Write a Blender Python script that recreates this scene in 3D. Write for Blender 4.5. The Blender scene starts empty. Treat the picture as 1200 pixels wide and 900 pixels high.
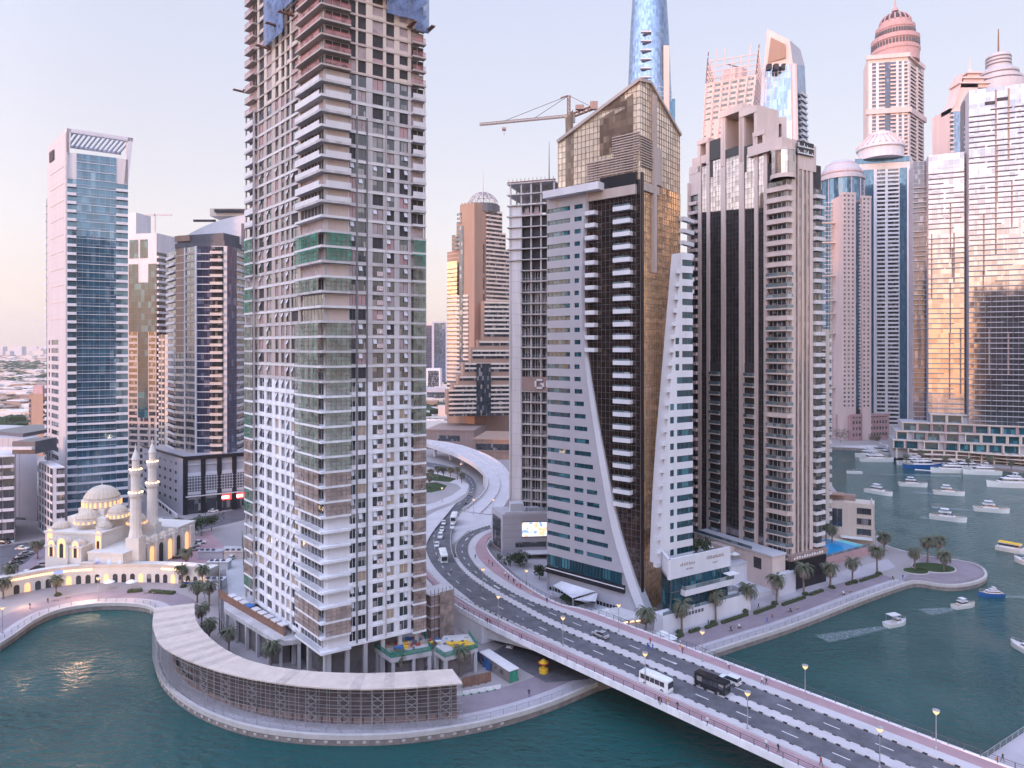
import bpy, bmesh, math, random
import numpy as np
from mathutils import Vector, Matrix
random.seed(7)
R = math.radians
scene = bpy.context.scene
# ---------------------------------------------------------------- camera
H, F, CX, CY = 78.0, 800.0, 600.0, 408.0      # camera height, focal length in photo pixels, centre column, horizon row
cd = bpy.data.cameras.new('camera'); cam = bpy.data.objects.new('camera', cd)
scene.collection.objects.link(cam); scene.camera = cam
cam.location = (0, 0, H); cam.rotation_euler = (R(90), 0, 0)
cd.sensor_width = 36; cd.lens = 24; cd.shift_y = -(450 - CY) / 1200.0
cd.clip_start = 0.5; cd.clip_end = 60000
# ---------------------------------------------------------------- world, sun, exposure
SUN_AZ = (-0.65, -0.76)                        # horizontal direction towards the sun
SUN_EL = R(5.0)
w = bpy.data.worlds.new('World'); scene.world = w; w.use_nodes = True
nt = w.node_tree; N = nt.nodes; L = nt.links; N.clear()
out = N.new('ShaderNodeOutputWorld'); bg = N.new('ShaderNodeBackground'); L.new(bg.outputs[0], out.inputs[0])
sky = N.new('ShaderNodeTexSky'); sky.sky_type = 'NISHITA'; sky.sun_disc = False
sky.sun_elevation = SUN_EL; sky.sun_rotation = math.atan2(SUN_AZ[0], SUN_AZ[1]); sky.altitude = 80
sky.air_density = 1.0; sky.dust_density = 1.6; sky.ozone_density = 2.0
tc = N.new('ShaderNodeTexCoord'); sp = N.new('ShaderNodeSeparateXYZ'); L.new(tc.outputs['Generated'], sp.inputs[0])
rmp = N.new('ShaderNodeValToRGB'); L.new(sp.outputs[2], rmp.inputs[0])
e = rmp.color_ramp.elements
e[0].position = 0.0; e[0].color = (6.2, 4.8, 4.3, 1)
e[1].position = 1.0; e[1].color = (5.6, 6.6, 9.6, 1)
for p_, c_ in ((0.06, (6.3, 5.2, 4.85, 1)), (0.16, (5.9, 5.4, 5.5, 1)), (0.32, (5.0, 4.95, 5.65, 1)), (0.5, (4.3, 4.55, 5.8, 1)), (0.62, (5.0, 6.0, 8.8, 1))):
 x_ = e.new(p_); x_.color = c_
mx = N.new('ShaderNodeMix'); mx.data_type = 'RGBA'; mx.inputs[0].default_value = 0.72
L.new(sky.outputs[0], mx.inputs[6]); L.new(rmp.outputs[0], mx.inputs[7]);
dt = N.new('ShaderNodeVectorMath'); dt.operation = 'DOT_PRODUCT'; L.new(tc.outputs['Generated'], dt.inputs[0]); dt.inputs[1].default_value = (SUN_AZ[0], SUN_AZ[1], 0)
mr_ = N.new('ShaderNodeMapRange'); mr_.interpolation_type = 'SMOOTHSTEP'; L.new(dt.outputs['Value'], mr_.inputs[0]); mr_.inputs[1].default_value = -.35; mr_.inputs[2].default_value = 1; mr_.inputs[3].default_value = 1; mr_.inputs[4].default_value = 3.3
gl_ = N.new('ShaderNodeVectorMath'); gl_.operation = 'SCALE'; L.new(mx.outputs[2], gl_.inputs[0]); L.new(mr_.outputs[0], gl_.inputs[3]);
def _mr(src, a, b, c, d):
 k = N.new('ShaderNodeMapRange'); k.interpolation_type = 'SMOOTHSTEP'; L.new(src, k.inputs[0])
 for i_, v_ in enumerate((a, b, c, d)): k.inputs[i_ + 1].default_value = v_
 return k.outputs[0]
g1 = _mr(dt.outputs['Value'], .55, 1.0, 0, 1); g2 = _mr(sp.outputs[2], -.02, .26, 1, 0)
g3 = N.new('ShaderNodeMath'); g3.operation = 'MULTIPLY'; L.new(g1, g3.inputs[0]); L.new(g2, g3.inputs[1])
mg = N.new('ShaderNodeMix'); mg.data_type = 'RGBA'; L.new(g3.outputs[0], mg.inputs[0]); L.new(gl_.outputs[0], mg.inputs[6]); mg.inputs[7].default_value = (19, 8.6, 3.2, 1)   # sunset glow near the sun
L.new(mg.outputs[2], bg.inputs[0])
bg.inputs[1].default_value = 0.10
sd = bpy.data.lights.new('sun', 'SUN'); sun = bpy.data.objects.new('sun', sd); scene.collection.objects.link(sun)
sd.energy = 1.0; sd.angle = R(2.5); sd.color = (1.0, 0.50, 0.30)
_s = Vector((SUN_AZ[0] * math.cos(SUN_EL), SUN_AZ[1] * math.cos(SUN_EL), math.sin(SUN_EL)))
sun.rotation_euler = _s.to_track_quat('Z', 'Y').to_euler(); sun.location = (-200, -200, 300)
vs = scene.view_settings; vs.view_transform = 'Standard'; vs.look = 'None'; vs.exposure = 1.03; vs.gamma = 1
scene.cycles.max_bounces = 5; scene.cycles.diffuse_bounces = 2; scene.cycles.glossy_bounces = 3
scene.cycles.transmission_bounces = 2; scene.cycles.volume_bounces = 0; scene.cycles.volume_step_rate = 8
scene.cycles.caustics_reflective = False; scene.cycles.caustics_refractive = False; scene.cycles.use_denoising = True
# ---------------------------------------------------------------- helpers
def P(px, py, z=2.0):
 Y = F * (H - z) / (py - CY); return (((px - CX) / F) * Y, Y, z)
def XD(px, Y): return ((px - CX) / F * Y, Y)
def ZA(py, Y): return H + (CY - py) * Y / F
def walk(C, d, px):                            # point on the ray C + t d whose column is px; returns (point, t)
 k = (px - CX) / F; t = (k * C[1] - C[0]) / (d[0] - k * d[1]); return (C[0] + t * d[0], C[1] + t * d[1]), t
def unit(x, y):
 l = math.hypot(x, y); return (x / l, y / l)
class M:
 """collects polygons in world metres and links them as one mesh object"""
 def __init__(s, *mats): s.v = []; s.f = []; s.m = []; s.mats = list(mats)
 def poly(s, pts, m=0):
  n = len(s.v); s.v.extend(pts); s.f.append(tuple(range(n, n + len(pts)))); s.m.append(m)
 def add(s, vs, fs, m=0):
  n = len(s.v); s.v.extend(vs)
  for f in fs: s.f.append(tuple(i + n for i in f)); s.m.append(m)
 def hexa(s, b, t, m=0):                    # bottom 4 (ccw from above), top 4
  s.add(list(b) + list(t), [(3, 2, 1, 0), (4, 5, 6, 7), (0, 1, 5, 4), (1, 2, 6, 5), (2, 3, 7, 6), (3, 0, 4, 7)], m)
 def box(s, x0, x1, y0, y1, z0, z1, m=0):
  s.hexa([(x0, y0, z0), (x1, y0, z0), (x1, y1, z0), (x0, y1, z0)], [(x0, y0, z1), (x1, y0, z1), (x1, y1, z1), (x0, y1, z1)], m)
 def fbox(s, fc, u0, u1, z0, z1, d0, d1, m=0):   # box in a facade frame: u along, d outwards
  o, u = fc; n = (u[1], -u[0])
  q = [(o[0] + u[0] * a + n[0] * b, o[1] + u[1] * a + n[1] * b) for a, b in ((u0, d1), (u1, d1), (u1, d0), (u0, d0))]
  s.hexa([(x, y, z0) for x, y in q], [(x, y, z1) for x, y in q], m)
 def prism(s, pts, z0, z1, m=0, top=None, cap=True):    # pts ccw; z0/z1 number or list
  n = len(pts); A = z0 if isinstance(z0, (list, tuple)) else [z0] * n; B = z1 if isinstance(z1, (list, tuple)) else [z1] * n
  q = top or pts
  vs = [(p[0], p[1], a) for p, a in zip(pts, A)] + [(p[0], p[1], b) for p, b in zip(q, B)]
  fs = [(i, (i + 1) % n, n + (i + 1) % n, n + i) for i in range(n)]
  if cap: fs += [tuple(range(n - 1, -1, -1)), tuple(range(n, 2 * n))]
  s.add(vs, fs, m)
 def beam(s, a, b, w, m=0, w2=None, sides=4):
  a = Vector(a); b = Vector(b); d = (b - a)
  if d.length < 1e-6: return
  d.normalize(); up = Vector((0, 0, 1)) if abs(d.z) < 0.95 else Vector((1, 0, 0))
  x = d.cross(up).normalized(); y = x.cross(d); w2 = w if w2 is None else w2
  ring = [(math.cos(2 * math.pi * (k + .5) / sides), math.sin(2 * math.pi * (k + .5) / sides)) for k in range(sides)]
  r = .7071 if sides == 4 else .5
  vs = [tuple(a + (x * c + y * q) * w * r) for c, q in ring] + [tuple(b + (x * c + y * q) * w2 * r) for c, q in ring]
  s.add(vs, [(k, (k + 1) % sides, sides + (k + 1) % sides, sides + k) for k in range(sides)] + [tuple(range(sides - 1, -1, -1)), tuple(range(sides, 2 * sides))], m)
 def lathe(s, c, prof, seg=24, m=0, a0=0, a1=360, ribs=0):
  full = abs(a1 - a0) >= 360; n = seg if full else seg + 1; vs = []
  for r, z in prof:
   for k in range(n):
    t = R(a0 + (a1 - a0) * k / seg); vs.append((c[0] + r * math.cos(t), c[1] + r * math.sin(t), z))
  fs = []
  for i in range(len(prof) - 1):
   for k in range(n if full else n - 1):
    k2 = (k + 1) % n; fs.append((i * n + k, i * n + k2, (i + 1) * n + k2, (i + 1) * n + k))
  if full:
   if prof[0][0] > 1e-3: fs.append(tuple(range(n - 1, -1, -1)))
   if prof[-1][0] > 1e-3: fs.append(tuple(range((len(prof) - 1) * n, len(prof) * n)))
  s.add(vs, fs, m)
 def ball(s, c, r, m=0, seg=10, rings=6):
  rx, ry, rz = r if isinstance(r, (tuple, list)) else (r, r, r); vs = []; fs = []
  for i in range(rings + 1):
   t = math.pi * i / rings
   for k in range(seg):
    a = 2 * math.pi * k / seg; vs.append((c[0] + rx * math.sin(t) * math.cos(a), c[1] + ry * math.sin(t) * math.sin(a), c[2] - rz * math.cos(t)))
  for i in range(rings):
   for k in range(seg):
    k2 = (k + 1) % seg; fs.append((i * seg + k, i * seg + k2, (i + 1) * seg + k2, (i + 1) * seg + k))
  s.add(vs, fs, m)
 def merge(s, t, x=0, y=0, z=0, ang=0, sc=1.0):
  c, q = math.cos(ang) * sc, math.sin(ang) * sc; n = len(s.v)
  s.v.extend((x + c * a - q * b, y + q * a + c * b, z + g * sc) for a, b, g in t.v)
  mm = []
  for k in t.mats:
   if k not in s.mats: s.mats.append(k)
   mm.append(s.mats.index(k))
  s.f.extend(tuple(i + n for i in f) for f in t.f); s.m.extend(mm[i] for i in t.m)
 def mesh(s, name, off=(0, 0, 0), smooth=False):
  me = bpy.data.meshes.new(name)
  co = np.array(s.v, dtype=np.float64) - np.array(off)
  ln = np.array([len(f) for f in s.f], dtype=np.int32)
  lp = np.fromiter((i for f in s.f for i in f), dtype=np.int32)
  me.vertices.add(len(co)); me.vertices.foreach_set('co', co.astype(np.float32).ravel())
  me.loops.add(len(lp)); me.loops.foreach_set('vertex_index', lp)
  me.polygons.add(len(ln)); me.polygons.foreach_set('loop_start', np.concatenate(([0], np.cumsum(ln)[:-1])).astype(np.int32))
  for k in s.mats: me.materials.append(k)
  me.polygons.foreach_set('material_index', np.array(s.m, dtype=np.int32))
  me.polygons.foreach_set('use_smooth', np.full(len(ln), bool(smooth)))
  me.update(calc_edges=True); me.validate(); return me
 def build(s, name, parent=None, smooth=False):
  if not s.f: return None
  off = world_of(parent)
  o = bpy.data.objects.new(name, s.mesh(name, off, smooth)); scene.collection.objects.link(o)
  if parent is not None: o.parent = parent
  return o
def world_of(o):
 x = y = z = 0
 while o is not None: x += o.location.x; y += o.location.y; z += o.location.z; o = o.parent
 return (x, y, z)
def tag(o, label=None, cat=None, group=None, kind=None):
 if label: o['label'] = label
 if cat: o['category'] = cat
 if group: o['group'] = group
 if kind: o['kind'] = kind
 return o
def thing(name, label, cat, loc=(0, 0, 0), rot=0, group=None):
 o = bpy.data.objects.new(name, None); scene.collection.objects.link(o); o.empty_display_size = 1
 o.location = loc; o.rotation_euler = (0, 0, rot); return tag(o, label, cat, group)
def struct(m, name, kind='structure', smooth=False):
 o = m.build(name, None, smooth); o['kind'] = kind; return o
def copy_tree(o, parent=None):
 c = o.copy(); scene.collection.objects.link(c); c.parent = parent
 for ch in kids(o): copy_tree(ch, c)
 return c
_kids = {}
def kids(o):
 if o.name not in _kids: _kids[o.name] = list(o.children)
 return _kids[o.name]
def place(proto, used, loc, rot, label, group=None, scale=1.0):
 """the prototype itself goes to the first place, copies of it and its parts to the rest"""
 if used[0]: o = copy_tree(proto)
 else: o = proto; used[0] = True
 o.location = loc; o.rotation_euler = (0, 0, rot); o.scale = (scale,) * 3; tag(o, label, None, group); return o
class Parts:
 """repeated parts of one thing: the 100 that show largest are objects, the rest one object"""
 def __init__(s, root): s.root = root; s.it = {}
 def add(s, name, tmpl, x, y, z, ang=0.0, child=None, label=None): s.it.setdefault(name, []).append((tmpl, x, y, z, ang, child, label))
 def flush(s, cap=100):
  ox, oy, oz = world_of(s.root)
  for name, L_ in s.it.items():
   L_.sort(key=lambda t: t[1] ** 2 + t[2] ** 2 + (t[3] - H) ** 2 + (0 if -.8 < t[1] / max(t[2], 1) < .8 else 1e7))
   for tm, x, y, z, a, ch, lb in L_[:cap]:
    o = bpy.data.objects.new(name, tmpl_mesh(tm, name)); scene.collection.objects.link(o); o.parent = s.root
    o.location = (x - ox, y - oy, z - oz); o.rotation_euler = (0, 0, a)
    if lb: o['label'] = lb
    if ch:
     for cn, ct in ch:
      c = bpy.data.objects.new(cn, tmpl_mesh(ct, cn)); scene.collection.objects.link(c); c.parent = o
   rest = L_[cap:]
   if rest:
    m = M(); cm = {}
    for tm, x, y, z, a, ch, lb in rest:
     m.merge(tm, x, y, z, a)
     if ch:
      for cn, ct in ch: cm.setdefault(cn, M()).merge(ct, x, y, z, a)
    o = m.build(name, s.root); o['kind'] = 'stuff'
    for cn, k in cm.items(): c = k.build(cn, o); c['kind'] = 'stuff'
_tm = {}
def tmpl_mesh(t, name):
 if id(t) not in _tm: _tm[id(t)] = (t.mesh(name), t)
 return _tm[id(t)][0]
_tk = {}
def cached(key, fn):
 if key not in _tk: _tk[key] = fn()
 return _tk[key]
# ---------------------------------------------------------------- materials
def new_mat(name):
 m = bpy.data.materials.new(name); m.use_nodes = True; nt = m.node_tree
 return m, nt.nodes, nt.links, nt.nodes['Principled BSDF']
def nd(N, t, **kw):
 n = N.new(t)
 for k, v in kw.items():
  if k.startswith('i'): n.inputs[int(k[1:])].default_value = v
  else: setattr(n, k, v)
 return n
def pos_node(N, L, scale=(1, 1, 1)):
 g = N.new('ShaderNodeNewGeometry'); mp = nd(N, 'ShaderNodeVectorMath', operation='MULTIPLY'); L.new(g.outputs['Position'], mp.inputs[0]); mp.inputs[1].default_value = scale
 return mp.outputs[0]
def surf(name, col, rough=.7, var=.18, scale=.25, metal=0.0, bump=0.0, streak=False, fine=0.0, spec=.4):
 """painted / mineral surface with soft stains; streak stretches the stains downwards"""
 m, N, L, b = new_mat(name)
 v = pos_node(N, L, (1, 1, .12) if streak else (1, 1, 1))
 nz = nd(N, 'ShaderNodeTexNoise'); nz.inputs['Scale'].default_value = scale; nz.inputs['Detail'].default_value = 6; nz.inputs['Roughness'].default_value = .65
 L.new(v, nz.inputs['Vector'])
 r = N.new('ShaderNodeValToRGB'); L.new(nz.outputs[0], r.inputs[0]); el = r.color_ramp.elements
 el[0].position = .3; el[1].position = .7
 el[0].color = tuple(c * (1 - var) for c in col) + (1,); el[1].color = tuple(min(1, c * (1 + var * .6)) for c in col) + (1,)
 o = r.outputs[0]
 if fine:
  n2 = nd(N, 'ShaderNodeTexNoise'); n2.inputs['Scale'].default_value = 6; n2.inputs['Detail'].default_value = 4
  mm = nd(N, 'ShaderNodeMix', data_type='RGBA', blend_type='MULTIPLY'); mm.inputs[0].default_value = fine
  v2 = pos_node(N, L); L.new(v2, n2.inputs['Vector']); L.new(o, mm.inputs[6]); L.new(n2.outputs[1], mm.inputs[7]); o = mm.outputs[2]
 L.new(o, b.inputs['Base Color']); b.inputs['Roughness'].default_value = rough; b.inputs['Metallic'].default_value = metal
 b.inputs['Specular IOR Level'].default_value = spec
 if bump:
  bp = N.new('ShaderNodeBump'); bp.inputs['Strength'].default_value = bump; bp.inputs['Distance'].default_value = .1
  L.new(nz.outputs[0], bp.inputs['Height']); L.new(bp.outputs[0], b.inputs['Normal'])
 return m
def cellnoise(N, L, cell):
 v = pos_node(N, L, tuple(1.0 / c for c in cell)); fl = nd(N, 'ShaderNodeVectorMath', operation='FLOOR'); L.new(v, fl.inputs[0])
 wn = N.new('ShaderNodeTexWhiteNoise'); L.new(fl.outputs[0], wn.inputs['Vector']); return wn
def glass(name, dark, light, share=.15, rough=.06, metal=.0, cell=(1.3, 1.3, 3.3), wob=.02, lit=0.0, spec=.9, coat=0.0):
 """window glass: each pane a little different (blinds, curtains, tilt)"""
 m, N, L, b = new_mat(name); wn = cellnoise(N, L, cell)
 r = N.new('ShaderNodeValToRGB'); L.new(wn.outputs['Value'], r.inputs[0]); el = r.color_ramp.elements
 el[0].position = 0; el[0].color = tuple(c * .75 for c in dark) + (1,); el[1].position = 1; el[1].color = light + (1,)
 for p, c in ((1 - share - .02, tuple(c * 1.3 for c in dark)), (1 - share, tuple(a * .5 + q * .5 for a, q in zip(dark, light)))):
  x = el.new(p); x.color = c + (1,)
 L.new(r.outputs[0], b.inputs['Base Color']); b.inputs['Roughness'].default_value = rough; b.inputs['Metallic'].default_value = metal
 b.inputs['Specular IOR Level'].default_value = spec; b.inputs['IOR'].default_value = 1.6
 if wob:
  g = N.new('ShaderNodeNewGeometry'); sb = nd(N, 'ShaderNodeVectorMath', operation='SUBTRACT'); L.new(wn.outputs['Color'], sb.inputs[0]); sb.inputs[1].default_value = (.5, .5, .5)
  ml = nd(N, 'ShaderNodeVectorMath', operation='SCALE'); L.new(sb.outputs[0], ml.inputs[0]); ml.inputs[3].default_value = wob
  nz = nd(N, 'ShaderNodeTexNoise'); nz.inputs['Scale'].default_value = .35; L.new(g.outputs['Position'], nz.inputs['Vector'])
  s2 = nd(N, 'ShaderNodeVectorMath', operation='SUBTRACT'); L.new(nz.outputs[1], s2.inputs[0]); s2.inputs[1].default_value = (.5, .5, .5)
  m2 = nd(N, 'ShaderNodeVectorMath', operation='SCALE'); L.new(s2.outputs[0], m2.inputs[0]); m2.inputs[3].default_value = wob * 1.5
  ad = nd(N, 'ShaderNodeVectorMath', operation='ADD'); L.new(ml.outputs[0], ad.inputs[0]); L.new(m2.outputs[0], ad.inputs[1])
  a2 = nd(N, 'ShaderNodeVectorMath', operation='ADD'); L.new(ad.outputs[0], a2.inputs[0]); L.new(g.outputs['Normal'], a2.inputs[1])
  no = nd(N, 'ShaderNodeVectorMath', operation='NORMALIZE'); L.new(a2.outputs[0], no.inputs[0]); L.new(no.outputs[0], b.inputs['Normal'])
 if lit:
  gt = nd(N, 'ShaderNodeMath', operation='GREATER_THAN'); sc = N.new('ShaderNodeSeparateColor'); L.new(wn.outputs['Color'], sc.inputs[0]); L.new(sc.outputs[1], gt.inputs[0]); gt.inputs[1].default_value = 1 - lit
  mu = nd(N, 'ShaderNodeMath', operation='MULTIPLY'); L.new(gt.outputs[0], mu.inputs[0]); mu.inputs[1].default_value = 1.2
  b.inputs['Emission Color'].default_value = (1, .62, .28, 1); L.new(mu.outputs[0], b.inputs['Emission Strength'])
 return m
def glow(name, col, s):
 m, N, L, b = new_mat(name); b.inputs['Base Color'].default_value = (*col, 1); b.inputs['Emission Color'].default_value = (*col, 1); b.inputs['Emission Strength'].default_value = s; return m
def net(name, col, alpha=.75):
 """shade netting: partly see-through cloth"""
 m, N, L, b = new_mat(name); v = pos_node(N, L); nz = nd(N, 'ShaderNodeTexNoise'); nz.inputs['Scale'].default_value = .5; nz.inputs['Detail'].default_value = 5; L.new(v, nz.inputs['Vector'])
 r = N.new('ShaderNodeMapRange'); L.new(nz.outputs[0], r.inputs[0]); r.inputs[1].default_value = .3; r.inputs[2].default_value = .7; r.inputs[3].default_value = alpha - .2; r.inputs[4].default_value = min(1, alpha + .2)
 L.new(r.outputs[0], b.inputs['Alpha']); rr = N.new('ShaderNodeValToRGB'); L.new(nz.outputs[0], rr.inputs[0])
 rr.color_ramp.elements[0].position = .3; rr.color_ramp.elements[1].position = .7
 rr.color_ramp.elements[0].color = tuple(c * .6 for c in col) + (1,); rr.color_ramp.elements[1].color = col + (1,)
 L.new(rr.outputs[0], b.inputs['Base Color']); b.inputs['Roughness'].default_value = .85; return m
W = {}
W['white'] = surf('white_render', (.66, .64, .69), .6, .10, .3, streak=True)
W['offwhite'] = surf('offwhite_render', (.62, .58, .60), .65, .12, .3, streak=True)
W['cream'] = surf('cream_render', (.60, .50, .44), .7, .12, .3, streak=True)
W['beige'] = surf('beige_render', (.46, .37, .34), .7, .14, .3, streak=True)
W['tan'] = surf('tan_stone', (.31, .20, .155), .7, .12, .3, streak=True)
W['pink'] = surf('pink_render', (.60, .47, .46), .7, .12, .3, streak=True)
W['rose'] = surf('rose_stone', (.42, .27, .28), .7, .14, .3)
W['brown'] = surf('brown_cladding', (.30, .21, .19), .6, .16, .3, streak=True)
W['conc'] = surf('raw_concrete', (.50, .46, .47), .85, .28, .35, streak=True, bump=.3)
W['concw'] = surf('painted_concrete', (.74, .72, .77), .8, .2, .4, streak=True)
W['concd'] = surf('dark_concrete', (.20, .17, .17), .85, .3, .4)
W['block'] = surf('mauve_blockwork', (.40, .32, .33), .85, .3, .6)
W['grey'] = surf('grey_panel', (.42, .40, .45), .4, .08, .15, spec=.5)
W['greyl'] = surf('light_grey_panel', (.55, .54, .60), .45, .08, .2, spec=.5)
W['navy'] = surf('navy_cladding', (.018, .024, .045), .4, .3, .3)  # colour of the added tower mirrored in the fin glass
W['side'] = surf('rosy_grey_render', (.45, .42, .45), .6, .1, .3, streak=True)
W['greyd'] = surf('dark_grey_metal', (.10, .10, .12), .4, .15, .5)
W['black'] = surf('black_panel', (.022, .02, .025), .3, .2, .5)
W['dark'] = surf('dark_recess', (.05, .045, .05), .8, .3, .6)
W['metal'] = surf('galvanised_steel', (.45, .44, .46), .45, .2, 2, metal=.6)
W['steelw'] = surf('white_painted_steel', (.75, .74, .76), .4, .1, 2)
W['rust'] = surf('rusty_steel', (.22, .12, .09), .8, .3, 1)
W['ply'] = surf('plywood', (.42, .32, .25), .8, .25, .8)
W['blue'] = surf('blue_tarp', (.05, .16, .42), .6, .3, .8)
W['green'] = surf('green_tarp', (.04, .25, .16), .7, .3, .8)
W['yellow'] = surf('yellow_formwork', (.75, .45, .04), .6, .2, .8)
W['yel'] = surf('yellow_crane_paint', (.60, .33, .05), .5, .2, .8)
W['redp'] = surf('red_paint', (.40, .04, .03), .5, .2, .8)
G = {}
G['dark'] = glass('dark_window_glass', (.035, .04, .05), (.30, .27, .27), .16, .08, 0, lit=0)
G['blue'] = glass('blue_curtain_glass', (.055, .14, .22), (.16, .28, .38), .06, .07, .4, (1.5, 1.5, 3.5), .012)
G['teal'] = glass('teal_strip_glass', (.012, .06, .085), (.06, .20, .25), .2, .06, .0, (2.2, 2.2, 3.5), .02, spec=.55)
G['gold'] = glass('gold_mirror_glass', (.74, .48, .26), (.85, .62, .40), .05, .12, .72, (1.5, 1.5, 1.8), .03)
G['bronze'] = glass('bronze_mirror_glass', (.17, .12, .10), (.34, .25, .18), .06, .07, .92, (1.5, 1.5, 1.8), .03)
G['smoke'] = glass('smoked_mirror_glass', (.40, .34, .33), (.46, .40, .38), .03, .06, .92, (1.4, 1.4, 1.8), .006)
G['pale'] = glass('pale_mirror_glass', (.35, .335, .39), (.40, .38, .42), .06, .07, .92, (3.0, 3.0, 3.4), .009)
G['amb'] = glass('brown_tinted_glass', (.22, .15, .11), (.40, .30, .22), .2, .2, .3, (1.5, 1.5, 1.8), .03)
G['crown'] = glass('sky_paled_gold_glass', (.74, .60, .46), (.85, .72, .58), .1, .3, .45, (1.5, 1.5, 1.8), .05)  # paler, duller gold: brightness of reflected sky put into the colour
G['sky'] = glass('sky_blue_mirror_glass', (.25, .32, .44), (.33, .41, .52), .05, .08, .9, (1.5, 1.5, 3.5), .02)
G['rail'] = glass('balcony_rail_glass', (.14, .18, .20), (.40, .42, .44), .1, .1, .2, (2, 2, 3), .01)
G['lav'] = glass('lavender_glass', (.05, .055, .10), (.20, .20, .28), .12, .08, .25, (1.5, 1.5, 3.3), .02)
G['amber'] = glow('amber_lamp_light', (1, .62, .28), 2.2)
NT = {'green': net('green_netting', (.07, .30, .22), .6), 'sage': net('sage_netting', (.30, .36, .30), .6), 'brown': net('brown_netting', (.44, .34, .31), .7), 'blue': net('blue_netting', (.20, .28, .50), .58), 'grey': net('grey_netting', (.32, .30, .32), .55), 'pinkn': net('pink_guard_netting', (.5, .24, .24), .6)}
# ---------------------------------------------------------------- tower kit
GR = unit(.86, .51); GL = unit(-.51, .86)
def window_t(w, h, g, fr, split=1, dep=.12, bar=.08):
 def mk():
  a = M(g); a.poly([(0, -dep, 0), (w, -dep, 0), (w, -dep, h), (0, -dep, h)])
  b = M(fr); t = bar
  for i in range(split + 1):
   x = i * (w - t) / split; b.box(x, x + t, -dep - .06, -dep, 0, h)
  b.box(0, w, -dep - .05, -dep, 0, t); b.box(0, w, -dep - .05, -dep, h - t, h);
  return a, b
 return cached(('win', w, h, id(g), id(fr), split, dep, bar), mk)
def balcony_t(w, d, slab, rail, kind='solid', h=1.05, th=.28, furn=False, vee=0.0):
 def mk():
  a = M(slab); r = M(rail, W['metal'])
  if vee:
   pts = [(0, 0), (0, -d), (w * .6, -d - vee), (w, -d), (w, 0)]; pts = pts[::1]
   a.prism([(0, 0), (0, -d), (w * .6, -d - vee), (w, -d), (w, 0)], -th, 0)
   for p, q in zip(pts[:-1], pts[1:]):
    r.beam((p[0], p[1], h), (q[0], q[1], h), .08, 1)
    r.poly([(p[0], p[1] + .02, .02), (q[0], q[1] + .02, .02), (q[0], q[1] + .02, h), (p[0], p[1] + .02, h)])
   return a, r
  a.box(0, w, -d, 0, -th, 0)
  if kind == 'solid':
   r.box(0, w, -d, -d + .12, 0, h); r.box(0, .12, -d + .12, 0, 0, h); r.box(w - .12, w, -d + .12, 0, 0, h)
  elif kind == 'glass':
   r.box(0, w, -d, -d + .04, .05, h - .06); r.box(0, w, -d - .02, -d + .06, h - .06, h, 1)
   r.box(0, .04, -d + .06, 0, .05, h); r.box(w - .04, w, -d + .06, 0, .05, h)
  else:
   r.box(0, w, -d, -d + .05, h - .06, h, 1); n = max(2, int(w / .5))
   for i in range(n + 1): x = i * (w - .04) / n; r.box(x, x + .04, -d, -d + .04, 0, h - .06, 1)
   r.box(0, w, -d, -d + .04, .06, .12, 1)
  return a, r
 return cached(('bal', w, d, id(slab), id(rail), kind, h, th, vee), mk)
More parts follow.
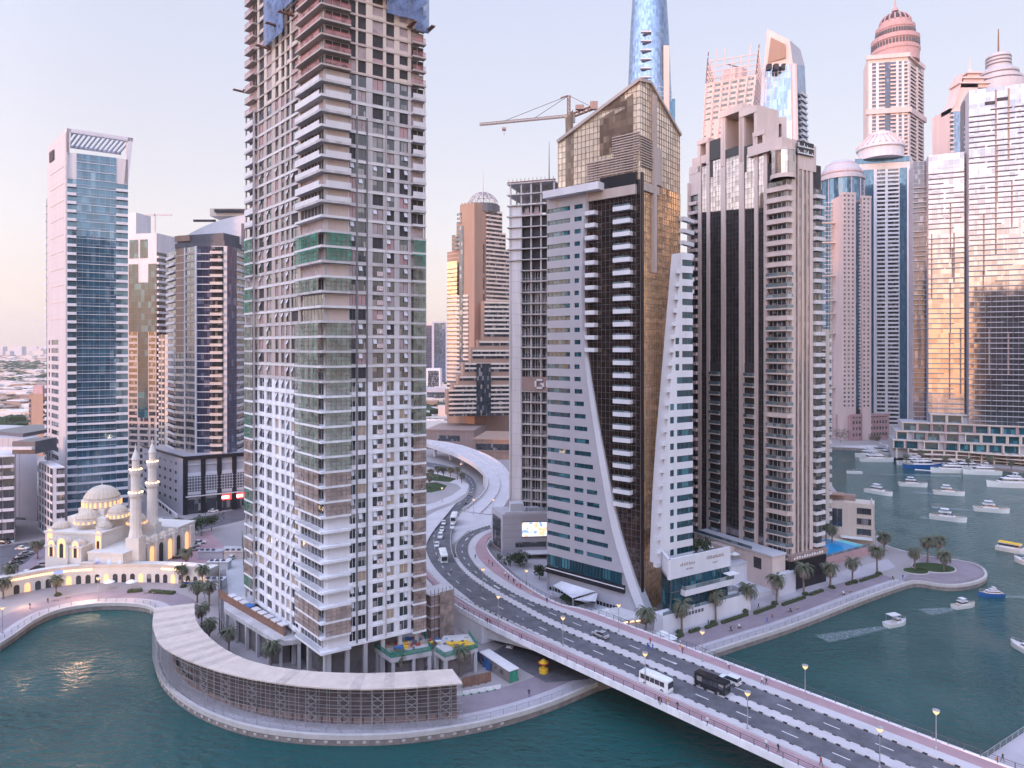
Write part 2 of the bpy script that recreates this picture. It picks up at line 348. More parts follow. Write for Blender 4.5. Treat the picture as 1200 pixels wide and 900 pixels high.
class Tower:
 def __init__(s, name, label, foot, z0, z1, core, group=None, cat='skyscraper', base=2.0):
  c = (sum(p[0] for p in foot) / len(foot), sum(p[1] for p in foot) / len(foot))
  s.root = thing(name, label, cat, (round(c[0], 2), round(c[1], 2), base), 0, group); s.p = Parts(s.root)
  s.w = M(core); s.foot = foot; s.w.prism(foot, z0, z1, 0); s.z0 = z0; s.z1 = z1; s.ex = {}
 def mi(s, mat):
  if mat not in s.w.mats: s.w.mats.append(mat)
  return s.w.mats.index(mat)
 def part(s, name, *mats):
  if name not in s.ex: s.ex[name] = M(*mats)
  return s.ex[name]
 def col(s, fc, u0, u1, z0, fh, n, kind, **k):
  """one vertical bay of a facade"""
  o, u = fc; ang = math.atan2(u[1], u[0]); nn = (u[1], -u[0]); w_ = round(u1 - u0, 2)
  pos = lambda a, d, z: (o[0] + u[0] * a + nn[0] * d, o[1] + u[1] * a + nn[1] * d, z)
  g = k.get('glass', G['dark']); wm = k.get('wall', W['white']); pr = k.get('proud', .3)
  if kind == 'S': s.w.fbox(fc, u0, u1, z0, z0 + fh * n, 0, pr, s.mi(wm)); return
  if kind == 'G':                         # curtain wall: glass sheet with raised mullions
   q = s.part(k.get('name', 'curtain_wall') + k.get('id', ''), g, k.get('mull', W['greyd'])); H_ = fh * n
   a = pos(u0, .15, z0); b = pos(u1, .15, z0); q.poly([a, b, (b[0], b[1], z0 + H_), (a[0], a[1], z0 + H_)])
   step = k.get('vstep', 1.5); nv = max(1, round(w_ / step)); t = k.get('mt', .05)
   if not k.get('nov'):
    for i in range(nv + 1): x = u0 + (u1 - u0 - t) * i / nv; q.fbox(fc, x, x + t, z0, z0 + H_, .15, .2, 1)
   hs = k.get('hsub', 1)
   for i in range(n * hs + 1): z = z0 + fh / hs * i; q.fbox(fc, u0, u1, z - t, z + t, .15, .21, 1)
   if k.get('band'):
    for i in range(n + 1): q.fbox(fc, u0, u1, z0 + fh * i - k['band'] / 2, z0 + fh * i + k['band'] / 2, .15, .3, 1)
   return
  sh = k.get('sp', 1.1)                   # spandrel height
  for i in range(n):
   z = z0 + i * fh
   if kind == 'W' or kind == 'B':
    if kind == 'W': s.w.fbox(fc, u0, u1, z, z + sh, 0, pr, s.mi(wm))
    m_ = k.get('mar', .0)
    if m_ and kind == 'W':
     s.w.fbox(fc, u0, u0 + m_, z + sh, z + fh, 0, pr, s.mi(wm)); s.w.fbox(fc, u1 - m_, u1, z + sh, z + fh, 0, pr, s.mi(wm))
    hh = round(fh - sh, 2) if kind == 'W' else round(fh - .35, 2)
    zz = z + sh if kind == 'W' else z
    a, b = window_t(round(w_ - 2 * m_, 2), hh, g, k.get('frame', W['greyd']), k.get('split', 2))
    x, y, z_ = pos(u0 + m_, 0, zz); s.p.add('window', a, x, y, z_, ang, (('frame', b),) if k.get('fr', 1) else None)
   if kind == 'B' and i >= k.get('first', 0):
    a, b = balcony_t(w_, k.get('d', 1.3), k.get('slab', wm), k.get('rail', wm), k.get('rk', 'solid'), k.get('rh', 1.05), k.get('th', .28), vee=k.get('vee', 0))
    x, y, z_ = pos(u0, 0, z); s.p.add('balcony', a, x, y, z_, ang, (('railing', b),))
 def bands(s, fc, u0, u1, z0, fh, n, h, d, mat):
  i_ = s.mi(mat)
  for i in range(n): s.w.fbox(fc, u0, u1, z0 + i * fh - h / 2, z0 + i * fh + h / 2, 0, d, i_)
 def done(s, cap=100):
  s.w.build('wall', s.root)
  for k, q in s.ex.items(): q.build(k.split('#')[0], s.root)
  s.p.flush(cap); return s.root
def corner(C, dl, pl, dr, pr):
 Lp, tl = walk(C, dl, pl); Rp, tr = walk(C, dr, pr)
 B = (Lp[0] + Rp[0] - C[0], Lp[1] + Rp[1] - C[1])
 return [Lp, C, Rp, B], (Lp, (-dl[0], -dl[1])), (C, dr), tl, tr
def upx(fc, px):                                # facade coordinate of a picture column
 (o, u) = fc; return walk(o, u, px)[1]
def cols_px(T, fc, spec, z0, fh, n, **kw):
 """spec: list of (px0, px1, kind, options)"""
 for a, b, kd, *o in spec:
  k = dict(kw); k.update(o[0] if o else {}); z = k.pop('z0', z0); nn = k.pop('n', n)
  T.col(fc, upx(fc, a), upx(fc, b), z, fh, nn, kd, **k)
# ---------------------------------------------------------------- ground and water
def pts(lst, z=2.0): return [P(a, b, z) for a, b in lst]
quay_left = [(0, 754), (20, 741), (40, 726), (66, 714.5), (98, 708.5), (130, 706.3), (160, 707.5), (178, 711), (186, 720), (184, 738), (181, 757), (182, 777), (190, 798), (213, 819), (243, 836), (287, 851), (337, 859), (387, 862.5), (453, 862), (503, 857), (570, 846), (640, 826), (700, 800)]
quay_right = [(740, 790), (790, 777), (826, 766), (878, 749), (931.6, 732), (1008, 702), (1050, 687), (1069, 681), (1080, 681), (1092, 683.5), (1108, 685.5), (1123, 685.5), (1140, 683), (1152, 679), (1157, 674.5), (1155, 668), (1148, 663), (1138, 659), (1115, 655), (1090, 652), (1060, 646), (1040, 640), (1031, 634), (1022, 612), (985, 582), (968, 560), (966, 528)]
quay_far = [(975, 524), (1000, 525), (1020, 526.5), (1048, 528), (1058, 532), (1063, 540), (1090, 543), (1152, 546.5), (1200, 551)]
def smooth2(a, k=2):
 for _ in range(k):
  b = [a[0]]
  for p, q in zip(a[:-1], a[1:]):
   b += [(p[0] * .75 + q[0] * .25, p[1] * .75 + q[1] * .25), (p[0] * .25 + q[0] * .75, p[1] * .25 + q[1] * .75)]
  b.append(a[-1]); a = b
 return a
def xy(l): return [(p[0], p[1]) for p in l]
QL = smooth2(xy(pts(quay_left))); QR = smooth2(xy(pts(quay_right)), 1); QF = xy(pts(quay_far))
outline = [(-9000, 60), (-260, 105), (-175, 148)] + QL + QR + QF + [(420, 405), (560, 330), (9000, 300), (16000, 26000), (-16000, 26000)]
# the shared land sheet
W['ground'] = surf('sandy_ground', (.40, .35, .36), .9, .25, .02, fine=.4)
W['pave'] = surf('grey_lavender_paving', (.52, .47, .52), .8, .16, .15, fine=.35)
W['pavel'] = surf('pale_paving', (.60, .55, .58), .8, .12, .15, fine=.3)
W['pavem'] = surf('mauve_paving', (.30, .24, .28), .8, .16, .2, fine=.35)
W['pavep'] = surf('pink_brick_paving', (.46, .29, .32), .8, .16, .2, fine=.35)
W['asph'] = surf('asphalt', (.18, .17, .20), .75, .38, .3, fine=.7)
W['line'] = surf('road_paint', (.62, .60, .60), .7, .2, .8)
W['kerb'] = surf('kerb_stone', (.50, .46, .46), .8, .15, .6)
W['stone'] = surf('quay_stone', (.25, .21, .20), .9, .35, .7, bump=.4)
W['lawn'] = surf('lawn_grass', (.05, .09, .03), .95, .35, .3, fine=.7)
m = M(W['ground'], W['stone'])
n_ = len(outline); m.v = [(x, y, 2.0) for x, y in outline] + [(x, y, -1.5) for x, y in outline]
# area test for winding
ar = sum(outline[i][0] * outline[(i + 1) % n_][1] - outline[(i + 1) % n_][0] * outline[i][1] for i in range(n_))
from mathutils.geometry import tessellate_polygon
tri = tessellate_polygon([[Vector((x, y, 0)) for x, y in outline]])
for t in tri:
 a, b, c = t; A, B_, C_ = outline[a], outline[b], outline[c]
 s_ = (B_[0] - A[0]) * (C_[1] - A[1]) - (C_[0] - A[0]) * (B_[1] - A[1])
 m.f.append((a, b, c) if s_ > 0 else (a, c, b)); m.m.append(0)
for i in range(n_):
 j = (i + 1) % n_; q = (i, j, n_ + j, n_ + i); m.f.append(q if ar < 0 else q[::-1]); m.m.append(1)
struct(m, 'ground')
# water: teal, rippled
wm, N, L, b = new_mat('marina_water')
v = pos_node(N, L);
n1 = nd(N, 'ShaderNodeTexNoise'); n1.inputs['Scale'].default_value = .02; n1.inputs['Detail'].default_value = 3; L.new(v, n1.inputs['Vector'])
cr = N.new('ShaderNodeValToRGB'); L.new(n1.outputs[0], cr.inputs[0]); cr.color_ramp.elements[0].color = (.005, .052, .052, 1); cr.color_ramp.elements[1].color = (.020, .082, .080, 1)
L.new(cr.outputs[0], b.inputs['Base Color']); b.inputs['Roughness'].default_value = .06; b.inputs['IOR'].default_value = 1.33
mp = nd(N, 'ShaderNodeMapping'); L.new(v, mp.inputs[0]); mp.inputs['Rotation'].default_value = (0, 0, .5); mp.inputs['Scale'].default_value = (.8, 1.5, 1)
n2 = nd(N, 'ShaderNodeTexNoise'); n2.inputs['Scale'].default_value = .42; n2.inputs['Detail'].default_value = 5; n2.inputs['Roughness'].default_value = .55; L.new(mp.outputs[0], n2.inputs['Vector'])
n3 = nd(N, 'ShaderNodeTexNoise'); n3.inputs['Scale'].default_value = .035; n3.inputs['Detail'].default_value = 3; L.new(v, n3.inputs['Vector'])
mr = N.new('ShaderNodeMapRange'); L.new(n3.outputs[0], mr.inputs[0]); mr.inputs[1].default_value = .38; mr.inputs[2].default_value = .62; mr.inputs[3].default_value = .18; mr.inputs[4].default_value = 1.0
bp = N.new('ShaderNodeBump'); bp.inputs['Distance'].default_value = 2.2; L.new(mr.outputs[0], bp.inputs['Strength']); L.new(n2.outputs[0], bp.inputs['Height']); L.new(bp.outputs[0], b.inputs['Normal'])
m = M(wm); m.poly([(-9000, -300, 0), (9000, -300, 0), (9000, 700, 0), (-9000, 700, 0)]); struct(m, 'water')
def strip(m, A, B, za=None, mi=0):             # ribbon between two polylines
 for i in range(len(A) - 1):
  m.poly([A[i], B[i], B[i + 1], A[i + 1]], mi)
def offset(line, d):
 r = []
 for i, p in enumerate(line):
  a = line[max(0, i - 1)]; c = line[min(len(line) - 1, i + 1)]; t = unit(c[0] - a[0], c[1] - a[1]); r.append((p[0] - t[1] * d, p[1] + t[0] * d))
 return r
def ribbon(line, d0, d1, z):
 a = offset(line, d0); b = offset(line, d1); m = M(); return [(x, y, z) for x, y in a], [(x, y, z) for x, y in b]
def promenade(name, line, bands):
 for nm, d0, d1, mat, z in bands:
  m = M(mat); a, b = ribbon(line, d0, d1, z)
  for i in range(len(a) - 1):
   m.poly([a[i], a[i + 1], b[i + 1], b[i]])
  struct(m, nm)
QT = [p for i, p in enumerate(QR) if p[0] < P(1066, 682, 2)[0] and i < len(QR) // 2]
m = M(W['pavem']); m.poly([(x, y, 2.002) for x, y in QT[-2:] + QR[len(QT):-14]]); struct(m, 'round_promenade')
for ln in (QL, QT):
 s_ = 1
 promenade('p', ln, [('promenade', .5, 11, W['pavem'], 2.004), ('promenade_path', .9, 4.2, W['pave'], 2.008)])
 m = M(W['kerb']); a = offset(ln, -.15); b = offset(ln, .6)
 for i in range(len(ln) - 1):
  m.hexa([(a[i][0], a[i][1], 1.2), (a[i + 1][0], a[i + 1][1], 1.2), (b[i + 1][0], b[i + 1][1], 1.2), (b[i][0], b[i][1], 1.2)], [(a[i][0], a[i][1], 2.15), (a[i + 1][0], a[i + 1][1], 2.15), (b[i + 1][0], b[i + 1][1], 2.15), (b[i][0], b[i][1], 2.15)])
 struct(m, 'quay_edge')
ln = QR[len(QT) - 1:-8]; m = M(W['kerb']); a = offset(ln, -.15); b = offset(ln, .6)
for i in range(len(ln) - 1): q = [a[i], a[i + 1], b[i + 1], b[i]]; m.hexa([(*p, 1.2) for p in q], [(*p, 2.15) for p in q])
struct(m, 'quay_edge')
# ================================================================ tower under construction (nearest)
def construction_tower():
 dl, dr = unit(-.66, .751), unit(.85, .527)
 Ct = (-41.7, 149.0)                         # tip of the corner balconies
 ob = 1.6
 # outward normals of both faces
 ul = (-dl[0], -dl[1]); nL = (ul[1], -ul[0]); nR = (dr[1], -dr[0])
 # core corner: inset so that both faces sit ob behind the slab tips
 det = nL[0] * nR[1] - nL[1] * nR[0]
 ix = (-ob * nR[1] + ob * nL[1]) / det; iy = (-ob * nL[0] + ob * nR[0]) / det
 C = (Ct[0] + ix, Ct[1] + iy)
 foot, fl, fr, tl, tr = corner(C, dl, 295, dr, 491)
 z0, fh = 11.3, 3.31; n = 53
 T = Tower('unfinished_tower', 'tall unfinished concrete tower wrapped in netting, white painted lower floors', foot, z0, z0 + fh * n, W['concd'], cat='skyscraper')
 r = T.root; rnd = random.Random(3)
 mats = {'white': W['concw'], 'bare': W['conc'], 'raw': W['cream']}
 def zone(i): return 'white' if i < 18 else ('bare' if i < 39 else 'raw')
 wl, wr = tl, tr
 ftop = z0 + fh * n
 # slabs: one part per storey, with wrapped corner and end balconies
 L0 = upx(fl, 303); L1 = upx(fl, 353)        # balcony zones, left face
 R0 = upx(fr, 409); R1 = upx(fr, 481)
 def fp(fc, u, d): o, q = fc; return (o[0] + q[0] * u + q[1] * d, o[1] + q[1] * u - q[0] * d)
 b3 = (foot[3][0], foot[3][1])
 for i in range(n + 1):
  z = z0 + i * fh; sm = W['concw'] if i < 18 else (W['conc'] if i < 39 else W['beige'])
  if 18 <= i < 39 and i % 2: sm = W['offwhite']
  s = M(sm); th = .55 if i < 39 else .38
  ring = [fp(fl, -1.2, 0), fp(fl, -1.2, ob), fp(fl, L0, ob), fp(fl, L0, .45), fp(fl, L1, .45), fp(fl, L1, ob), Ct, fp(fr, R0, ob), fp(fr, R0, .45), fp(fr, R1, .45), fp(fr, R1, ob), fp(fr, wr + 1.2, ob), fp(fr, wr + 1.2, 0)]
  core = [foot[0]] * 3 + [fp(fl, L0, 0), fp(fl, L1, 0), C, C, C, fp(fr, R0, 0), fp(fr, R1, 0)] + [foot[2]] * 3
  s.prism([ring[0], ring[1], ring[2], ring[3], ring[4], ring[5], ring[6], ring[7], ring[8], ring[9], ring[10], ring[11], ring[12], foot[2], C, foot[0]], z - th, z)
  s.build('floor_slab', r)
 # piers and infill
 def bay(fc, a, b, kind):
  u0, u1 = upx(fc, a), upx(fc, b); ang = math.atan2(fc[1][1], fc[1][0]); w_ = round(u1 - u0, 2)
  for i in range(n):
   z = z0 + i * fh; zn = zone(i); top = z + fh - (.55 if zn != 'raw' else .38)
   pm = {'white': W['concw'], 'bare': W['conc'], 'raw': W['pink']}[zn]
   if kind == 'P':
    if zn == 'raw': pm = W['cream']
    T.w.fbox(fc, u0, u1, z, top, 0, .35, T.mi(pm if zn != 'bare' else (W['conc'] if a > 376 else W['beige']))); continue
   x, y = fp(fc, u0, 0); h_ = round(top - z, 2)
   if zn == 'raw':
    T.w.fbox(fc, u0, u1, z, z + rnd.choice((0.2, .3, .9)), .05, .2, T.mi(rnd.choice((W['pink'], W['rose'], W['cream']))))
    gp, ff = window_t(w_, round(h_ - .2, 2), W['block'] if rnd.random() < .25 else W['dark'], W['rust'], 1, .03, .05)  # most raw openings get a dark sheet painting the shade inside
    T.p.add('opening', gp, x, y, z + .1, ang); continue
   sp = .45 if zn == 'white' else .25
   T.w.fbox(fc, u0, u1, z, z + sp, 0, .3, T.mi(pm))
   gl = G['dark'] if zn == 'white' or rnd.random() < .55 else rnd.choice((W['block'], W['dark'], W['rose']))  # dark choice paints the shade of unglazed voids
   if zn == 'white' and rnd.random() < .07: gl = W['ply']
   gp, ff = window_t(w_, round(h_ - sp, 2), gl, W['concw'] if zn == 'white' else W['greyd'], 2 if w_ > 1.2 else 1, .1, .07)
   T.p.add('window', gp, x, y, z + sp, ang, (('frame', ff),))
   if rnd.random() < (.75 if kind == 'W' else .2) and 1 < i < 34:    # propped sash or protective sheet left on the glass
    q = cached(('sash', zn), lambda: (lambda k: (k.poly([(0, -.16, 0), (.85, -.16, 0), (.85, -.62, -1.15), (0, -.62, -1.15)]), k)[-1])(M(W['greyl'])))
    xx, yy = fp(fc, u0 + (.15 if (a < 376 or a < 460) else w_ - 1.0), 0); T.p.add('open_sash', q, xx, yy, top - .1, ang)
 for a, b, k in ((303, 305, 'P'), (305, 311, 'W'), (311, 314, 'P'), (314, 320, 'W'), (320, 324, 'P'), (324, 328, 'V'), (328, 331, 'P'), (331, 335, 'V'), (335, 337, 'P'), (337, 341, 'W'), (341, 343, 'P'), (343, 351, 'V'), (351, 354, 'P')): bay(fl, a, b, k)
 for a, b, k in ((409, 416.5, 'V'), (416.5, 419, 'P'), (419, 428.5, 'V'), (428.5, 436, 'P'), (436, 448.5, 'D'), (448.5, 452, 'P'), (452, 461.5, 'W'), (461.5, 467.5, 'P'), (467.5, 477.5, 'W'), (477.5, 481, 'P')): bay(fr, a, b, k)
 # balcony zones: back wall, glazed doors, parapet or netting
 def zone_b(fc, u0, u1, who, end=None):
  ang = math.atan2(fc[1][1], fc[1][0]); w_ = round(u1 - u0, 2)
  for i in range(n):
   z = z0 + i * fh; zn = zone(i); x, y = fp(fc, u0, 0); h_ = round(fh - .6, 2)
   if who != 'cornerR' or zn == 'raw':
    gl = G['dark'] if i < 24 else (W['dark'] if rnd.random() < .6 else W['block'])  # upper storeys: dark sheets stand in for shade in open voids
    gp, ff = window_t(w_, h_, gl, W['concw'] if zn == 'white' else W['conc'], max(2, int(w_ / 1.6)), .08, .1)
    T.p.add('balcony_door', gp, x, y, z, ang, (('frame', ff),))
   else:
    T.w.fbox(fc, u0, u1, z, z + h_, 0, .25, T.mi(W['concw'] if zn == 'white' else W['conc']))
    T.w.fbox(fc, u0 + .9, u1 - .3, z + .1, z + h_ - .3, .25, .32, T.mi(W['white'] if zn == 'white' else W['beige']))
   # parapet / railing
   if i < 39:
    if i < 18 and who != 'cornerR' or (i % 3 == 0 and i >= 30) or i >= 30:
     rk = 'solid' if i >= 30 or i == 0 else 'bars'
     rm = W['offwhite'] if i >= 30 else W['metal']
     if i > 29: T.p.add('parapet', cached(('pp', w_), lambda: (lambda k: (k.box(0, w_, -ob, -ob + .1, 0, 1.0), k)[-1])(M(W['offwhite']))), x, y, z, ang)
     else: T.p.add('railing', balcony_t(w_, ob, sm, W['metal'], 'bars')[1], x, y, z, ang)
   else:
    T.p.add('guard_rail', cached(('gr', w_), lambda: (lambda k: (k.poly([(0, -ob + .1, 0), (w_, -ob + .1, 0), (w_, -ob + .1, 1.1), (0, -ob + .1, 1.1)]), k.box(0, w_, -ob + .05, -ob + .1, 1.05, 1.12, 1), k)[-1])(M(NT['pinkn'], W['redp']))), x, y, z, ang)
   nk = None
   if who == 'L': nk = {26: 'green', 27: 'green', 28: 'green', 24: 'green', 23: 'green', 14: 'green', 13: 'green', 8: 'green', 7: 'green', 1: 'green'}.get(i, 'sage' if 15 <= i <= 21 else ('brown' if 9 <= i <= 12 or i in (2, 4) else None))
   elif who == 'R': nk = {27: 'green', 26: 'green'}.get(i, 'sage' if 14 <= i <= 25 else ('brown' if i < 14 else None))
   elif who == 'midL': nk = 'green' if i in (26, 27, 25) else ('green' if 15 <= i <= 21 else None)
   else: nk = 'green' if i in (27, 26) else ('sage' if 12 <= i <= 21 and i != 22 or i in (24,) else ('brown' if i in (9, 10, 11, 1, 2) else None))
   if nk:
    T.p.add('safety_net', cached(('net', nk, w_, round(h_, 2)), lambda: (lambda k: (k.poly([(0, -ob - .05, 0), (w_, -ob - .05, 0), (w_, -ob - .05, h_ + .1), (0, -ob - .05, h_ + .1)]), k)[-1])(M(NT[nk]))), x, y, z, ang)
    T.p.add('scaffold_frame', cached(('scf', w_), lambda: (lambda k: ([k.box(t * (w_ - .06) / 5, t * (w_ - .06) / 5 + .06, -ob - .12, -ob - .06, 0, h_) for t in range(6)], k.box(0, w_, -ob - .12, -ob - .06, 1.0, 1.06), k.box(0, w_, -ob - .12, -ob - .06, 2.0, 2.06), k)[-1])(M(W['rust']))), x, y, z, ang)
 zone_b(fl, -1.1, L0 - .05, 'L'); zone_b(fr, R1 + .05, wr + 1.1, 'R')
 zone_b(fl, L1 + .1, wl + .3, 'cornerL'); zone_b(fr, -.3, R0, 'cornerR');
 # concrete columns at the balcony edges
 for fc, u in ((fl, -.9), (fl, L0 - .2), (fr, wr + .8)):
  T.w.fbox(fc, u, u + .3, z0, z0 + fh * 39, ob - .6, ob - .2, T.mi(W['conc']))
 # vertical pipe runs and hoist numbers on the right face
 for px_ in (416.8, 428.6, 451):
  u = upx(fr, px_); T.w.fbox(fr, u, u + .25, z0, z0 + fh * 36, .45, .6, T.mi(W['conc'] if px_ > 440 else W['greyd']))
 sg = M(W['steelw'], W['redp'])
 sg.box(0, 1.5, -.06, 0, 0, 1.1)
 for x0, x1, a0, a1 in ((.05, 1.45, .05, .12), (.05, 1.45, .98, 1.05), (.05, .12, .05, 1.05), (1.38, 1.45, .05, 1.05)): sg.box(x0, x1, -.08, -.06, a0, a1, 1)
 u = upx(fr, 441)
 for i in range(3, 26):
  if i in (18, 19): continue
  x, y = fp(fr, u, .3)
  digits = M(W['steelw'], W['redp']); digits.merge(sg)
  for q, ch in enumerate('%d' % i): seg_digit(digits, ch, .3 + q * .5 + (.25 if i < 10 else 0), .25, .35, .6, 1)
  T.p.add('floor_number_sign', digits, x, y, z0 + i * fh + .5, math.atan2(fr[1][1], fr[1][0]))
 # hoist platforms at raw floors
 for (fc, px_, i) in ((fl, 291, 41), (fl, 318, 43), (fl, 330, 44), (fl, 345, 44), (fr, 449, 45), (fr, 476, 43), (fr, 497, 43)):
  u = upx(fc, px_); k = M(W['rust']); z = z0 + i * fh
  k.fbox(fc, u, u + 1.0, z, z + .25, 0, 4.2); k.fbox(fc, u + .3, u + .6, z + .25, z + .9, .5, 1.6); k.build('loading_platform', r)
 # blue netting round the top storeys
 zt = z0 + fh * n + 3
 for fc, segs in ((fl, ((317, 340, 43), (340, 358, 44.6))), (fr, ((409, 420, 45.4), (420, 432, 44.6), (432, 450, 44.2), (450, 468, 43.4), (468, 483, 43.2), (483, 499, 42.6)))):
  for a, b, k0 in segs:
   k = M(NT['blue']); u0, u1 = upx(fc, a), upx(fc, b);
   k.fbox(fc, u0, u1 + .02, z0 + fh * k0 + rnd.random(), zt, ob + .2, ob + .26); k.build('debris_net', r)
 # lowest storeys: columns down to the ground
 for fc, w0 in ((fl, wl), (fr, wr)):
  for k in range(6):
   u = .5 + k * (w0 - 1.5) / 5; T.w.fbox(fc, u, u + .9, 2, z0, -.9, 0, T.mi(W['conc']))
 T.w.prism([fp(fl, 4, -3), fp(fl, wl - 3, -3), fp(fr, wr - 3, -3), fp(fr, wr - 3, -12), fp(fl, 4, -12)], 2, z0 - .5, T.mi(W['concd']))
 T.done()
SEG = {'0': 'abcdef', '1': 'bc', '2': 'abged', '3': 'abgcd', '4': 'fgbc', '5': 'afgcd', '6': 'afgedc', '7': 'abc', '8': 'abcdefg', '9': 'abfgcd'}
def seg_digit(m, ch, x, z, w, h, mi, y=-.09):
 t = w * .22
 box = {'a': (x, x + w, z + h - t, z + h), 'd': (x, x + w, z, z + t), 'g': (x, x + w, z + h / 2 - t / 2, z + h / 2 + t / 2),
           'f': (x, x + t, z + h / 2, z + h), 'e': (x, x + t, z, z + h / 2), 'b': (x + w - t, x + w, z + h / 2, z + h), 'c': (x + w - t, x + w, z, z + h / 2)}
 for s in SEG[ch]:
  a, b, c, d = box[s]; m.box(a, b, y, y + .03, c, d, mi)
construction_tower()
# ================================================================ blue glass tower, far left
def blue_tower():
 C = XD(78, 290); dl = unit(-.72, .69); dr = unit(.87, .5)
 foot, fl, fr, tl, tr = corner(C, dl, 56, dr, 150)
 fh = 3.62; n = 44; z0 = 2
 zr = z0 + fh * n
 T = Tower('blue_glass_tower', 'slab tower of blue glass with slanted white frame around its open roof', foot, z0, zr, W['offwhite'])
 wr = tr
 # blue front: glass with thin white floor lines, balconies on both sides
 uB, uC = 3.6, wr - 4.5
 T.col(fr, uB, uC, z0, fh, n, 'G', glass=G['blue'], mull=W['grey'], vstep=2.0, hsub=1, mt=.05)
 for i in range(1, n):
  k = .22 if i > 14 else .8; z = z0 + i * fh
  T.w.fbox(fr, uB, uC, z - k / 2, z + k / 2, .15, .5 + (.5 if i < 14 else 0), T.mi(W['white']))
  if i > 8:
   for q in (z + 1.2,): T.w.fbox(fr, uB, uC, q, q + .08, .15, .3, T.mi(W['offwhite']))
 for a, b in ((0.3, uB), (uC, wr)): T.col(fr, a, b, z0, fh, n - 3, 'B', glass=G['blue'], slab=W['white'], rail=W['white'], d=1.8, th=.3, rh=.9, split=2)
 T.col(fr, 0, .3, z0, fh, n, 'S', wall=W['white'], proud=.6)
 # white side
 T.col(fl, 0, tl, z0, fh, 0, 'S')
 for i in range(n):
  z = z0 + i * fh
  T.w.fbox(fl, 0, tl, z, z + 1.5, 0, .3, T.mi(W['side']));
  if i < 22:
   for a, b in ((3, 5), (8, 20)):
    x = fl[0][0] + fl[1][0] * a; y = fl[0][1] + fl[1][1] * a
    gp, ff = window_t(round((b - a) * 1.0, 2), round(fh - 1.5, 2), G['dark'], W['greyd'], 3); T.p.add('window', gp, x, y, z + 1.5, math.atan2(fl[1][1], fl[1][0]), (('frame', ff),))
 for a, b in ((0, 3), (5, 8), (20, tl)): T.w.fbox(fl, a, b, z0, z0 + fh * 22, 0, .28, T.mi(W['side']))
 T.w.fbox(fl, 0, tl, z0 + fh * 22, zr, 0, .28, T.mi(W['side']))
 for i in range(24, n, 2):
  T.w.fbox(fl, 6, tl - 3, z0 + i * fh + 1.6, z0 + i * fh + 1.75, .28, .4, T.mi(W['beige']))
 T.col(fl, -1.4, 0, z0, fh, n - 4, 'B', glass=G['dark'], slab=W['white'], rail=W['white'], d=.9, th=.3)
 # roof frame: raked bars round an open roof terrace
 f = M(W['greyl']); o = fr[0]; u = fr[1]
 a0 = (o[0], o[1]); a1 = (o[0] + u[0] * wr, o[1] + u[1] * wr); d2 = (-dl[0], -dl[1])
 Lp = foot[0]
 zt = ZA(150, C[1]); zt2 = ZA(161, a1[1]); zl = ZA(173, Lp[1])
 f.hexa([(a0[0], a0[1], zr - 1), (a0[0] + u[0] * 1.2, a0[1] + u[1] * 1.2, zr - 1), (a0[0] + u[0] * 1.2 + dl[0] * 2, a0[1] + u[1] * 1.2 + dl[1] * 2, zr - 1), (a0[0] + dl[0] * 2, a0[1] + dl[1] * 2, zr - 1)],
           [(a0[0], a0[1], zt), (a0[0] + u[0] * 1.6, a0[1] + u[1] * 1.6, zt - .3), (a0[0] + u[0] * 1.6 + dl[0] * 2, a0[1] + u[1] * 1.6 + dl[1] * 2, zt - .3), (a0[0] + dl[0] * 2, a0[1] + dl[1] * 2, zt)])
 e1 = (a1[0] + u[0] * 2.0, a1[1] + u[1] * 2.0)
 f.hexa([(a1[0] - u[0] * 1.5, a1[1] - u[1] * 1.5, zr - 11), (a1[0], a1[1], zr - 11), (a1[0] + dl[0] * 2, a1[1] + dl[1] * 2, zr - 11), (a1[0] - u[0] * 1.5 + dl[0] * 2, a1[1] - u[1] * 1.5 + dl[1] * 2, zr - 11)],
           [(e1[0] - u[0] * 2, e1[1] - u[1] * 2, zt2), (e1[0], e1[1], zt2), (e1[0] + dl[0] * 2, e1[1] + dl[1] * 2, zt2), (e1[0] - u[0] * 2 + dl[0] * 2, e1[1] - u[1] * 2 + dl[1] * 2, zt2)])
 def bar(p, q, zp, zq, h, wd):
  m_ = (dl[0] * wd, dl[1] * wd); f.hexa([(p[0], p[1], zp - h), (q[0], q[1], zq - h), (q[0] + m_[0], q[1] + m_[1], zq - h), (p[0] + m_[0], p[1] + m_[1], zp - h)], [(p[0], p[1], zp), (q[0], q[1], zq), (q[0] + m_[0], q[1] + m_[1], zq), (p[0] + m_[0], p[1] + m_[1], zp)])
 bar((a0[0] - u[0] * .02, a0[1] - u[1] * .02), (e1[0], e1[1]), zt + .01, zt2 + .01, 1.6, 2.0)
 bk0 = (a0[0] + dl[0] * 16, a0[1] + dl[1] * 16); bk1 = (e1[0] + dl[0] * 16, e1[1] + dl[1] * 16)
 bar(bk0, bk1, zt - 3, zt2 - 3, 1.2, 1.0)
 nb = 14
 for k in range(nb):
  t = (k + .5) / nb; p0 = (a0[0] + (e1[0] - a0[0]) * t, a0[1] + (e1[1] - a0[1]) * t, zt + (zt2 - zt) * t - .9); p1 = (p0[0] + dl[0] * 16, p0[1] + dl[1] * 16, p0[2] - 2.6); f.beam(p0, p1, .7)
 # left wall rising to the corner
 T.w.prism([Lp, a0, (a0[0] + u[0] * .9, a0[1] + u[1] * .9), (Lp[0] + u[0] * .9, Lp[1] + u[1] * .9)], zr, [zl, zt, zt, zl], T.mi(W['side']))
 q = M(W['dark']); q.fbox(fl, 4, 12, zr + .5, zl - 3.2, .31, .36)
 q.build('roof_opening', T.root); f.build('roof_frame', T.root)
 pb = M(W['white'], G['dark']);
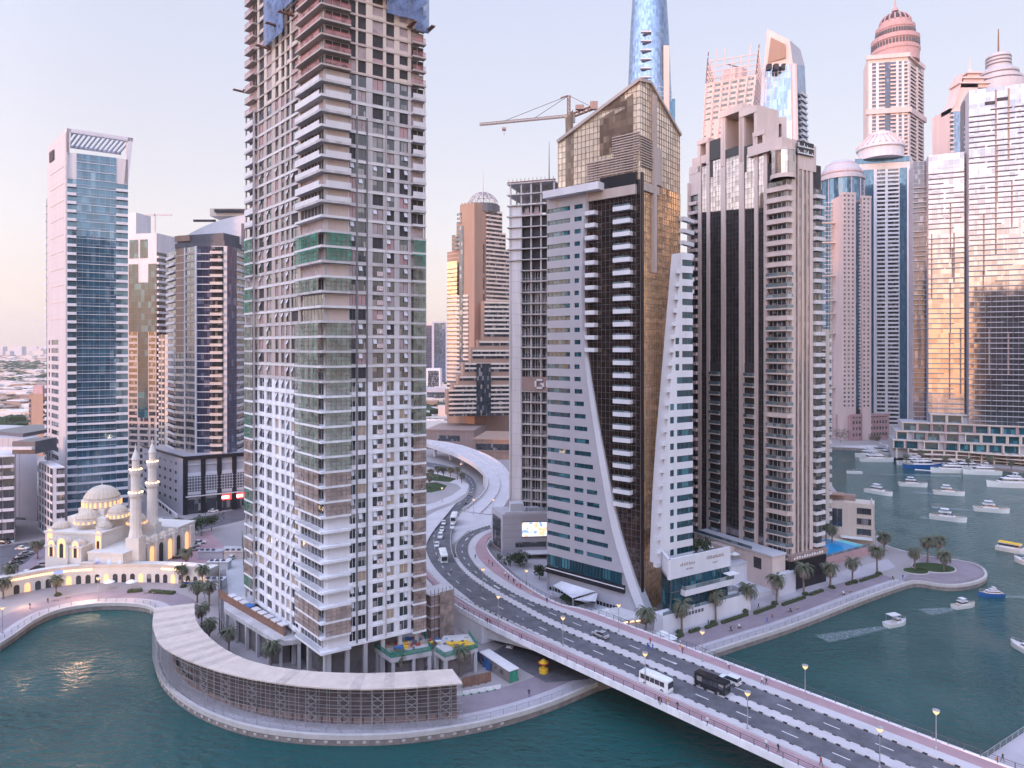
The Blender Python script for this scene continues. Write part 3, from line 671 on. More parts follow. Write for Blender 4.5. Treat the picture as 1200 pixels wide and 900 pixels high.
 bx = (Lp[0] + u[0] * 6 - dl[0] * 6, Lp[1] + u[1] * 6 - dl[1] * 6)
 pb.prism([(bx[0], bx[1]), (bx[0] + u[0] * 9, bx[1] + u[1] * 9), (bx[0] + u[0] * 9 + dl[0] * 5, bx[1] + u[1] * 9 + dl[1] * 5), (bx[0] + dl[0] * 5, bx[1] + dl[1] * 5)], zr, zr + 4.5); pb.build('plant_room', T.root)
 # low wing at the foot
 T.done()
 Cw = P(62, 634, 2)[:2]; foot, fl, fr, tl, tr = corner(Cw, dl, 46, dr, 76)
 T = Tower('annex_block', 'low white annex with window grid at the foot of the blue glass tower', foot, 2, ZA(548, Cw[1]), W['white'], cat='building')
 fh = (ZA(548, Cw[1]) - 3) / 8
 nb = 5
 for k in range(nb):
  a = k * tl / nb; T.col(fl, a, a + .9, 2.5, fh, 8, 'S', wall=W['white']); T.col(fl, a + .9, a + tl / nb, 2.5, fh, 8, 'W', wall=W['white'], sp=1.0, glass=G['dark'])
 T.col(fr, 0, tr * .3, 2.5, fh, 8, 'S', wall=W['white']); T.col(fr, tr * .3, tr, 2.5, fh, 8, 'W', wall=W['white'], sp=1.2, glass=G['dark'])
 T.done()
blue_tower()
# ================================================================ dark residential tower behind it
def dark_tower():
 C = XD(183.5, 395); Lp = XD(140, 400); u = unit(C[0] - Lp[0], C[1] - Lp[1]); back = (-u[1], u[0]); w_ = math.hypot(C[0] - Lp[0], C[1] - Lp[1])
 foot = [Lp, C, (C[0] + back[0] * 22, C[1] + back[1] * 22), (Lp[0] + back[0] * 22, Lp[1] + back[1] * 22)]
 zt = ZA(273, 395); fh = 3.5; n = int((zt - 2) / fh); fh = (zt - 2) / n
 T = Tower('dark_glass_tower', 'narrow tower with dark glass and beige window grid behind the blue glass tower', foot, 2, zt, W['offwhite'])
 fc = (Lp, u); g1, g2, g3 = upx(fc, 151), upx(fc, 162), upx(fc, 174)
 k1 = int(n * .27); k2 = int(n * .62); k3 = n - 2
 zz = lambda k: 2 + k * fh
 for a, b in ((g1, g2), (g2 + .8, g3 + .4), (g3 + 1.2, w_ - 1)):
  T.col(fc, a, b, zz(0), fh, k1, 'W', wall=W['beige'], sp=1.3, mar=.4)
 T.col(fc, g1, g2, zz(k1), fh, k2 - k1, 'W', wall=W['beige'], sp=1.3, mar=.5); T.col(fc, g2, g3, zz(k1), fh, k3 - k1 - 6, 'G', glass=G['teal'], mull=W['greyd']); T.col(fc, g3, w_, zz(k1), fh, k2 - k1, 'W', wall=W['beige'], sp=1.2, mar=.5)
 T.col(fc, g1, g2, zz(k2), fh, k3 - k2 - 3, 'G', glass=G['lav'], mull=W['greyd']); T.col(fc, g3, w_, zz(k2), fh, k3 - k2 - 3, 'G', glass=G['teal'], mull=W['greyd'])
 for a, b in ((g1 + .5, g2 - 3.), (g2 - 2.6, g2), (g3 - 5.5, g3 - .5)): T.col(fc, a, b, zz(n - 4), fh, 3, 'G', glass=G['dark'])
 T.col(((C[0], C[1]), back), 0, 8, 2 + 2 * fh, fh, n - 5, 'B', slab=W['offwhite'], rail=W['offwhite'], d=1.4)
 T.w.prism([foot[0], (Lp[0] + u[0] * (w_ * .45), Lp[1] + u[1] * w_ * .45), (Lp[0] + u[0] * w_ * .45 + back[0] * 12, Lp[1] + u[1] * w_ * .45 + back[1] * 12), foot[3]], zt, ZA(248, 395), 0)
 T.w.box(C[0] - 4, C[0] - 3.4, C[1] + 5, C[1] + 5.5, zt, zt + 12, T.mi(W['grey'])); T.w.box(C[0] - 9, C[0] + 6, C[1] + 5, C[1] + 5.6, zt + 11, zt + 12, T.mi(W['grey']))
 T.done()
 # slim beige tower just right of it
 C = XD(199, 380); Lp = XD(186, 384); u = unit(C[0] - Lp[0], C[1] - Lp[1]); w_ = math.hypot(C[0] - Lp[0], C[1] - Lp[1]); back = (-u[1], u[0])
 foot = [Lp, C, (C[0] + back[0] * 12, C[1] + back[1] * 12), (Lp[0] + back[0] * 12, Lp[1] + back[1] * 12)]
 zt = ZA(392, 380); T = Tower('slim_beige_block', 'slim beige block in the gap left of the vaulted roof tower', foot, 2, zt, W['cream'], cat='building')
 fc = (Lp, u); n = 24; fh = (zt - 2) / n
 for a, b in ((.2, 2.2), (3, 5)): T.col(fc, a, b, 2, fh, n, 'W', wall=W['cream'], sp=1.2)
 T.done()
 # far blue tower in the gap
 a = XD(185.5, 900); b_ = XD(197, 905); foot = [a, b_, (b_[0], b_[1] + 20), (a[0], a[1] + 20)]
 T = Tower('far_blue_tower', 'small hazy blue tower far off in the gap below the luffing crane', foot, 2, ZA(366, 900), W['grey'])
 u = unit(b_[0] - a[0], b_[1] - a[1]); w_ = math.hypot(b_[0] - a[0], b_[1] - a[1]); T.col((a, u), .5, w_ - .5, 2, 4, 28, 'G', glass=G['sky'], mull=W['greyl'], vstep=4); T.w.prism([a, (a[0] + w_ * .55, a[1]), (a[0] + w_ * .55, a[1] + 12), (a[0], a[1] + 12)], ZA(366, 900), ZA(362, 900), 0); T.done()
dark_tower()
# ================================================================ vaulted roof tower on its car park podium
def vault_tower():
 # podium
 Cp = P(214.5, 603.5, 2)[:2]; dl = unit(-.72, .69)
 foot, fl, fr, tl, tr = corner(Cp, dl, 167, GR, 300)
 zt = ZA(537, Cp[1])
 T = Tower('car_park_podium', 'grey car park block with black frame and square lattice panels', foot, 2, zt, W['grey'], cat='building')
 # side: punched openings
 for i in range(5):
  for k in range(7):
   a = 3 + k * (tl - 6) / 7; x = fl[0][0] + fl[1][0] * a; y = fl[0][1] + fl[1][1] * a
   gp, ff = window_t(2.6, 1.6, W['dark'] if i < 4 else G['dark'], W['greyl'], 1, .06); T.p.add('window', gp, x, y, 7 + i * 4.2, math.atan2(fl[1][1], fl[1][0]), (('frame', ff),))
 # black frame
 bf = M(W['black'])
 pxs = (214.5, 235.5, 254.5, 272, 290)
 for q in pxs:
  u = upx(fr, q); bf.fbox(fr, u - .1, u + 1.9, 2, zt, .02, .8)
 bf.fbox(fr, 0, tr, zt - .9, zt + .7, -.5, 1.1); bf.fbox(fl, 0, tl, zt - .1, zt + .7, -.5, .5)
 bf.build('black_frame', T.root)
 for i in range(1, 5):
  T.w.fbox(fr, 0, tr, 8.8 + i * 3.9, 9.2 + i * 3.9, 0, .45, T.mi(W['greyl']))
 for a, b in zip(pxs[:-1], pxs[1:]):
  u0, u1 = upx(fr, a) + 1.9, upx(fr, b); c = (u0 + u1) / 2; k = M(W['greyl'], W['greyd'])
  k.fbox(fr, c - 4, c + 4, 11, 20.5, .02, .7, 0); k.fbox(fr, c - 2.9, c + 2.9, 12.3, 19.3, .7, .75, 1)
  for j in range(5): k.fbox(fr, c - 2.9, c + 2.9, 13 + j * 1.35, 13.2 + j * 1.35, .75, .9, 0); k.fbox(fr, c - 2.4 + j * 1.15, c - 2.2 + j * 1.15, 12.3, 19.3, .75, .9, 0)
  k.build('lattice_panel', T.root)
 sf = M(G['dark'], W['dark']); sf.fbox(fr, 2, tr, 2.1, 8.6, .02, .1, 0); sf.build('shop_front', T.root)
 for (a, b, nm) in ((256, 271, 0), (273, 287, 1)):
  u0, u1 = upx(fr, a), upx(fr, b); k = M(glow('shop_sign_red', (.9, .05, .04), 1.2), glow('shop_sign_white', (1, .95, .95), 1.4)); k.fbox(fr, u0, u1, 7.0, 9.4, .3, .5, 0)
  for j in range(5): k.fbox(fr, u0 + 1 + j * (u1 - u0 - 2) / 5, u0 + 1.7 + j * (u1 - u0 - 2) / 5, 7.6, 8.9, .5, .56, 1)
  k.build('shop_sign', T.root)
 T.w.fbox(fr, 1, tr, 10.0, 10.4, 0, 1.6, T.mi(W['offwhite']))
 T.done()
 # access ramp wall beside the podium
 m = M(W['offwhite'], W['dark']);
 for k in range(10):
  a = -2 + k * tl / 10
 A, B_ = Cp, foot[0]; n = (fl[1][1], -fl[1][0])
 o = lambda t, d: (Cp[0] + dl[0] * t + n[0] * d, Cp[1] + dl[1] * t + n[1] * d)
 m.prism([o(tl, 3), o(-2, 3), o(-2, 3.6), o(tl, 3.6)][::-1], 2, [10.5, 3.2, 3.2, 10.5][::-1]);
 for k in range(9):
  t = 4 + k * 4.2; z = 2.6 + 7 * t / tl; p = o(t, 3.64); q = o(t + 3, 3.64); m.poly([(q[0], q[1], z - 1.2 + .5), (p[0], p[1], z - 1.2), (p[0], p[1], z + .3), (q[0], q[1], z + .8)], 1)
 o_ = m.build('ramp_wall'); tag(o_, 'sloping white ramp wall with dark slots beside the car park block', 'wall')
 # tower
 pl = [XD(197, 352), XD(207, 337), XD(231, 326), XD(266, 326), XD(277, 332), XD(292, 350)]
 ztop = ZA(289, 328); fh = 3.55; z0 = zt; n = int((ztop - z0) / fh); fh = (ztop - z0) / n
 cx = sum(p[0] for p in pl) / 6; foot = pl + [(pl[-1][0] + 4, 372), (pl[0][0] - 2, 372)]
 T = Tower('vault_roof_tower', 'beige and dark glass tower with curved vault roof above the car park block', foot, 2, ztop, W['offwhite'])
 def F2(i): a, b = pl[i], pl[i + 1]; return (a, unit(b[0] - a[0], b[1] - a[1])), math.hypot(b[0] - a[0], b[1] - a[1])
 fc, w_ = F2(0); T.col(fc, .3, w_ - .3, z0, fh, n, 'B', slab=W['offwhite'], rail=W['offwhite'], d=1.2)
 fc, w_ = F2(1); u1 = upx(fc, 217)
 T.col(fc, 0, u1, z0, fh, n - 14, 'B', slab=W['cream'], rail=W['cream'], d=.8, z0_=0); T.w.fbox(fc, 0, u1, z0 + fh * (n - 14), ztop, 0, .5, T.mi(W['tan']))
 for i in range(14): T.w.fbox(fc, 0.3, u1, z0 + fh * (n - 14 + i), z0 + fh * (n - 14 + i) + .4, .5, .6, T.mi(W['cream']))
 T.col(fc, u1, u1 + .8, z0, fh, n, 'S', wall=W['white'], proud=.6); T.col(fc, u1 + .8, w_ - 1, z0, fh, n, 'W', wall=W['beige'], sp=1.2, proud=.5); T.col(fc, w_ - 1, w_, z0, fh, n, 'S', wall=W['white'], proud=.6)
 fc, w_ = F2(2); u1, u2 = upx(fc, 248), upx(fc, 262)
 T.col(fc, 0, u1, z0, fh, n, 'G', glass=G['lav'], mull=W['greyd']); T.bands(fc, 0, u1, z0, fh, n, .45, .45, W['offwhite'])
 T.col(fc, u1, u2, z0, fh, n, 'B', slab=W['offwhite'], rail=W['cream'], d=2.0); T.bands(fc, u2, w_, z0, fh, n, .3, .3, W['offwhite'])
 fc, w_ = F2(3); T.col(fc, .0, w_, z0, fh, n, 'G', glass=G['sky'], mull=W['greyl'])
 fc, w_ = F2(4); T.col(fc, .0, w_, z0, fh, n, 'B', slab=W['offwhite'], rail=W['offwhite'], d=1.0)
 # crown: dark storey and barrel vault
 c1 = M(W['greyd'], W['tan']); q0, q1 = XD(206, 336), XD(264, 327); uu = unit(q1[0] - q0[0], q1[1] - q0[1]); ww = math.hypot(q1[0] - q0[0], q1[1] - q0[1])
 c1.fbox((q0, uu), 0, ww, ztop, ztop + 2.5, -16, .5, 0); c1.fbox((q0, uu), 1, ww - 1, ztop + 2.5, ztop + 6.5, -15, 0, 0); c1.fbox((q0, uu), 0, ww * .3, ztop + 3.5, ztop + 6.2, 0, .8, 1); c1.build('crown', T.root)
 v = M(W['greyl']); b0, b1 = XD(208, 345), XD(300, 338); prof = []
 for k in range(13):
  t = k / 12; prof.append((b0[0] + (b1[0] - b0[0]) * t, ztop + 1 + (ZA(250, 335) - ztop - 1) * math.sin(t * math.pi / 2) ** .8))
 vs = [(x, 338, z) for x, z in prof] + [(x, 362, z) for x, z in prof]
 fs = [(k, k + 1, 14 + k, 13 + k) for k in range(12)]
 base = len(vs); vs += [(b1[0], 338, ztop), (b0[0], 338, ztop)]; fs.append(tuple([base + 1, base] + list(range(12, -1, -1)))); v.add(vs, fs); v.build('vault_roof', T.root)
 t2 = M(W['cream'], W['dark']); x0, x1 = XD(248, 345)[0], XD(292, 345)[0]; t2.box(x0, x1, 343, 358, ZA(254, 345), ZA(245, 345)); t2.box(x0 + 3, x1, 341, 343, ZA(250, 345), ZA(247, 345), 1); t2.box(XD(222, 345)[0], x0, 349, 350, ZA(258, 345), ZA(255.5, 345), 1); t2.build('plant_room', T.root)
 T.w.fbox((XD(283, 334), (1, 0)), 0, 2, ztop, ZA(262, 334), 0, .3, T.mi(W['greyd']))
 T.done()
vault_tower()
# ================================================================ small blocks at far left
def left_blocks():
 C = XD(50.5, 480); foot = [XD(34, 486), C, XD(58, 484), XD(42, 510)]
 T = Tower('orange_tower', 'small orange rendered tower glimpsed left of the blue glass tower', foot, 2, ZA(462, 480), W['tan']); fl = (foot[0], unit(C[0] - foot[0][0], C[1] - foot[0][1])); fr = (C, unit(foot[2][0] - C[0], foot[2][1] - C[1]))
 fh = 3.6; n = 11
 T.col(fl, 0, 2.2, 2, fh, n, 'W', wall=W['tan'], sp=1.6); T.col(fr, .2, 4.3, 2, fh, n, 'B', slab=W['cream'], rail=W['cream'], d=.8)
 T.w.prism([XD(39, 484), XD(50, 482), XD(57, 486), XD(45, 500)], ZA(462, 480), ZA(452, 480), T.mi(W['rose'])); T.done()
 C = XD(43.5, 300); foot, fl, fr, tl, tr = corner(C, unit(-.97, .25), -30, unit(.3, .95), 45.5)
 foot = [XD(-30, 310), C, XD(43.6, 352), XD(-40, 362)]
 T = Tower('grey_warehouse', 'plain grey block with flat parapet roof behind the street at far left', foot, 2, ZA(515, 300), W['grey'], cat='building')
 T.w.prism([(foot[0][0] + 2, 318), (C[0] - 12, 308), (C[0] - 12, 340), (foot[0][0] + 2, 345)], ZA(515, 300), ZA(515, 300) + 1.6, T.mi(W['greyd']))
 fc = (foot[0], unit(C[0] - foot[0][0], C[1] - foot[0][1])); T.w.fbox(fc, 0, 30, 2, 3, 0, .4, T.mi(W['greyd']));
 for k in range(9): T.w.fbox(fc, k * 3.2 + 1, k * 3.2 + 1.06, 3, ZA(515, 300), 0, .05, T.mi(W['greyd']))
 T.done()
 C = XD(17.5, 268); foot = [XD(-40, 262), C, XD(18.5, 292), XD(-40, 292)]; zt = ZA(534, 268)
 T = Tower('balcony_block', 'low white apartment block with curved dark balconies at the left edge', foot, 2, zt, W['offwhite'], cat='building'); fc = (foot[0], unit(C[0] - foot[0][0], C[1] - foot[0][1])); w_ = math.hypot(C[0] - foot[0][0], C[1] - foot[0][1])
 n = 8; fh = (zt - 2) / n
 for k in range(4): T.col(fc, k * w_ / 4 + .1, (k + 1) * w_ / 4 - .1, 2, fh, n, 'B', slab=W['white'], rail=W['white'], d=1.2, rh=.9)
 T.w.box(-190, C[0] - 4, 272, 285, zt, zt + 5, T.mi(W['greyd'])); T.w.box(-190, C[0] - 8, 270, 272, zt + 2, zt + 3, T.mi(W['offwhite']))
 T.done()
left_blocks()
# ================================================================ stepped stone tower with lattice dome
def stepped_tower():
 Y = 550.0; X = lambda px, y=Y: (px - CX) / F * y
 # it stands turned: lit side faces left, shaded side faces right
 dl, dr = unit(-.75, .66), unit(.80, .60)
 def blk(T, C, pl, pr, z0, z1, mat):
  foot, fl, fr, tl, tr = corner(C, dl, pl, dr, pr); T.w.prism(foot, z0, z1, T.mi(mat)); return fl, fr, tl, tr
 C = (X(556), Y); foot, fl, fr, tl, tr = corner(C, dl, 539, dr, 586)
 zt = ZA(237, Y)
 T = Tower('stepped_stone_tower', 'brown stone stepped tower crowned by an open lattice dome and spire', foot, 2, zt, W['tan'])
 # shoulders stepping down on both sides
 for (pl, pr, py) in ((535, 588.5, 256), (529.5, 592.5, 272), (524, 597.5, 290)):
  Cc = (X(556), Y + 1.5 + (556 - pl) * .12); fl2, fr2, a, b = blk(T, Cc, pl, pr, 2, ZA(py, Y), W['tan'])
 fh = 3.45; ztop = ZA(292, Y); n = int((ztop - 25) / fh)
 # front slab between the two window bays
 foot2, fL, fR, tl2, tr2 = corner((X(556), Y), dl, 524, dr, 597)
 q = T.part('window_band', G['dark'], W['cream'])
 uD = upx(fR, 567); uE = upx(fR, 569.5)
 for i in range(n + 10):
  z = 25 + i * fh
  lim = upx(fR, 597 if z < ztop else (592 if z < ZA(272, Y) else 588)); a0 = uE
  q.fbox(fR, a0, lim, z, z + 2.0, .1, .5, 0); q.fbox(fR, a0, lim, z + 2.0, z + fh, .1, 1.2 if i % 1 == 0 else .6, 1)
  ll = upx(fL, 524 if z < ztop else (530 if z < ZA(272, Y) else 536)); r_ = upx(fL, 541)
  if i < 28: q.fbox(fL, ll, upx(fL, 549), z, z + 1.8, .1, .3, 0); q.fbox(fL, ll, upx(fL, 549), z + 1.8, z + fh, .1, .5, 1)
  elif z > ztop: q.fbox(fL, ll, r_, z, z + 1.8, .1, .5, 0)
  elif i % 1 == 0: q.fbox(fL, ll, upx(fL, 537), z, z + .25, .1, .2, 1)
 g = M(G['gold'], W['greyd']); g.fbox(fL, upx(fL, 524.5), upx(fL, 536), 50, 150, .35, .45, 0);
 for i in range(28): g.fbox(fL, upx(fL, 524.5), upx(fL, 536), 50 + i * fh, 50.8 + i * fh, .46, .55, 1)
 g.build('mirror_bay', T.root)
 k = M(G['dark']); k.fbox(fL, upx(fL, 539), upx(fL, 543), 60, ZA(262, Y), .4, .7); k.fbox(fR, upx(fR, 566), upx(fR, 567.4), 60, ZA(285, Y), .1, .6); k.build('glazed_slot', T.root)
 # lower wing spreading to the left in steps
 steps = [(566, 352), (560, 398), (552, 407), (543, 425), (537, 440), (530, 450), (524, 458)]
 for j, (px, py) in enumerate(steps):
  z1 = ZA(py, Y - 16); o = (X(px, Y - 12 - j), Y - 12 - j); dw = unit(.985, .17); e_ = walk(o, dw, 598.5)[0]; nrm = (dw[1], -dw[0])
  pts_ = [o, e_, (e_[0] - nrm[0] * 22, e_[1] - nrm[1] * 22), (o[0] - nrm[0] * 22, o[1] - nrm[1] * 22)]
  T.w.prism(pts_, 25, z1, T.mi(W['tan']))
  fc = (o, dw); L_ = math.hypot(e_[0] - o[0], e_[1] - o[1]); zb = ZA(steps[j + 1][1], Y - 16) if j < 6 else 25
  zz = 25 + fh * math.ceil((zb - 25) / fh)
  while zz < z1 - 2:
   q.fbox(fc, 1.2, L_, zz, zz + 2.0, .1, .3, 0); q.fbox(fc, 1.2, L_, zz + 2, zz + fh, .1, 1.0, 1); zz += fh
 o = (X(524, Y - 18), Y - 18); fc = (o, unit(.985, .17)); gg = M(G['dark'], W['greyd']); gg.fbox(fc, upx(fc, 558), upx(fc, 575), 27, 66, 1.1, 1.4, 0); gg.build('tall_glazed_entrance', T.root)
 # lattice dome and spire
 d = M(W['grey'], W['greyd']); c = (X(565), Y + 18); rr = 12.5
 d.lathe(c, [(rr + 1, zt - 6), (rr + 1, zt + 1), (0.1, zt + 1.2)], 20, 1)
 for k2 in range(12):
  a = k2 * math.pi / 6
  for s in range(8):
   t0, t1 = s * math.pi / 16, (s + 1) * math.pi / 16
   p = lambda t, b=a: (c[0] + rr * math.cos(t) * math.cos(b), c[1] + rr * math.cos(t) * math.sin(b), zt + 1 + 11 * math.sin(t))
   d.beam(p(t0), p(t1), .5)
   if s % 2: d.beam(p(t1), p(t1, a + math.pi / 6), .4); d.beam(p(t0 - math.pi / 16 if s else t0), p(t1, a + math.pi / 6), .3)
 d.beam((c[0], c[1], zt + 11), (c[0], c[1], ZA(199, Y + 18)), .9, 0, .25, 6); d.build('lattice_dome', T.root)
 for px in (541, 544.5, 548): T.w.fbox(fL, upx(fL, px), upx(fL, px) + 1, zt, zt + 1, -.2, .3, 0)
 T.done()
 # podium blocks
 for nm, lb, a, b, yy, py0, zb, mat in (
  ('podium_block', 'brown stone podium with dark strip windows below the stepped tower', 499, 556, 515, 503, 2, 'brown'),
  ('podium_block', 'orange stone podium with planted roof terrace beside the flyover', 554, 612, 470, 514, 2, 'tan')):
  A, B_ = XD(a, yy), XD(b, yy - 6); u = unit(B_[0] - A[0], B_[1] - A[1]); bk = (-u[1], u[0]); w_ = math.hypot(B_[0] - A[0], B_[1] - A[1])
  foot = [A, B_, (B_[0] + bk[0] * 45, B_[1] + bk[1] * 45), (A[0] + bk[0] * 45, A[1] + bk[1] * 45)]; zt = ZA(py0, yy)
  T = Tower(nm, lb, foot, zb, zt, W[mat], cat='building'); fc = (A, u)
  for (s0, s1) in ((.25, .7),) if mat == 'brown' else ((.06, .98),):
   T.col(fc, w_ * s0, w_ * s1, 7, 5.5, 1, 'W', wall=W[mat], sp=1.2, glass=G['dark'], split=8)
  T.w.fbox(fc, 0, w_, zt - 1, zt, 0, .5, 0)
  for k in range(5): T.w.fbox(fc, w_ * (k + .2) / 5, w_ * (k + .2) / 5 + .25, 2, zt, 0, .1, T.mi(W['rose']))
  T.done()
stepped_tower()
# ================================================================ concrete frame tower with the big letters
LET = {'G': ['01110', '10000', '10011', '10001', '01110'], 'C': ['01111', '10000', '10000', '10000', '01111'], 'P': ['11110', '10001', '11110', '10000', '10000'],
       'A': ['01110', '10001', '11111', '10001', '10001'], 'R': ['11110', '10001', '11110', '10010', '10001'], 'M': ['10001', '11011', '10101', '10001', '10001'], 'I': ['111', '010', '010', '010', '111'], 'N': ['10001', '11001', '10101', '10011', '10001'], 'S': ['01111', '10000', '01110', '00001', '11110'], 'O': ['01110', '10001', '10001', '10001', '01110'], 'T': ['11111', '00100', '00100', '00100', '00100'], 'E': ['11111', '10000', '11110', '10000', '11111'], 'K': ['10001', '10010', '11100', '10010', '10001'], 'L': ['10000', '10000', '10000', '10000', '11111'], 'D': ['11110', '10001', '10001', '10001', '11110'], ' ': ['000'] * 5}
def letters(m, fc, txt, u, z, h, d, mi=0, th=.15):
 c = h / 5
 for ch in txt:
  rows = LET[ch]
  for j, r in enumerate(rows):
   i = 0
   while i < len(r):
    if r[i] == '1':
     k = i
     while k < len(r) and r[k] == '1': k += 1
     m.fbox(fc, u + i * c, u + k * c, z + (4 - j) * c + .002 * (i % 2), z + (5 - j) * c, d, d + th, mi); i = k
    else: i += 1
  u += (len(rows[0]) + 1) * c
def frame_tower():
 A = XD(597.5, 268); B_ = XD(650, 262); u = unit(B_[0] - A[0], B_[1] - A[1]); bk = (-u[1], u[0]); w_ = 18.0
 B_ = (A[0] + u[0] * w_, A[1] + u[1] * w_)
 foot = [A, B_, (B_[0] + bk[0] * 16, B_[1] + bk[1] * 16), (A[0] + bk[0] * 16, A[1] + bk[1] * 16)]; zt = ZA(205, 266)
 fh = 4.25; n = int((zt - 2) / fh)
 T = Tower('concrete_frame_tower', 'unfinished concrete frame tower with blank shaft wall and large letters', foot, 2, 2 + fh * (n - 3), W['dark'])
 fc = (A, u); us = upx(fc, 611)
 T.w.fbox(fc, 0, us, 2, ZA(240, 266), 0, .9, T.mi(W['offwhite']))
 for i in range(1, int(n * .8)): T.w.fbox(fc, 0, us, 2 + i * fh, 2.12 + i * fh, .9, .96, T.mi(W['grey']))
 rnd = random.Random(5)
 for i in range(n + 1):
  z = 2 + i * fh; s = M(W['conc']); s.fbox(fc, us if i < n - 7 else -.8, w_ + .5, z - .4, z, -15, 1.6); s.build('floor_slab', T.root)
 cu = [us, upx(fc, 622.5), upx(fc, 634), w_]
 for c in cu + ([.3]):
  for dd in (.5, -7): T.w.fbox(fc, c, c + .55, 2, 2 + fh * n, dd, dd + .6, T.mi(W['conc']))
 for i in range(n - 2):
  z = 2 + i * fh
  for k in range(3):
   a, b = cu[k] + .6, cu[k + 1] - .1
   if i < n - 8:
    x = fc[0][0] + u[0] * a + u[1] * .1; y = fc[0][1] + u[1] * a - u[0] * .1; ang = math.atan2(u[1], u[0])
    gp, ff = window_t(round(b - a, 2), round(fh - .5, 2), G['dark'], W['offwhite'], 3, .05, .12); T.p.add('window', gp, x, y, z, ang, (('frame', ff),))
    T.p.add('railing', balcony_t(round(b - a, 2), 1.5, W['conc'], W['metal'], 'bars')[1], x, y, z, ang)
   elif rnd.random() < .5:
    T.w.fbox(fc, a, b, z, z + 1.2, -.5, 0, T.mi(rnd.choice((W['conc'], W['pink'], W['rose'], W['blue']))))
   if rnd.random() < .35: T.w.fbox(fc, a + .5, b - 1, z, z + fh * .8, -1, -.6 if i > n - 9 else .05, T.mi(rnd.choice((W['block'], W['conc'], W['cream']))))
 rt = M(W['rust']); rt.fbox(fc, -.6, w_ + 1, 2 + fh * n, 2 + fh * n + .5, 1.2, 1.6);
 for k in range(12): rt.fbox(fc, k * w_ / 11, k * w_ / 11 + .15, 2 + fh * n, 2 + fh * n + 1.6, 1.3, 1.45)
 rt.build('rebar', T.root)
 mast = M(W['greyd']); p = XD(643.5, 271); mast.beam((*p, 2 + fh * n), (*p, ZA(166, 271)), .5, 0, .15); mast.box(p[0] - 1.2, p[0] + 1.2, p[1] - 1, p[1] + 1, 2 + fh * n, 2 + fh * n + 2.5); mast.build('antenna', T.root)
 lt = M(W['white'], W['brown']); z = ZA(455, 266); lt.fbox(fc, us + .7, w_, z - .8, z + 4.6, 1.65, 1.7, 1); letters(lt, fc, 'GC', upx(fc, 628.5), z, 3.8, 1.7, 0, .5); lt.build('letter_sign', T.root)
 T.done()
frame_tower()
def lattice_box(m, a, b, w, seg, mi=0, t=.25, tri=False):
 """square lattice mast or boom from a to b"""
 a = Vector(a); b = Vector(b); d = (b - a).normalized(); up = Vector((0, 0, 1)) if abs(d.z) < .9 else Vector((0, 1, 0)); x = d.cross(up).normalized(); y = x.cross(d)
 cs = [(-.5, -.5), (.5, -.5), (.5, .5), (-.5, .5)] if not tri else [(-.5, 0), (.5, 0), (0, .9)]
 nc = len(cs); R_ = []
 for k in range(seg + 1):
  p = a + (b - a) * k / seg; R_.append([p + x * c * w + y * e_ * w for c, e_ in cs])
 for j in range(nc): m.beam(R_[0][j], R_[-1][j], t, mi)
 for k in range(seg):
  for j in range(nc):
   m.beam(R_[k][j], R_[k + 1][(j + 1) % nc], t * .6, mi); m.beam(R_[k][j], R_[k][(j + 1) % nc], t * .6, mi)
def hammerhead():
 Y = 330.; p = XD(666.5, Y); zc = ZA(137, Y); zt = ZA(112, Y); tip = XD(562, Y + 8); ctr = XD(699, Y - 3)
 t = thing('tower_crane', 'hammerhead tower crane with long thin jib and yellow cab above the gold glass tower', 'crane', (p[0], p[1], 2))
 m = M(W['yel']); lattice_box(m, (*p, 2), (*p, zc), 2.2, 48, 0, .35); m.build('mast', t)
 m = M(W['rust'], W['steelw']); lattice_box(m, (p[0], p[1], zc), (tip[0], tip[1], ZA(147, Y + 8)), 1.3, 26, 0, .2, True); m.build('jib', t)
 m = M(W['rust'], W['brown']); lattice_box(m, (p[0], p[1], zc), (ctr[0], ctr[1], ZA(127, Y)), 1.6, 6, 0, .35); m.box(ctr[0] - 3, ctr[0] + .5, ctr[1] - 1.2, ctr[1] + 1.2, ZA(131, Y), ZA(122, Y), 1); m.box(ctr[0] - 10, ctr[0] - 6, ctr[1] - 1, ctr[1] + 1, ZA(131, Y), ZA(126, Y), 1); m.build('counter_jib', t)
 m = M(W['yel'], G['dark']); m.box(p[0] - 1.6, p[0] + 1.6, p[1] - 1.6, p[1] + 1.6, zc - 3.5, zc, 0); m.box(p[0] + 1.7, p[0] + 3, p[1] - 1.5, p[1], zc - 3, zc - .4, 1); m.build('cab', t)
 m = M(W['rust']); lattice_box(m, (*p, zc), (*p, zt), 1.3, 5, 0, .35); m.beam((p[0] - .5, p[1], zt), (p[0] - 4, p[1], zt - 1.2), .5); m.build('apex', t)
 m = M(W['greyd'])
 for f in (.38, .72): m.beam((p[0], p[1], zt), (p[0] + (tip[0] - p[0]) * f, p[1] + (tip[1] - p[1]) * f, zc + (ZA(147, Y + 8) - zc) * f + 1), .22)
 m.beam((p[0], p[1], zt), (ctr[0] - 3, ctr[1], ZA(127, Y)), .22); m.build('stay_cable', t)
 m = M(W['brown']); x = p[0] + (tip[0] - p[0]) * .72; y = p[1] + (tip[1] - p[1]) * .72; zz = zc + (ZA(147, Y) - zc) * .72; m.box(x - 1, x + 1, y - 1, y + 1, zz - 1.6, zz - .5); m.beam((x, y, zz - 1), (x, y, zz - 4), .2); m.build('trolley', t)
hammerhead()
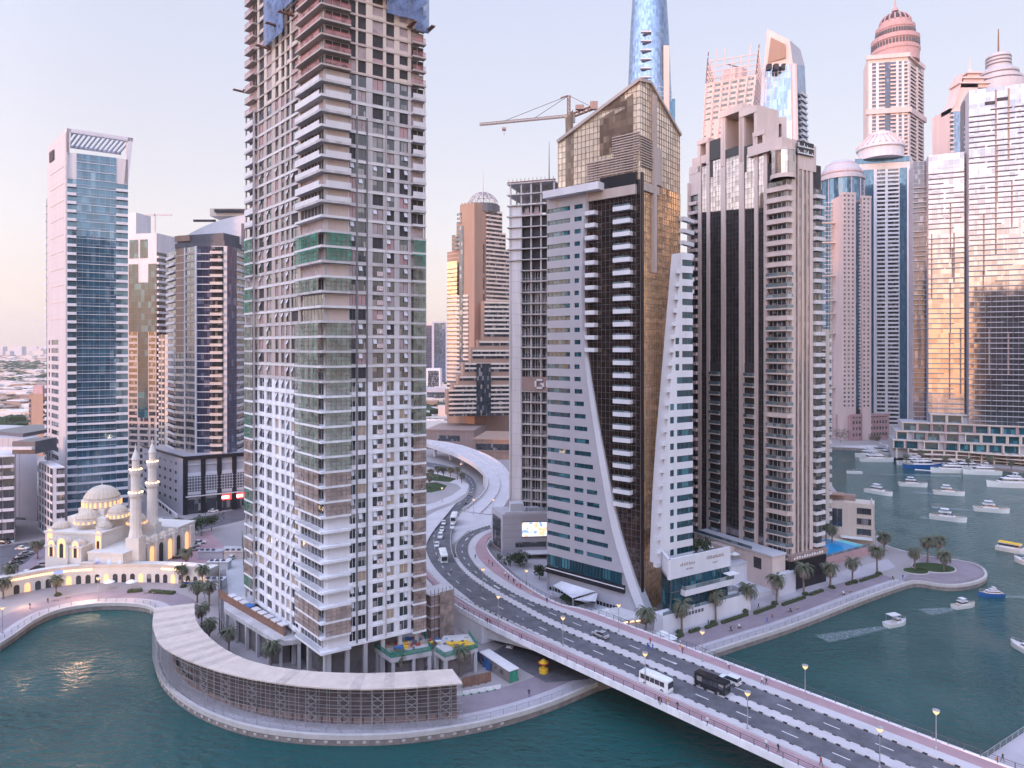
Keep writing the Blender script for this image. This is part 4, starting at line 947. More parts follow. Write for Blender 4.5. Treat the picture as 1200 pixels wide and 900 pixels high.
def luffing():
 Y = 560.; a = XD(189, Y); t = thing('luffing_crane', 'small yellow luffing crane seen between the towers left of the vaulted roof', 'crane', (a[0], a[1], 2))
 m = M(W['yel']); lattice_box(m, (a[0], a[1], 2), (a[0], a[1], ZA(357, Y)), 2.4, 22, 0, .4); m.build('mast', t)
 m = M(W['yel']); lattice_box(m, (a[0], a[1], ZA(357, Y)), (*XD(193.5, Y), ZA(283, Y)), 1.8, 16, 0, .4); m.build('jib', t)
 m = M(W['yel'], G['dark']); m.box(a[0] - 3, a[0] + 2.5, a[1] - 2, a[1] + 2, ZA(360, Y), ZA(352, Y)); m.build('cab', t)
luffing()
# ================================================================ gold glass tower with curved grey side walls
def gold_tower():
 dl, dr = unit(-.765, .644), unit(.644, .765)
 B0 = (36.4, 194.); foot, fl, fr, tl, tr = corner(B0, dl, 654, dr, 797)
 # body, cut by a sloping roof that peaks at the street corner
 zA = ZA(96, B0[1] + 3); zL = ZA(168, foot[0][1]); zR = ZA(160, foot[2][1])
 zb = ZA(216, 200)
 T = Tower('gold_glass_tower', 'gold mirror glass tower with raking roof between curved grey and white side wings', foot, 2, zb, W['dark'])
 Lp, C, Rp, Bk = foot
 pk = (C[0] + dr[0] * 5.5, C[1] + dr[1] * 5.5)
 # crown of gold glass
 cr_ = M(G['crown'], W['brown'], W['beige'])
 z2 = lambda p: zb
 pk2 = (pk[0] + (Lp[0] - C[0]), pk[1] + (Lp[1] - C[1]))
 cr_.prism([Lp, C, pk, Rp, Bk, ], zb, [zL, zA - 1.0, zA, zR, zL - 3], 0)
 # mullion grid on the crown and body
 def grid(fc, w0, w1, z0, z1f, st=1.45, vs=1.8, mat=1, m=cr_, d=.02):
  k = w0
  while k <= w1 + .01: m.fbox(fc, k, k + .09, z0, z1f(k), d, d + .09, mat); k += st
  z = z0
  zmax = max(z1f(w0), z1f(w1))
  while z < zmax:
   a, b = w0, w1
   if z > z1f(w0): a = w0 + (w1 - w0) * (z - z1f(w0)) / max(z1f(w1) - z1f(w0), .01)
   if z > z1f(w1): b = w0 + (w1 - w0) * (z1f(w0) - z) / max(z1f(w0) - z1f(w1), .01)
   if b > a: m.fbox(fc, a, b, z, z + .09, d, d + .1, mat)
   z += vs
 fL = lambda k: zL + (zA - 1 - zL) * k / tl
 tp = 5.5
 grid(fl, 0, tl, zb, fL)
 grid(fr, 0, tp, zb, lambda k: zA - 1 + k / tp); grid(fr, tp, tr, zb, lambda k: zA + (zR - zA) * (k - tp) / (tr - tp))
 # roof coping
 nL = (fl[1][1], -fl[1][0]); nR = (fr[1][1], -fr[1][0])
 cr_.beam((Lp[0] + nL[0] * .3, Lp[1] + nL[1] * .3, zL + .4), (C[0] + nL[0] * .3, C[1] + nL[1] * .3, zA - .6), .9, 2); cr_.beam((C[0], C[1], zA - .6), (pk[0], pk[1], zA + .4), .9, 2); cr_.beam((pk[0] + nR[0] * .2, pk[1] + nR[1] * .2, zA + .4), (Rp[0] + nR[0] * .2, Rp[1] + nR[1] * .2, zR + .4), .8, 2)
 # stone fin rising between the two slopes
 cr_.fbox(fr, 6.5, 8.2, 100, zA - 3, .1, 1.0, 2); cr_.fbox(fr, 8.2, 12, 126, 137, .1, .7, 2)
 cr_.build('roof_crown', T.root)
 # dark glazed recesses and louvres on the crown, beige cornice band, white balcony roof
 dk = M(G['amb'], G['amb'], W['beige']);
 uM0, uM1 = upx(fl, 703), upx(fl, 745)
 def slab(m, fc, a, b, z0, za, zb_, d, mi):
  o, u = fc; n = (u[1], -u[0]); p = lambda t, dd, z: (o[0] + u[0] * t + n[0] * dd, o[1] + u[1] * t + n[1] * dd, z); m.poly([p(a, d, z0), p(b, d, z0), p(b, d, zb_), p(a, d, za)], mi)
 slab(dk, fl, uM0, tl - 5, zb + 12, fL(uM0) - 3.5, fL(tl - 5) - 4.5, .13, 0)
 slab(dk, fl, uM0, uM0 + 5, zb + 9, zb + 20, zb + 21.5, .16, 1); slab(dk, fl, uM0 + 1, tl - 5, zb + 22, zb + 24, zb + 25.5, .16, 1); slab(dk, fl, tl - 5, tl - 2.2, zb + 2, fL(tl - 5) - 2, fL(tl - 2.2) - 2, .17, 1)
 slab(dk, fl, upx(fl, 663), upx(fl, 672), zb - 10, zb + 23, zb + 25, .14, 1)
 for k in range(16): dk.fbox(fl, upx(fl, 688), tl - .5, zb + 2 + k * .75 + (0 if k < 9 else 0), zb + 2.3 + k * .75, .2, .5, 2) if k < 8 else dk.fbox(fl, tl - 9, tl, zb + 2 + k * .75, zb + 2.3 + k * .75, .2, .5, 2)
 for k in range(12): dk.fbox(fr, 0, 6.4, zb + 4 + k * .75, zb + 4.3 + k * .75, .2, .5, 2)
 dk.build('louvred_recess', T.root)
 z8 = ZA(233, 200)
 # body glazing in bays, left side dark bronze, right side gold
 fh = 3.7; n = int((z8 - 6) / fh); z0 = z8 - n * fh
 u1, u2, u3, u4 = upx(fl, 688), upx(fl, 703), upx(fl, 722), upx(fl, 744)
 b = M(G['bronze'], W['greyd'])
 o, u = fl; nn = (u[1], -u[0])
 def gs(m, fc, a, b_, z0_, z1_, d, mi=0):
  slab(m, fc, a, b_, z0_, z1_, z1_, d, mi)
 gs(b, fl, 0, tl, 2, zb - 4, .1); grid(fl, 0, tl, 2, lambda k: zb - 4, 1.45, 1.85, 1, b, .1); b.build('bronze_curtain_wall', T.root)
 b = M(G['gold'], W['brown']); gs(b, fr, 0, tr, 2, zb - .05, .1); grid(fr, 0, tr, 2, lambda k: zb - .05, 1.45, 1.85, 1, b, .1); b.build('gold_curtain_wall', T.root)
 b = M(W['beige'], W['black']); b.fbox(fl, 0, u3 + 7, zb - 4.2, zb - 1.4, .3, 1.2, 0); b.fbox(fr, 1, 10, zb - 3, zb - .6, .3, .8, 0)
 b.fbox(fl, u3 - 5, u4 + 1, zb - 1.4, zb + 2.2, .3, .8, 1)
 b.fbox(fr, -.05, 1.2, 8, zb + 2, .25, .6, 1); b.build('cornice_band', T.root)
 cp = M(W['white']); cp.fbox(fl, -3, u2 + 2, z8 + 2.6, z8 + 4.8, .2, 4.0); cp.build('white_canopy', T.root)
 ang = math.atan2(fl[1][1], fl[1][0])
 for i in range(n):
  z = z0 + i * fh
  if z > 32:
   w_ = round(upx(fl, 744) - upx(fl, 724), 2); a, r_ = balcony_t(w_, 1.7, W['white'], W['white'], 'solid', .75, .5, vee=0)
   x, y = fl[0][0] + fl[1][0] * u3 + nn[0] * .2, fl[0][1] + fl[1][1] * u3 + nn[1] * .2; T.p.add('balcony', a, x, y, z, ang, (('railing', r_),))
   if i < 99:
    q = cached(('grl', w_), lambda: (lambda k: (k.box(0, w_, -1.66, -1.62, .75, 1.25), k)[-1])(M(G['rail']))); T.p.add('glass_rail', q, x, y, z, ang)
  if z > 74:
   w_ = 3.4; a, r_ = balcony_t(w_, 2.0, W['white'], W['white'], 'solid', .75, .5); uu = upx(fl, 690) ; x, y = fl[0][0] + fl[1][0] * uu + nn[0] * .2, fl[0][1] + fl[1][1] * uu + nn[1] * .2; T.p.add('balcony', a, x, y, z, ang, (('railing', r_),))
  if 95 < z < ZA(215, 213):
   # balconies on the far right edge
   w_ = 7.0; a, r_ = balcony_t(w_, 1.6, W['white'], W['white'], 'solid', .75, .5); uu = tr - 7.0; x, y = fr[0][0] + fr[1][0] * uu + nR[0] * .2, fr[0][1] + fr[1][1] * uu + nR[1] * .2
   T.p.add('balcony', a, x + dr[0] * (6.2 if z > 95 else 0), y + dr[1] * (6.2 if z > 95 else 0), z, math.atan2(fr[1][1], fr[1][0]), (('railing', r_),))
 # ---- grey sail wall on the left: vertical plane, its right edge sweeps down to the ground
 g0 = XD(641, 214); gd = unit(.747, -.664)
 fg = (g0, gd); gn = (gd[1], -gd[0])
 edge = [(720, 750), (705, 743.5), (690, 738), (675, 733), (660, 728.5), (638, 722), (616, 716.5), (594, 712), (571, 708), (545, 703.5), (518, 699), (498, 696), (478, 693), (460, 690.5), (442, 688), (420, 685.6), (400, 684), (372, 682.7), (345, 682), (315, 682.5), (285, 683.5), (225, 688)]
 P_ = []
 for py, px in edge:
  uu = upx(fg, px); y_ = g0[1] + gd[1] * uu; P_.append((uu, max(2, ZA(py, y_))))
 P_ = P_[::-1]
 zt = P_[0][1]; P_[0] = (P_[0][0], zt)
 def uat(z):
  for (a, za), (b_, zb_) in zip(P_[:-1], P_[1:]):
   if zb_ <= z <= za: return a + (b_ - a) * (za - z) / max(za - zb_, 1e-6)
  return P_[-1][0] if z < P_[-1][1] else P_[0][0]
 gw = M(W['grey'], W['greyl']); th = 4.0
 nfl = int((zt - 14.6) / 3.72); fz = 3.72; zb0 = zt - 3.2 - nfl * fz
 # horizontal panels between the ribbon windows, following the sweep; ribbons are openings with recessed glass
 c1 = upx(fg, 668); c2 = upx(fg, 673); c3 = upx(fg, 688)
 def panel(ua, ub_lo, ub_hi, z0_, z1_, d0=-.5, d1=0., mi=0):
  o, u = fg; q = lambda a, d, z: (o[0] + u[0] * a + gn[0] * d, o[1] + u[1] * a + gn[1] * d, z)
  gw.hexa([q(ua, d1, z0_), q(ub_lo, d1, z0_), q(ub_lo, d0, z0_), q(ua, d0, z0_)], [q(ua, d1, z1_), q(ub_hi, d1, z1_), q(ub_hi, d0, z1_), q(ua, d0, z1_)], mi)
 for i in range(nfl + 1):
  z = zb0 + i * fz; zlo = z; zhi = z + 2.35
  if i == nfl: zhi = zt + (0.0)
  panel(0, uat(zlo), uat(min(zhi, zt)), zlo, min(zhi, zt))
  if i < nfl:
   z1 = z + fz; e0, e1 = uat(zhi), uat(z1)
   endw = 1.8
   if z < 78 - 3 * fz: pass
   split_ = z < 40
   # solid stretches of the window storey
   gaps = [(0, .15), (c1, c2)] ; r_ = min(e0, e1) - (1.2 if z > 70 else 2.2 + (78 - z) * .012)
   if z < 36 : gaps = [(0, .15), (c1, c2), (c2 + 3.4, c2 + 4.6)]
   for a, b_ in gaps: panel(a, b_, b_, zhi, z1)
   panel(r_, e0, e1, zhi, z1)
   op = []
   cur = gaps[0][1]
   for a, b_ in gaps[1:] + [(r_, r_)]:
    op.append((cur, a)); cur = b_
   for a, b_ in op:
    if b_ - a < .6: continue
    light = (z > 112 and a < c1)
    gp, ff = window_t(round(b_ - a, 1), round(fz - 2.35, 2), G['teal'], W['greyd'], max(2, int((b_ - a) / 1.6)), 0, .07)
    x, y = g0[0] + gd[0] * a - gn[0] * .3, g0[1] + gd[1] * a - gn[1] * .3; T.p.add('window', gp, x, y, zhi, math.atan2(gd[1], gd[0]), (('frame', ff),))
 # back sheet of the wing and the pale swept edge
 for (a, za), (b_, zb_) in zip(P_[:-1], P_[1:]):
  o, u = fg; q = lambda s, d, z: (o[0] + u[0] * s + gn[0] * d, o[1] + u[1] * s + gn[1] * d, z)
  gw.poly([q(0, -.8, zb_), q(b_, -.8, zb_), q(a, -.8, za), q(0, -.8, za)][::-1], 0)
  gw.poly([q(a, -th, za), q(b_, -th, zb_), q(0, -th, zb_), q(0, -th, za)], 0)
  ww = .1 + 2.2 * max(0, min(1, (90 - zb_) / 80)); w0 = .1 + 2.2 * max(0, min(1, (90 - za) / 80))
  gw.hexa([q(b_, .3, zb_), q(b_ + ww, -.8, zb_), q(b_ + ww, -th, zb_), q(b_, -th, zb_)], [q(a, .3, za), q(a + w0, -.8, za), q(a + w0, -th, za), q(a, -th, za)], 1)
 # bottom storeys under the last panel
 o, u = fg; zb1 = zb0
 gw.hexa([(o[0] - gn[0] * th, o[1] - gn[1] * th, 2), (o[0], o[1], 2), (o[0] + gd[0] * .02, o[1] + gd[1] * .02, 2), (o[0] - gn[0] * th + .02, o[1] - gn[1] * th, 2)], [(o[0] - gn[0] * th, o[1] - gn[1] * th, zt), (o[0], o[1], zt), (o[0] + gd[0] * .02, o[1] + gd[1] * .02, zt), (o[0] - gn[0] * th + .02, o[1] - gn[1] * th, zt)], 0)
 gw.build('grey_sail_wall', T.root)
 lb = M(G['teal'], W['black'], W['white'])
 e_ = uat(zb0) - 1.5; lb.fbox(fg, 0, e_, zb0 - 3.6, zb0, -.9, -.2, 0); lb.fbox(fg, -.3, e_ + 1.2, zb0 - 5.8, zb0 - 3.6, -1, .1, 1); lb.fbox(fg, -.3, e_ + 1.4, zb0 - 4.5, zb0 - 4.2, .1, .2, 2); lb.fbox(fg, 0, e_ + 2, 2, zb0 - 5.8, -1.5, -1, 1)
 for k in range(24): lb.fbox(fg, k * e_ / 24, k * e_ / 24 + .1, zb0 - 3.6, zb0, -.2, -.1, 1); lb.fbox(fg, k * e_ / 24, k * e_ / 24 + .12, 2, zb0 - 5.8, -1, -.9, 2)
 lb.build('lobby_glazing', T.root)
 T.done()
 # ---- white wing on the right, standing on the podium
 Yw = 192.; A = XD(772, 189.5); ug = unit(.86, .51); fw = (A, ug); wn = (ug[1], -ug[0])
 uR = upx(fw, 812); zt = ZA(294, Yw + 6); zbm = ZA(662, 190)
 le = [(294, 799), (330, 796), (400, 790), (460, 785), (520, 780), (580, 776), (640, 773.5), (670, 773)]
 def ul(z):
  pr = None
  for py, px in le:
   uu = upx(fw, px); zz = ZA(py, A[1] + ug[1] * uu)
   if pr and zz <= z <= pr[1]: return pr[0] + (uu - pr[0]) * (pr[1] - z) / (pr[1] - zz)
   pr = (uu, zz)
  return upx(fw, 799) if z > 90 else upx(fw, 773)
 foot = [A, (A[0] + ug[0] * uR, A[1] + ug[1] * uR), (A[0] + ug[0] * uR - wn[0] * 4, A[1] + ug[1] * uR - wn[1] * 4), (A[0] - wn[0] * 4, A[1] - wn[1] * 4)]
 t = thing('white_sail_wing', 'white wing wall with blue windows, curved inner edge, right of the gold glass', 'building', (round(A[0], 2), round(A[1], 2), 2)); pp = Parts(t)
 wm_ = M(W['white'], G['teal']); fz = 3.72; n = int((zt - zbm) / fz)
 q = lambda s, d, z: (A[0] + ug[0] * s + wn[0] * d, A[1] + ug[1] * s + wn[1] * d, z)
 for i in range(n + 1):
  z = zbm + i * fz
  for (za, zb_, full) in ((z, min(z + 1.9, zt), True), (z + 1.9, z + fz, False)):
   if zb_ > zt or za >= zb_: continue
   a0, a1 = ul(za), ul(zb_)
   wx = uR - (4.2 if z > 68 else 6.2)
   if full:
    wm_.hexa([q(a0, 0, za), q(uR, 0, za), q(uR, -4, za), q(a0, -4, za)], [q(a1, 0, zb_), q(uR, 0, zb_), q(uR, -4, zb_), q(a1, -4, zb_)])
   else:
    small = z < 100
    s0 = wx - 2.6
    if small and s0 > a0 + .4:
     wm_.hexa([q(a0, 0, za), q(s0, 0, za), q(s0, -.6, za), q(a0, -.6, za)], [q(a1, 0, zb_), q(s0, 0, zb_), q(s0, -.6, zb_), q(a1, -.6, zb_)]); wm_.fbox(fw, s0 + 1.5, wx, za, zb_, -.6, 0)
     gp, ff = window_t(1.5, round(fz - 1.9, 2), G['teal'], W['greyd'], 2, 0, .06); x, y, _ = q(s0, -.25, 0); pp.add('window', gp, x, y, za, math.atan2(ug[1], ug[0]), (('frame', ff),))
    else: wm_.hexa([q(a0, 0, za), q(wx, 0, za), q(wx, -.6, za), q(a0, -.6, za)], [q(a1, 0, zb_), q(wx, 0, zb_), q(wx, -.6, zb_), q(a1, -.6, zb_)])
    gp, ff = window_t(round(uR - wx, 2), round(fz - 1.9, 2), G['teal'], W['greyd'], 4, 0, .06); x, y, _ = q(wx, -.25, 0); pp.add('window', gp, x, y, za, math.atan2(ug[1], ug[0]), (('frame', ff),))
    wm_.hexa([q(a0, -.7, za), q(uR, -.7, za), q(uR, -4, za), q(a0, -4, za)], [q(a1, -.7, zb_), q(uR, -.7, zb_), q(uR, -4, zb_), q(a1, -4, zb_)])
  if i % 1 == 0 and z < zt - 3:
   a0 = ul(z); gp, r_ = balcony_t(1.6, 1.2, W['white'], W['white'], 'solid', .8, .4); x, y, _ = q(a0 - 1.5, -.9, 0); pp.add('balcony', gp, x, y, z, math.atan2(ug[1], ug[0]), (('railing', r_),))
 wm_.build('wall', t); pp.flush()
gold_tower()
# ================================================================ white podium at the foot of the wing
def white_podium():
 C = P(784, 741, 2)[:2]; foot, fl, fr, tl, tr = corner(C, unit(-.62, .78), 772, GR, 856)
 t = thing('white_podium', 'white podium with roof planting, balcony and blue glazing beside the gold glass tower', 'building', (round(C[0], 2), round(C[1], 2), 2))
 fl = (foot[0], fl[1])
 Lp = (XD(772.5, 193)[0], 193.0); foot = [Lp, C, foot[2], (foot[2][0] - .51 * 9, foot[2][1] + .86 * 9)]; tl = math.hypot(C[0] - Lp[0], C[1] - Lp[1]); fl = (Lp, unit(C[0] - Lp[0], C[1] - Lp[1]))
 za, zb, zc = ZA(680, C[1]), ZA(656, C[1]), ZA(694, C[1])
 m = M(W['white'], W['lawn']); ins = [(p[0] * .98 + sum(q[0] for q in foot) / 4 * .02, p[1] * .98 + sum(q[1] for q in foot) / 4 * .02) for p in foot]
 m.fbox(fl, 0, tl, za, zb, -.6, 0); m.fbox(fr, -.02, tr, za, zb, -.6, 0.01); m.prism(foot, za, za + .8, 0); m.prism([(C[0] + .5, C[1] + 2), foot[2], foot[3], Lp], za + .8, za + 2.2, 1)
 m.build('parapet_band', t)
 g = M(G['teal'], W['greyd'], W['greyd']); cen = (sum(p[0] for p in foot) / 4, sum(p[1] for p in foot) / 4)
 inn = [(p[0] + (cen[0] - p[0]) * .07, p[1] + (cen[1] - p[1]) * .07) for p in foot]; g.prism(inn, 4.5, za, 0)
 fi = (inn[1], fr[1]); L_ = math.hypot(inn[2][0] - inn[1][0], inn[2][1] - inn[1][1])
 for k in range(15): g.fbox(fi, k * L_ / 15, k * L_ / 15 + .12, 4.5, za, 0, .12, 1)
 for z in (zc - .6, zc + 3.5): g.fbox(fi, 0, L_, z, z + .25, 0, .2, 1)
 g.build('glazing', t)
 b = M(W['white'], G['rail'], W['metal']); b.fbox(fr, 4.5, tr, zc - 1.6, zc, -1, 1.4, 0); b.fbox(fr, 4.5, tr, zc, zc + 1.0, 1.3, 1.36, 1); b.fbox(fr, 4.5, 4.56, zc, zc + 1.0, -1, 1.3, 1); b.fbox(fr, 4.5, tr, zc + 1.0, zc + 1.08, 1.28, 1.38, 2); b.build('balcony', t)
 w_ = M(W['white'], G['rail'], W['greyd']); w_.fbox(fr, -2.5, tr + 8, 2, 7.0, -3, .4, 0); w_.fbox(fr, -2.5, tr + 8, 7, 7.9, .3, .36, 1)
 for k in range(9): w_.fbox(fr, 2 + k * 1.2, 2.8 + k * 1.2, 5.4, 6.3, .4, .46, 2)
 w_.build('terrace_wall', t)
 s = M(W['brown'], W['greyd'])
 # the lettering on the band: too small to read in the photograph, so strokes of its size and rhythm
 rnd = random.Random(4)
 def strokes(u0, n, z, h, wd, join):
  u = u0
  for k in range(n):
   s.fbox(fr, u, u + wd * .28, z, z + h * rnd.choice((.7, 1, 1)), .02, .07)
   if k % 3 != join: s.fbox(fr, u + wd * .28, u + wd * .75, z + h * rnd.choice((.0, .4, .8)), z + h * rnd.choice((.0, .4, .8)) + .16 + h * .8 * 0, .02, .06) if False else s.fbox(fr, u + wd * .28, u + wd * .75, z + h * .4, z + h * .4 + .18, .02, .06)
   u += wd
 strokes(4.2, 9, za + 2.9, 1.0, .62, 1); strokes(6.2, 6, za + 1.7, .5, .5, 2); u0 = tr - 9.5
 s.fbox(fr, u0, u0 + 6.8, za + 3.4, za + 3.58, .02, .07); strokes(u0, 11, za + 3.58, .7, .62, 0); strokes(u0 + 2.4, 4, za + 1.9, .5, .5, 2)
 s.build('name_lettering', t)
 k = M(W['steelw']); c = foot[2]
 fR = fr
 k.fbox(fr, tr - 3, tr + 1, zc + 1.5, zc + 1.7, 0, 2.5); k.build('sunshade', t)
white_podium()
foot = [(45, 222), (53, 216), (54.5, 222), (57, 235), (57, 270), (34, 270), (34, 236)]; T = Tower('unseen_mirrored_tower', 'dark tower hidden behind the gold glass tower, mirrored by the stone fin tower', foot, 2, 129, W['navy']); q = T.part('window_band', W['black'])  # unseen mass added and shaped to darken the fin tower's reflections
for i in range(30): q.box(57, 57.1, 236, 269, 5 + i * 4, 7 + i * 4)
T.done()
# ================================================================ dark tower with stone fins
def fin_tower():
 Cc = (86.5, 215.); dl = GL; dr = GR
 foot, fl, fr, tl, tr = corner(Cc, dl, 808.5, dr, 962)
 fh = 3.42; z0 = 2
 zmain = ZA(200, 232); n = int((zmain - z0) / fh)
 T = Tower('stone_fin_tower', 'tall tower with pinkish stone fins, smoked mirror glass and dark lower half', foot, 2, ZA(205, 235), W['dark'])
 st = W['beige'] = surf('pinkish_fin_stone', (.60, .48, .45), .7, .12, .3, streak=True); o, u = fl
 zb = ZA(215, 250)
 # crown steps
 U = lambda px: upx(fl, px)
 V = lambda px: upx(fr, px)
 yf = lambda px: fl[0][1] + fl[1][1] * U(px)
 # fins: (px0, px1, top row)
 fins = [(819, 822.5, 187), (829, 832.5, 166), (846, 851, 133), (867, 873, 131), (885, 889, 154), (896, 900, 173)]
 bays = [(822.5, 829, 'G', 196), (832.5, 846, 'G', 190), (851, 867, 'G', 186), (873, 885, 'G', 182), (889, 896, 'G', 180)]
 fin = M(W['beige'])
 for a, b, py in fins:
  fin.fbox(fl, U(a), U(b), 2, ZA(py, yf(a)), -.5, .5)
 for a, b, py in ((926.5, 931, 166), (938.5, 940.5, 172), (947.8, 951.5, 172)): fin.fbox(fr, V(a), V(b), 2, ZA(py, 218), -.5, .4)
 for a in (933.5, 943.5): fin.fbox(fr, V(a), V(a) + .35, 2, ZA(175, 218), 0, .6)
 fin.build('stone_fins', T.root)
 g = M(G['smoke'], W['greyd'], W['beige'])
 def sheet(fc, a, b, z1, m=g, d=.2, st_=1.35):
  oo, uu = fc; nn = (uu[1], -uu[0]); q = lambda t, z: (oo[0] + uu[0] * t + nn[0] * d, oo[1] + uu[1] * t + nn[1] * d, z)
  m.poly([q(a, 8), q(b, 8), q(b, z1), q(a, z1)], 0)
  k = max(1, round((b - a) / st_))
  for j in range(1, k): m.fbox(fc, a + (b - a) * j / k - .03, a + (b - a) * j / k + .03, 8, z1, d, d + .05, 1)
  z = 8
  while z < z1: m.fbox(fc, a, b, z, z + .05, d, d + .05, 1); z += fh / 2
 for a, b, k, py in bays: sheet(fl, U(a), U(b), ZA(py, yf(a)))
 for a, b in ((931, 938.5), (940.5, 947.8)): sheet(fr, V(a), V(b), ZA(178, 218))
 g.build('mirror_curtain_wall', T.root)
 # lower strips of balconies between the fins (the upper half is glazed)
 ztop_b = ZA(425, 235)
 for a, b in ((833.5, 845), (874, 885)):
  k = int((ztop_b - 14) / fh); w_ = round(U(b) - U(a), 2)
  T.w.fbox(fl, U(a) - .2, U(b) + .2, 12, ztop_b, 0, .3, T.mi(W['dark']))
  T.col((fl[0], fl[1]), U(a), U(b), 14, fh, k, 'B', slab=W['beige'], rail=G['rail'], rk='glass', d=1.3, th=.35, glass=G['dark'], split=2)
 # left edge balconies
 k = int((ZA(225, 250) - 14) / fh)
 T.col(fl, .1, U(818.5), 14, fh, k, 'B', slab=W['beige'], rail=W['beige'], d=1.2, rh=.9); T.w.fbox(fl, 0, U(819), 14 + k * fh, ZA(196, 250), 0, .4, T.mi(st))
 T.w.fbox(fl, .1, .6, 8, ZA(215, 250), .1, 1.5, T.mi(st))
 # corner balconies with a pointed front
 ua, wr2 = U(901), V(926)
 zc = ZA(207, 216); k = int((zc - 12) / fh); rz = 12
 c = Cc; nl = (u[1], -u[0]); nr = (fr[1][1], -fr[1][0]); a0 = (o[0] + u[0] * ua, o[1] + u[1] * ua); b0 = (fr[0][0] + dr[0] * wr2, fr[0][1] + dr[1] * wr2)
 tip = (c[0] - .15, c[1] - .9); e1 = (a0[0] + nl[0] * 1.5, a0[1] + nl[1] * 1.5); e2 = (b0[0] + nr[0] * 1.2, b0[1] + nr[1] * 1.2)
 pl = [a0, e1, tip, e2, b0]
 def slab_t():
  s = M(W['beige']); s.prism([(x - c[0], y - c[1]) for x, y in pl], -.45, 0); return s
 def rail_t(mat, hh):
  s = M(mat, W['metal'])
  for p, q in ((a0, e1), (e1, tip), (tip, e2), (e2, b0)):
   s.poly([(p[0] - c[0], p[1] - c[1], 0), (q[0] - c[0], q[1] - c[1], 0), (q[0] - c[0], q[1] - c[1], hh), (p[0] - c[0], p[1] - c[1], hh)]); s.beam((p[0] - c[0], p[1] - c[1], hh), (q[0] - c[0], q[1] - c[1], hh), .1, 1)
  return s
 SL, RG, RS = slab_t(), rail_t(G['rail'], 1.05), rail_t(W['beige'], 1.1)
 for i in range(k):
  T.p.add('balcony', SL, c[0], c[1], rz + i * fh, 0, (('railing', RS if i > k - 9 or i % 9 == 4 else RG),))
 for i in range(k):
  x, y = a0; gp, ff = window_t(round(tl - ua, 2), 2.9, G['dark'], W['beige'], 4, .08, .14); T.p.add('balcony_door', gp, x, y, rz + i * fh, math.atan2(u[1], u[0]), (('frame', ff),))
  gp, ff = window_t(round(wr2, 2), 2.9, G['dark'], W['beige'], 2, .08, .14); T.p.add('balcony_door', gp, c[0], c[1], rz + i * fh, math.atan2(dr[1], dr[0]), (('frame', ff),))
 cy = M(G['smoke'], W['beige']); zz = rz + k * fh; cc = (c[0] - .3, c[1] + 2.2)
 cy.lathe(cc, [(3.6, zz), (3.6, ZA(177, 216))], 12, 0); cy.lathe(cc, [(3.9, zz), (3.9, zz + 1.3)], 12, 1); cy.lathe(cc, [(3.7, ZA(177, 216)), (3.7, ZA(176, 216) + .4)], 12, 1); cy.build('glazed_turret', T.root)
 # right end balconies
 k = int((ZA(215, 222) - 14) / fh)
 T.col(fr, V(952), tr + .3, 14, fh, k, 'B', slab=W['offwhite'], rail=W['offwhite'], d=1.5, rh=.9)
 # open crown: portals of stone with voids
 cr = M(W['beige'], W['black'], W['concd'])
 def portal(a, b, py0, py1, dep=6, top=2.2, dk=True, fc=fl, UU=U):
  z0_, z1_ = ZA(py1, yf(a)), ZA(py0, yf(a)); cr.fbox(fc, UU(a), UU(b), z1_ - top, z1_, -dep, .9)
  for q in (a, b): w1 = 1.3; uu = UU(q) - (w1 if q == b else 0); cr.fbox(fc, uu, uu + w1, z0_, z1_ - top, -dep, .7)
  for q in (-dep,): cr.fbox(fc, UU(a), UU(a) + 1.3, z0_, z1_, q - 1, q)
  if dk:
   zz = z0_
   while zz < z1_ - top - 1:
    cr.fbox(fc, UU(a) + 1.3, UU(b) - 1.3, zz, zz + .35, -dep, -dep + .3, 2); zz += 2.0
   kk = UU(a) + 2.2
   while kk < UU(b) - 1.6: cr.fbox(fc, kk, kk + .3, z0_, z1_ - top, -dep + .3, -dep + .5, 2); kk += 1.4
 portal(819, 832, 166, 196, 6, 1.5); portal(846, 872, 131, 196, 8, 2.4); portal(868, 889, 131, 190, 10, 2.2); portal(884, 899, 156, 185, 5, 1.6)
 cr.fbox(fl, U(808.5), U(822), ZA(205, 250), ZA(196, 250), -12, .5); cr.fbox(fl, U(812), U(829), ZA(196, 250), ZA(187, 250), -10, .4)
 for a, b, p0, p1 in ((832.5, 846, 189, 166), (851, 867, 186, 176), (873, 885, 182, 172), (833, 835.5, 208, 190), (873, 875, 202, 182)):
  cr.fbox(fl, U(a), U(b), ZA(p0, yf(a)), ZA(p1, yf(a)), -1, .45, 1)
 # rear portals, seen above the corner turret
 rb = [(898, 922, 137, 176), (880, 897, 150, 178)]
 for a, b, p0, p1 in rb:
  y0 = 236.; A = XD(a, y0); L_ = XD(b, y0)[0] - A[0]; fc = (A, (1, 0)); z1_ = ZA(p0, y0); z0_ = ZA(p1, y0)
  cr.fbox(fc, 0, L_, z1_ - 2.4, z1_, -8, 0); cr.fbox(fc, 0, 2.2, z0_, z1_ - 2.4, -8, 0); cr.fbox(fc, L_ - 1.8, L_, z0_, z1_ - 2.4, -8, 0)
  for j in range(4): cr.fbox(fc, 2.2, L_ - 1.8, z0_ + 2 + j * 2.4, z0_ + 2.4 + j * 2.4, -8, -7.6, 2)
  for j in range(3): cr.fbox(fc, 3 + j * 1.5, 3.3 + j * 1.5, z0_, z1_ - 2.4, -7.6, -7.3, 2)
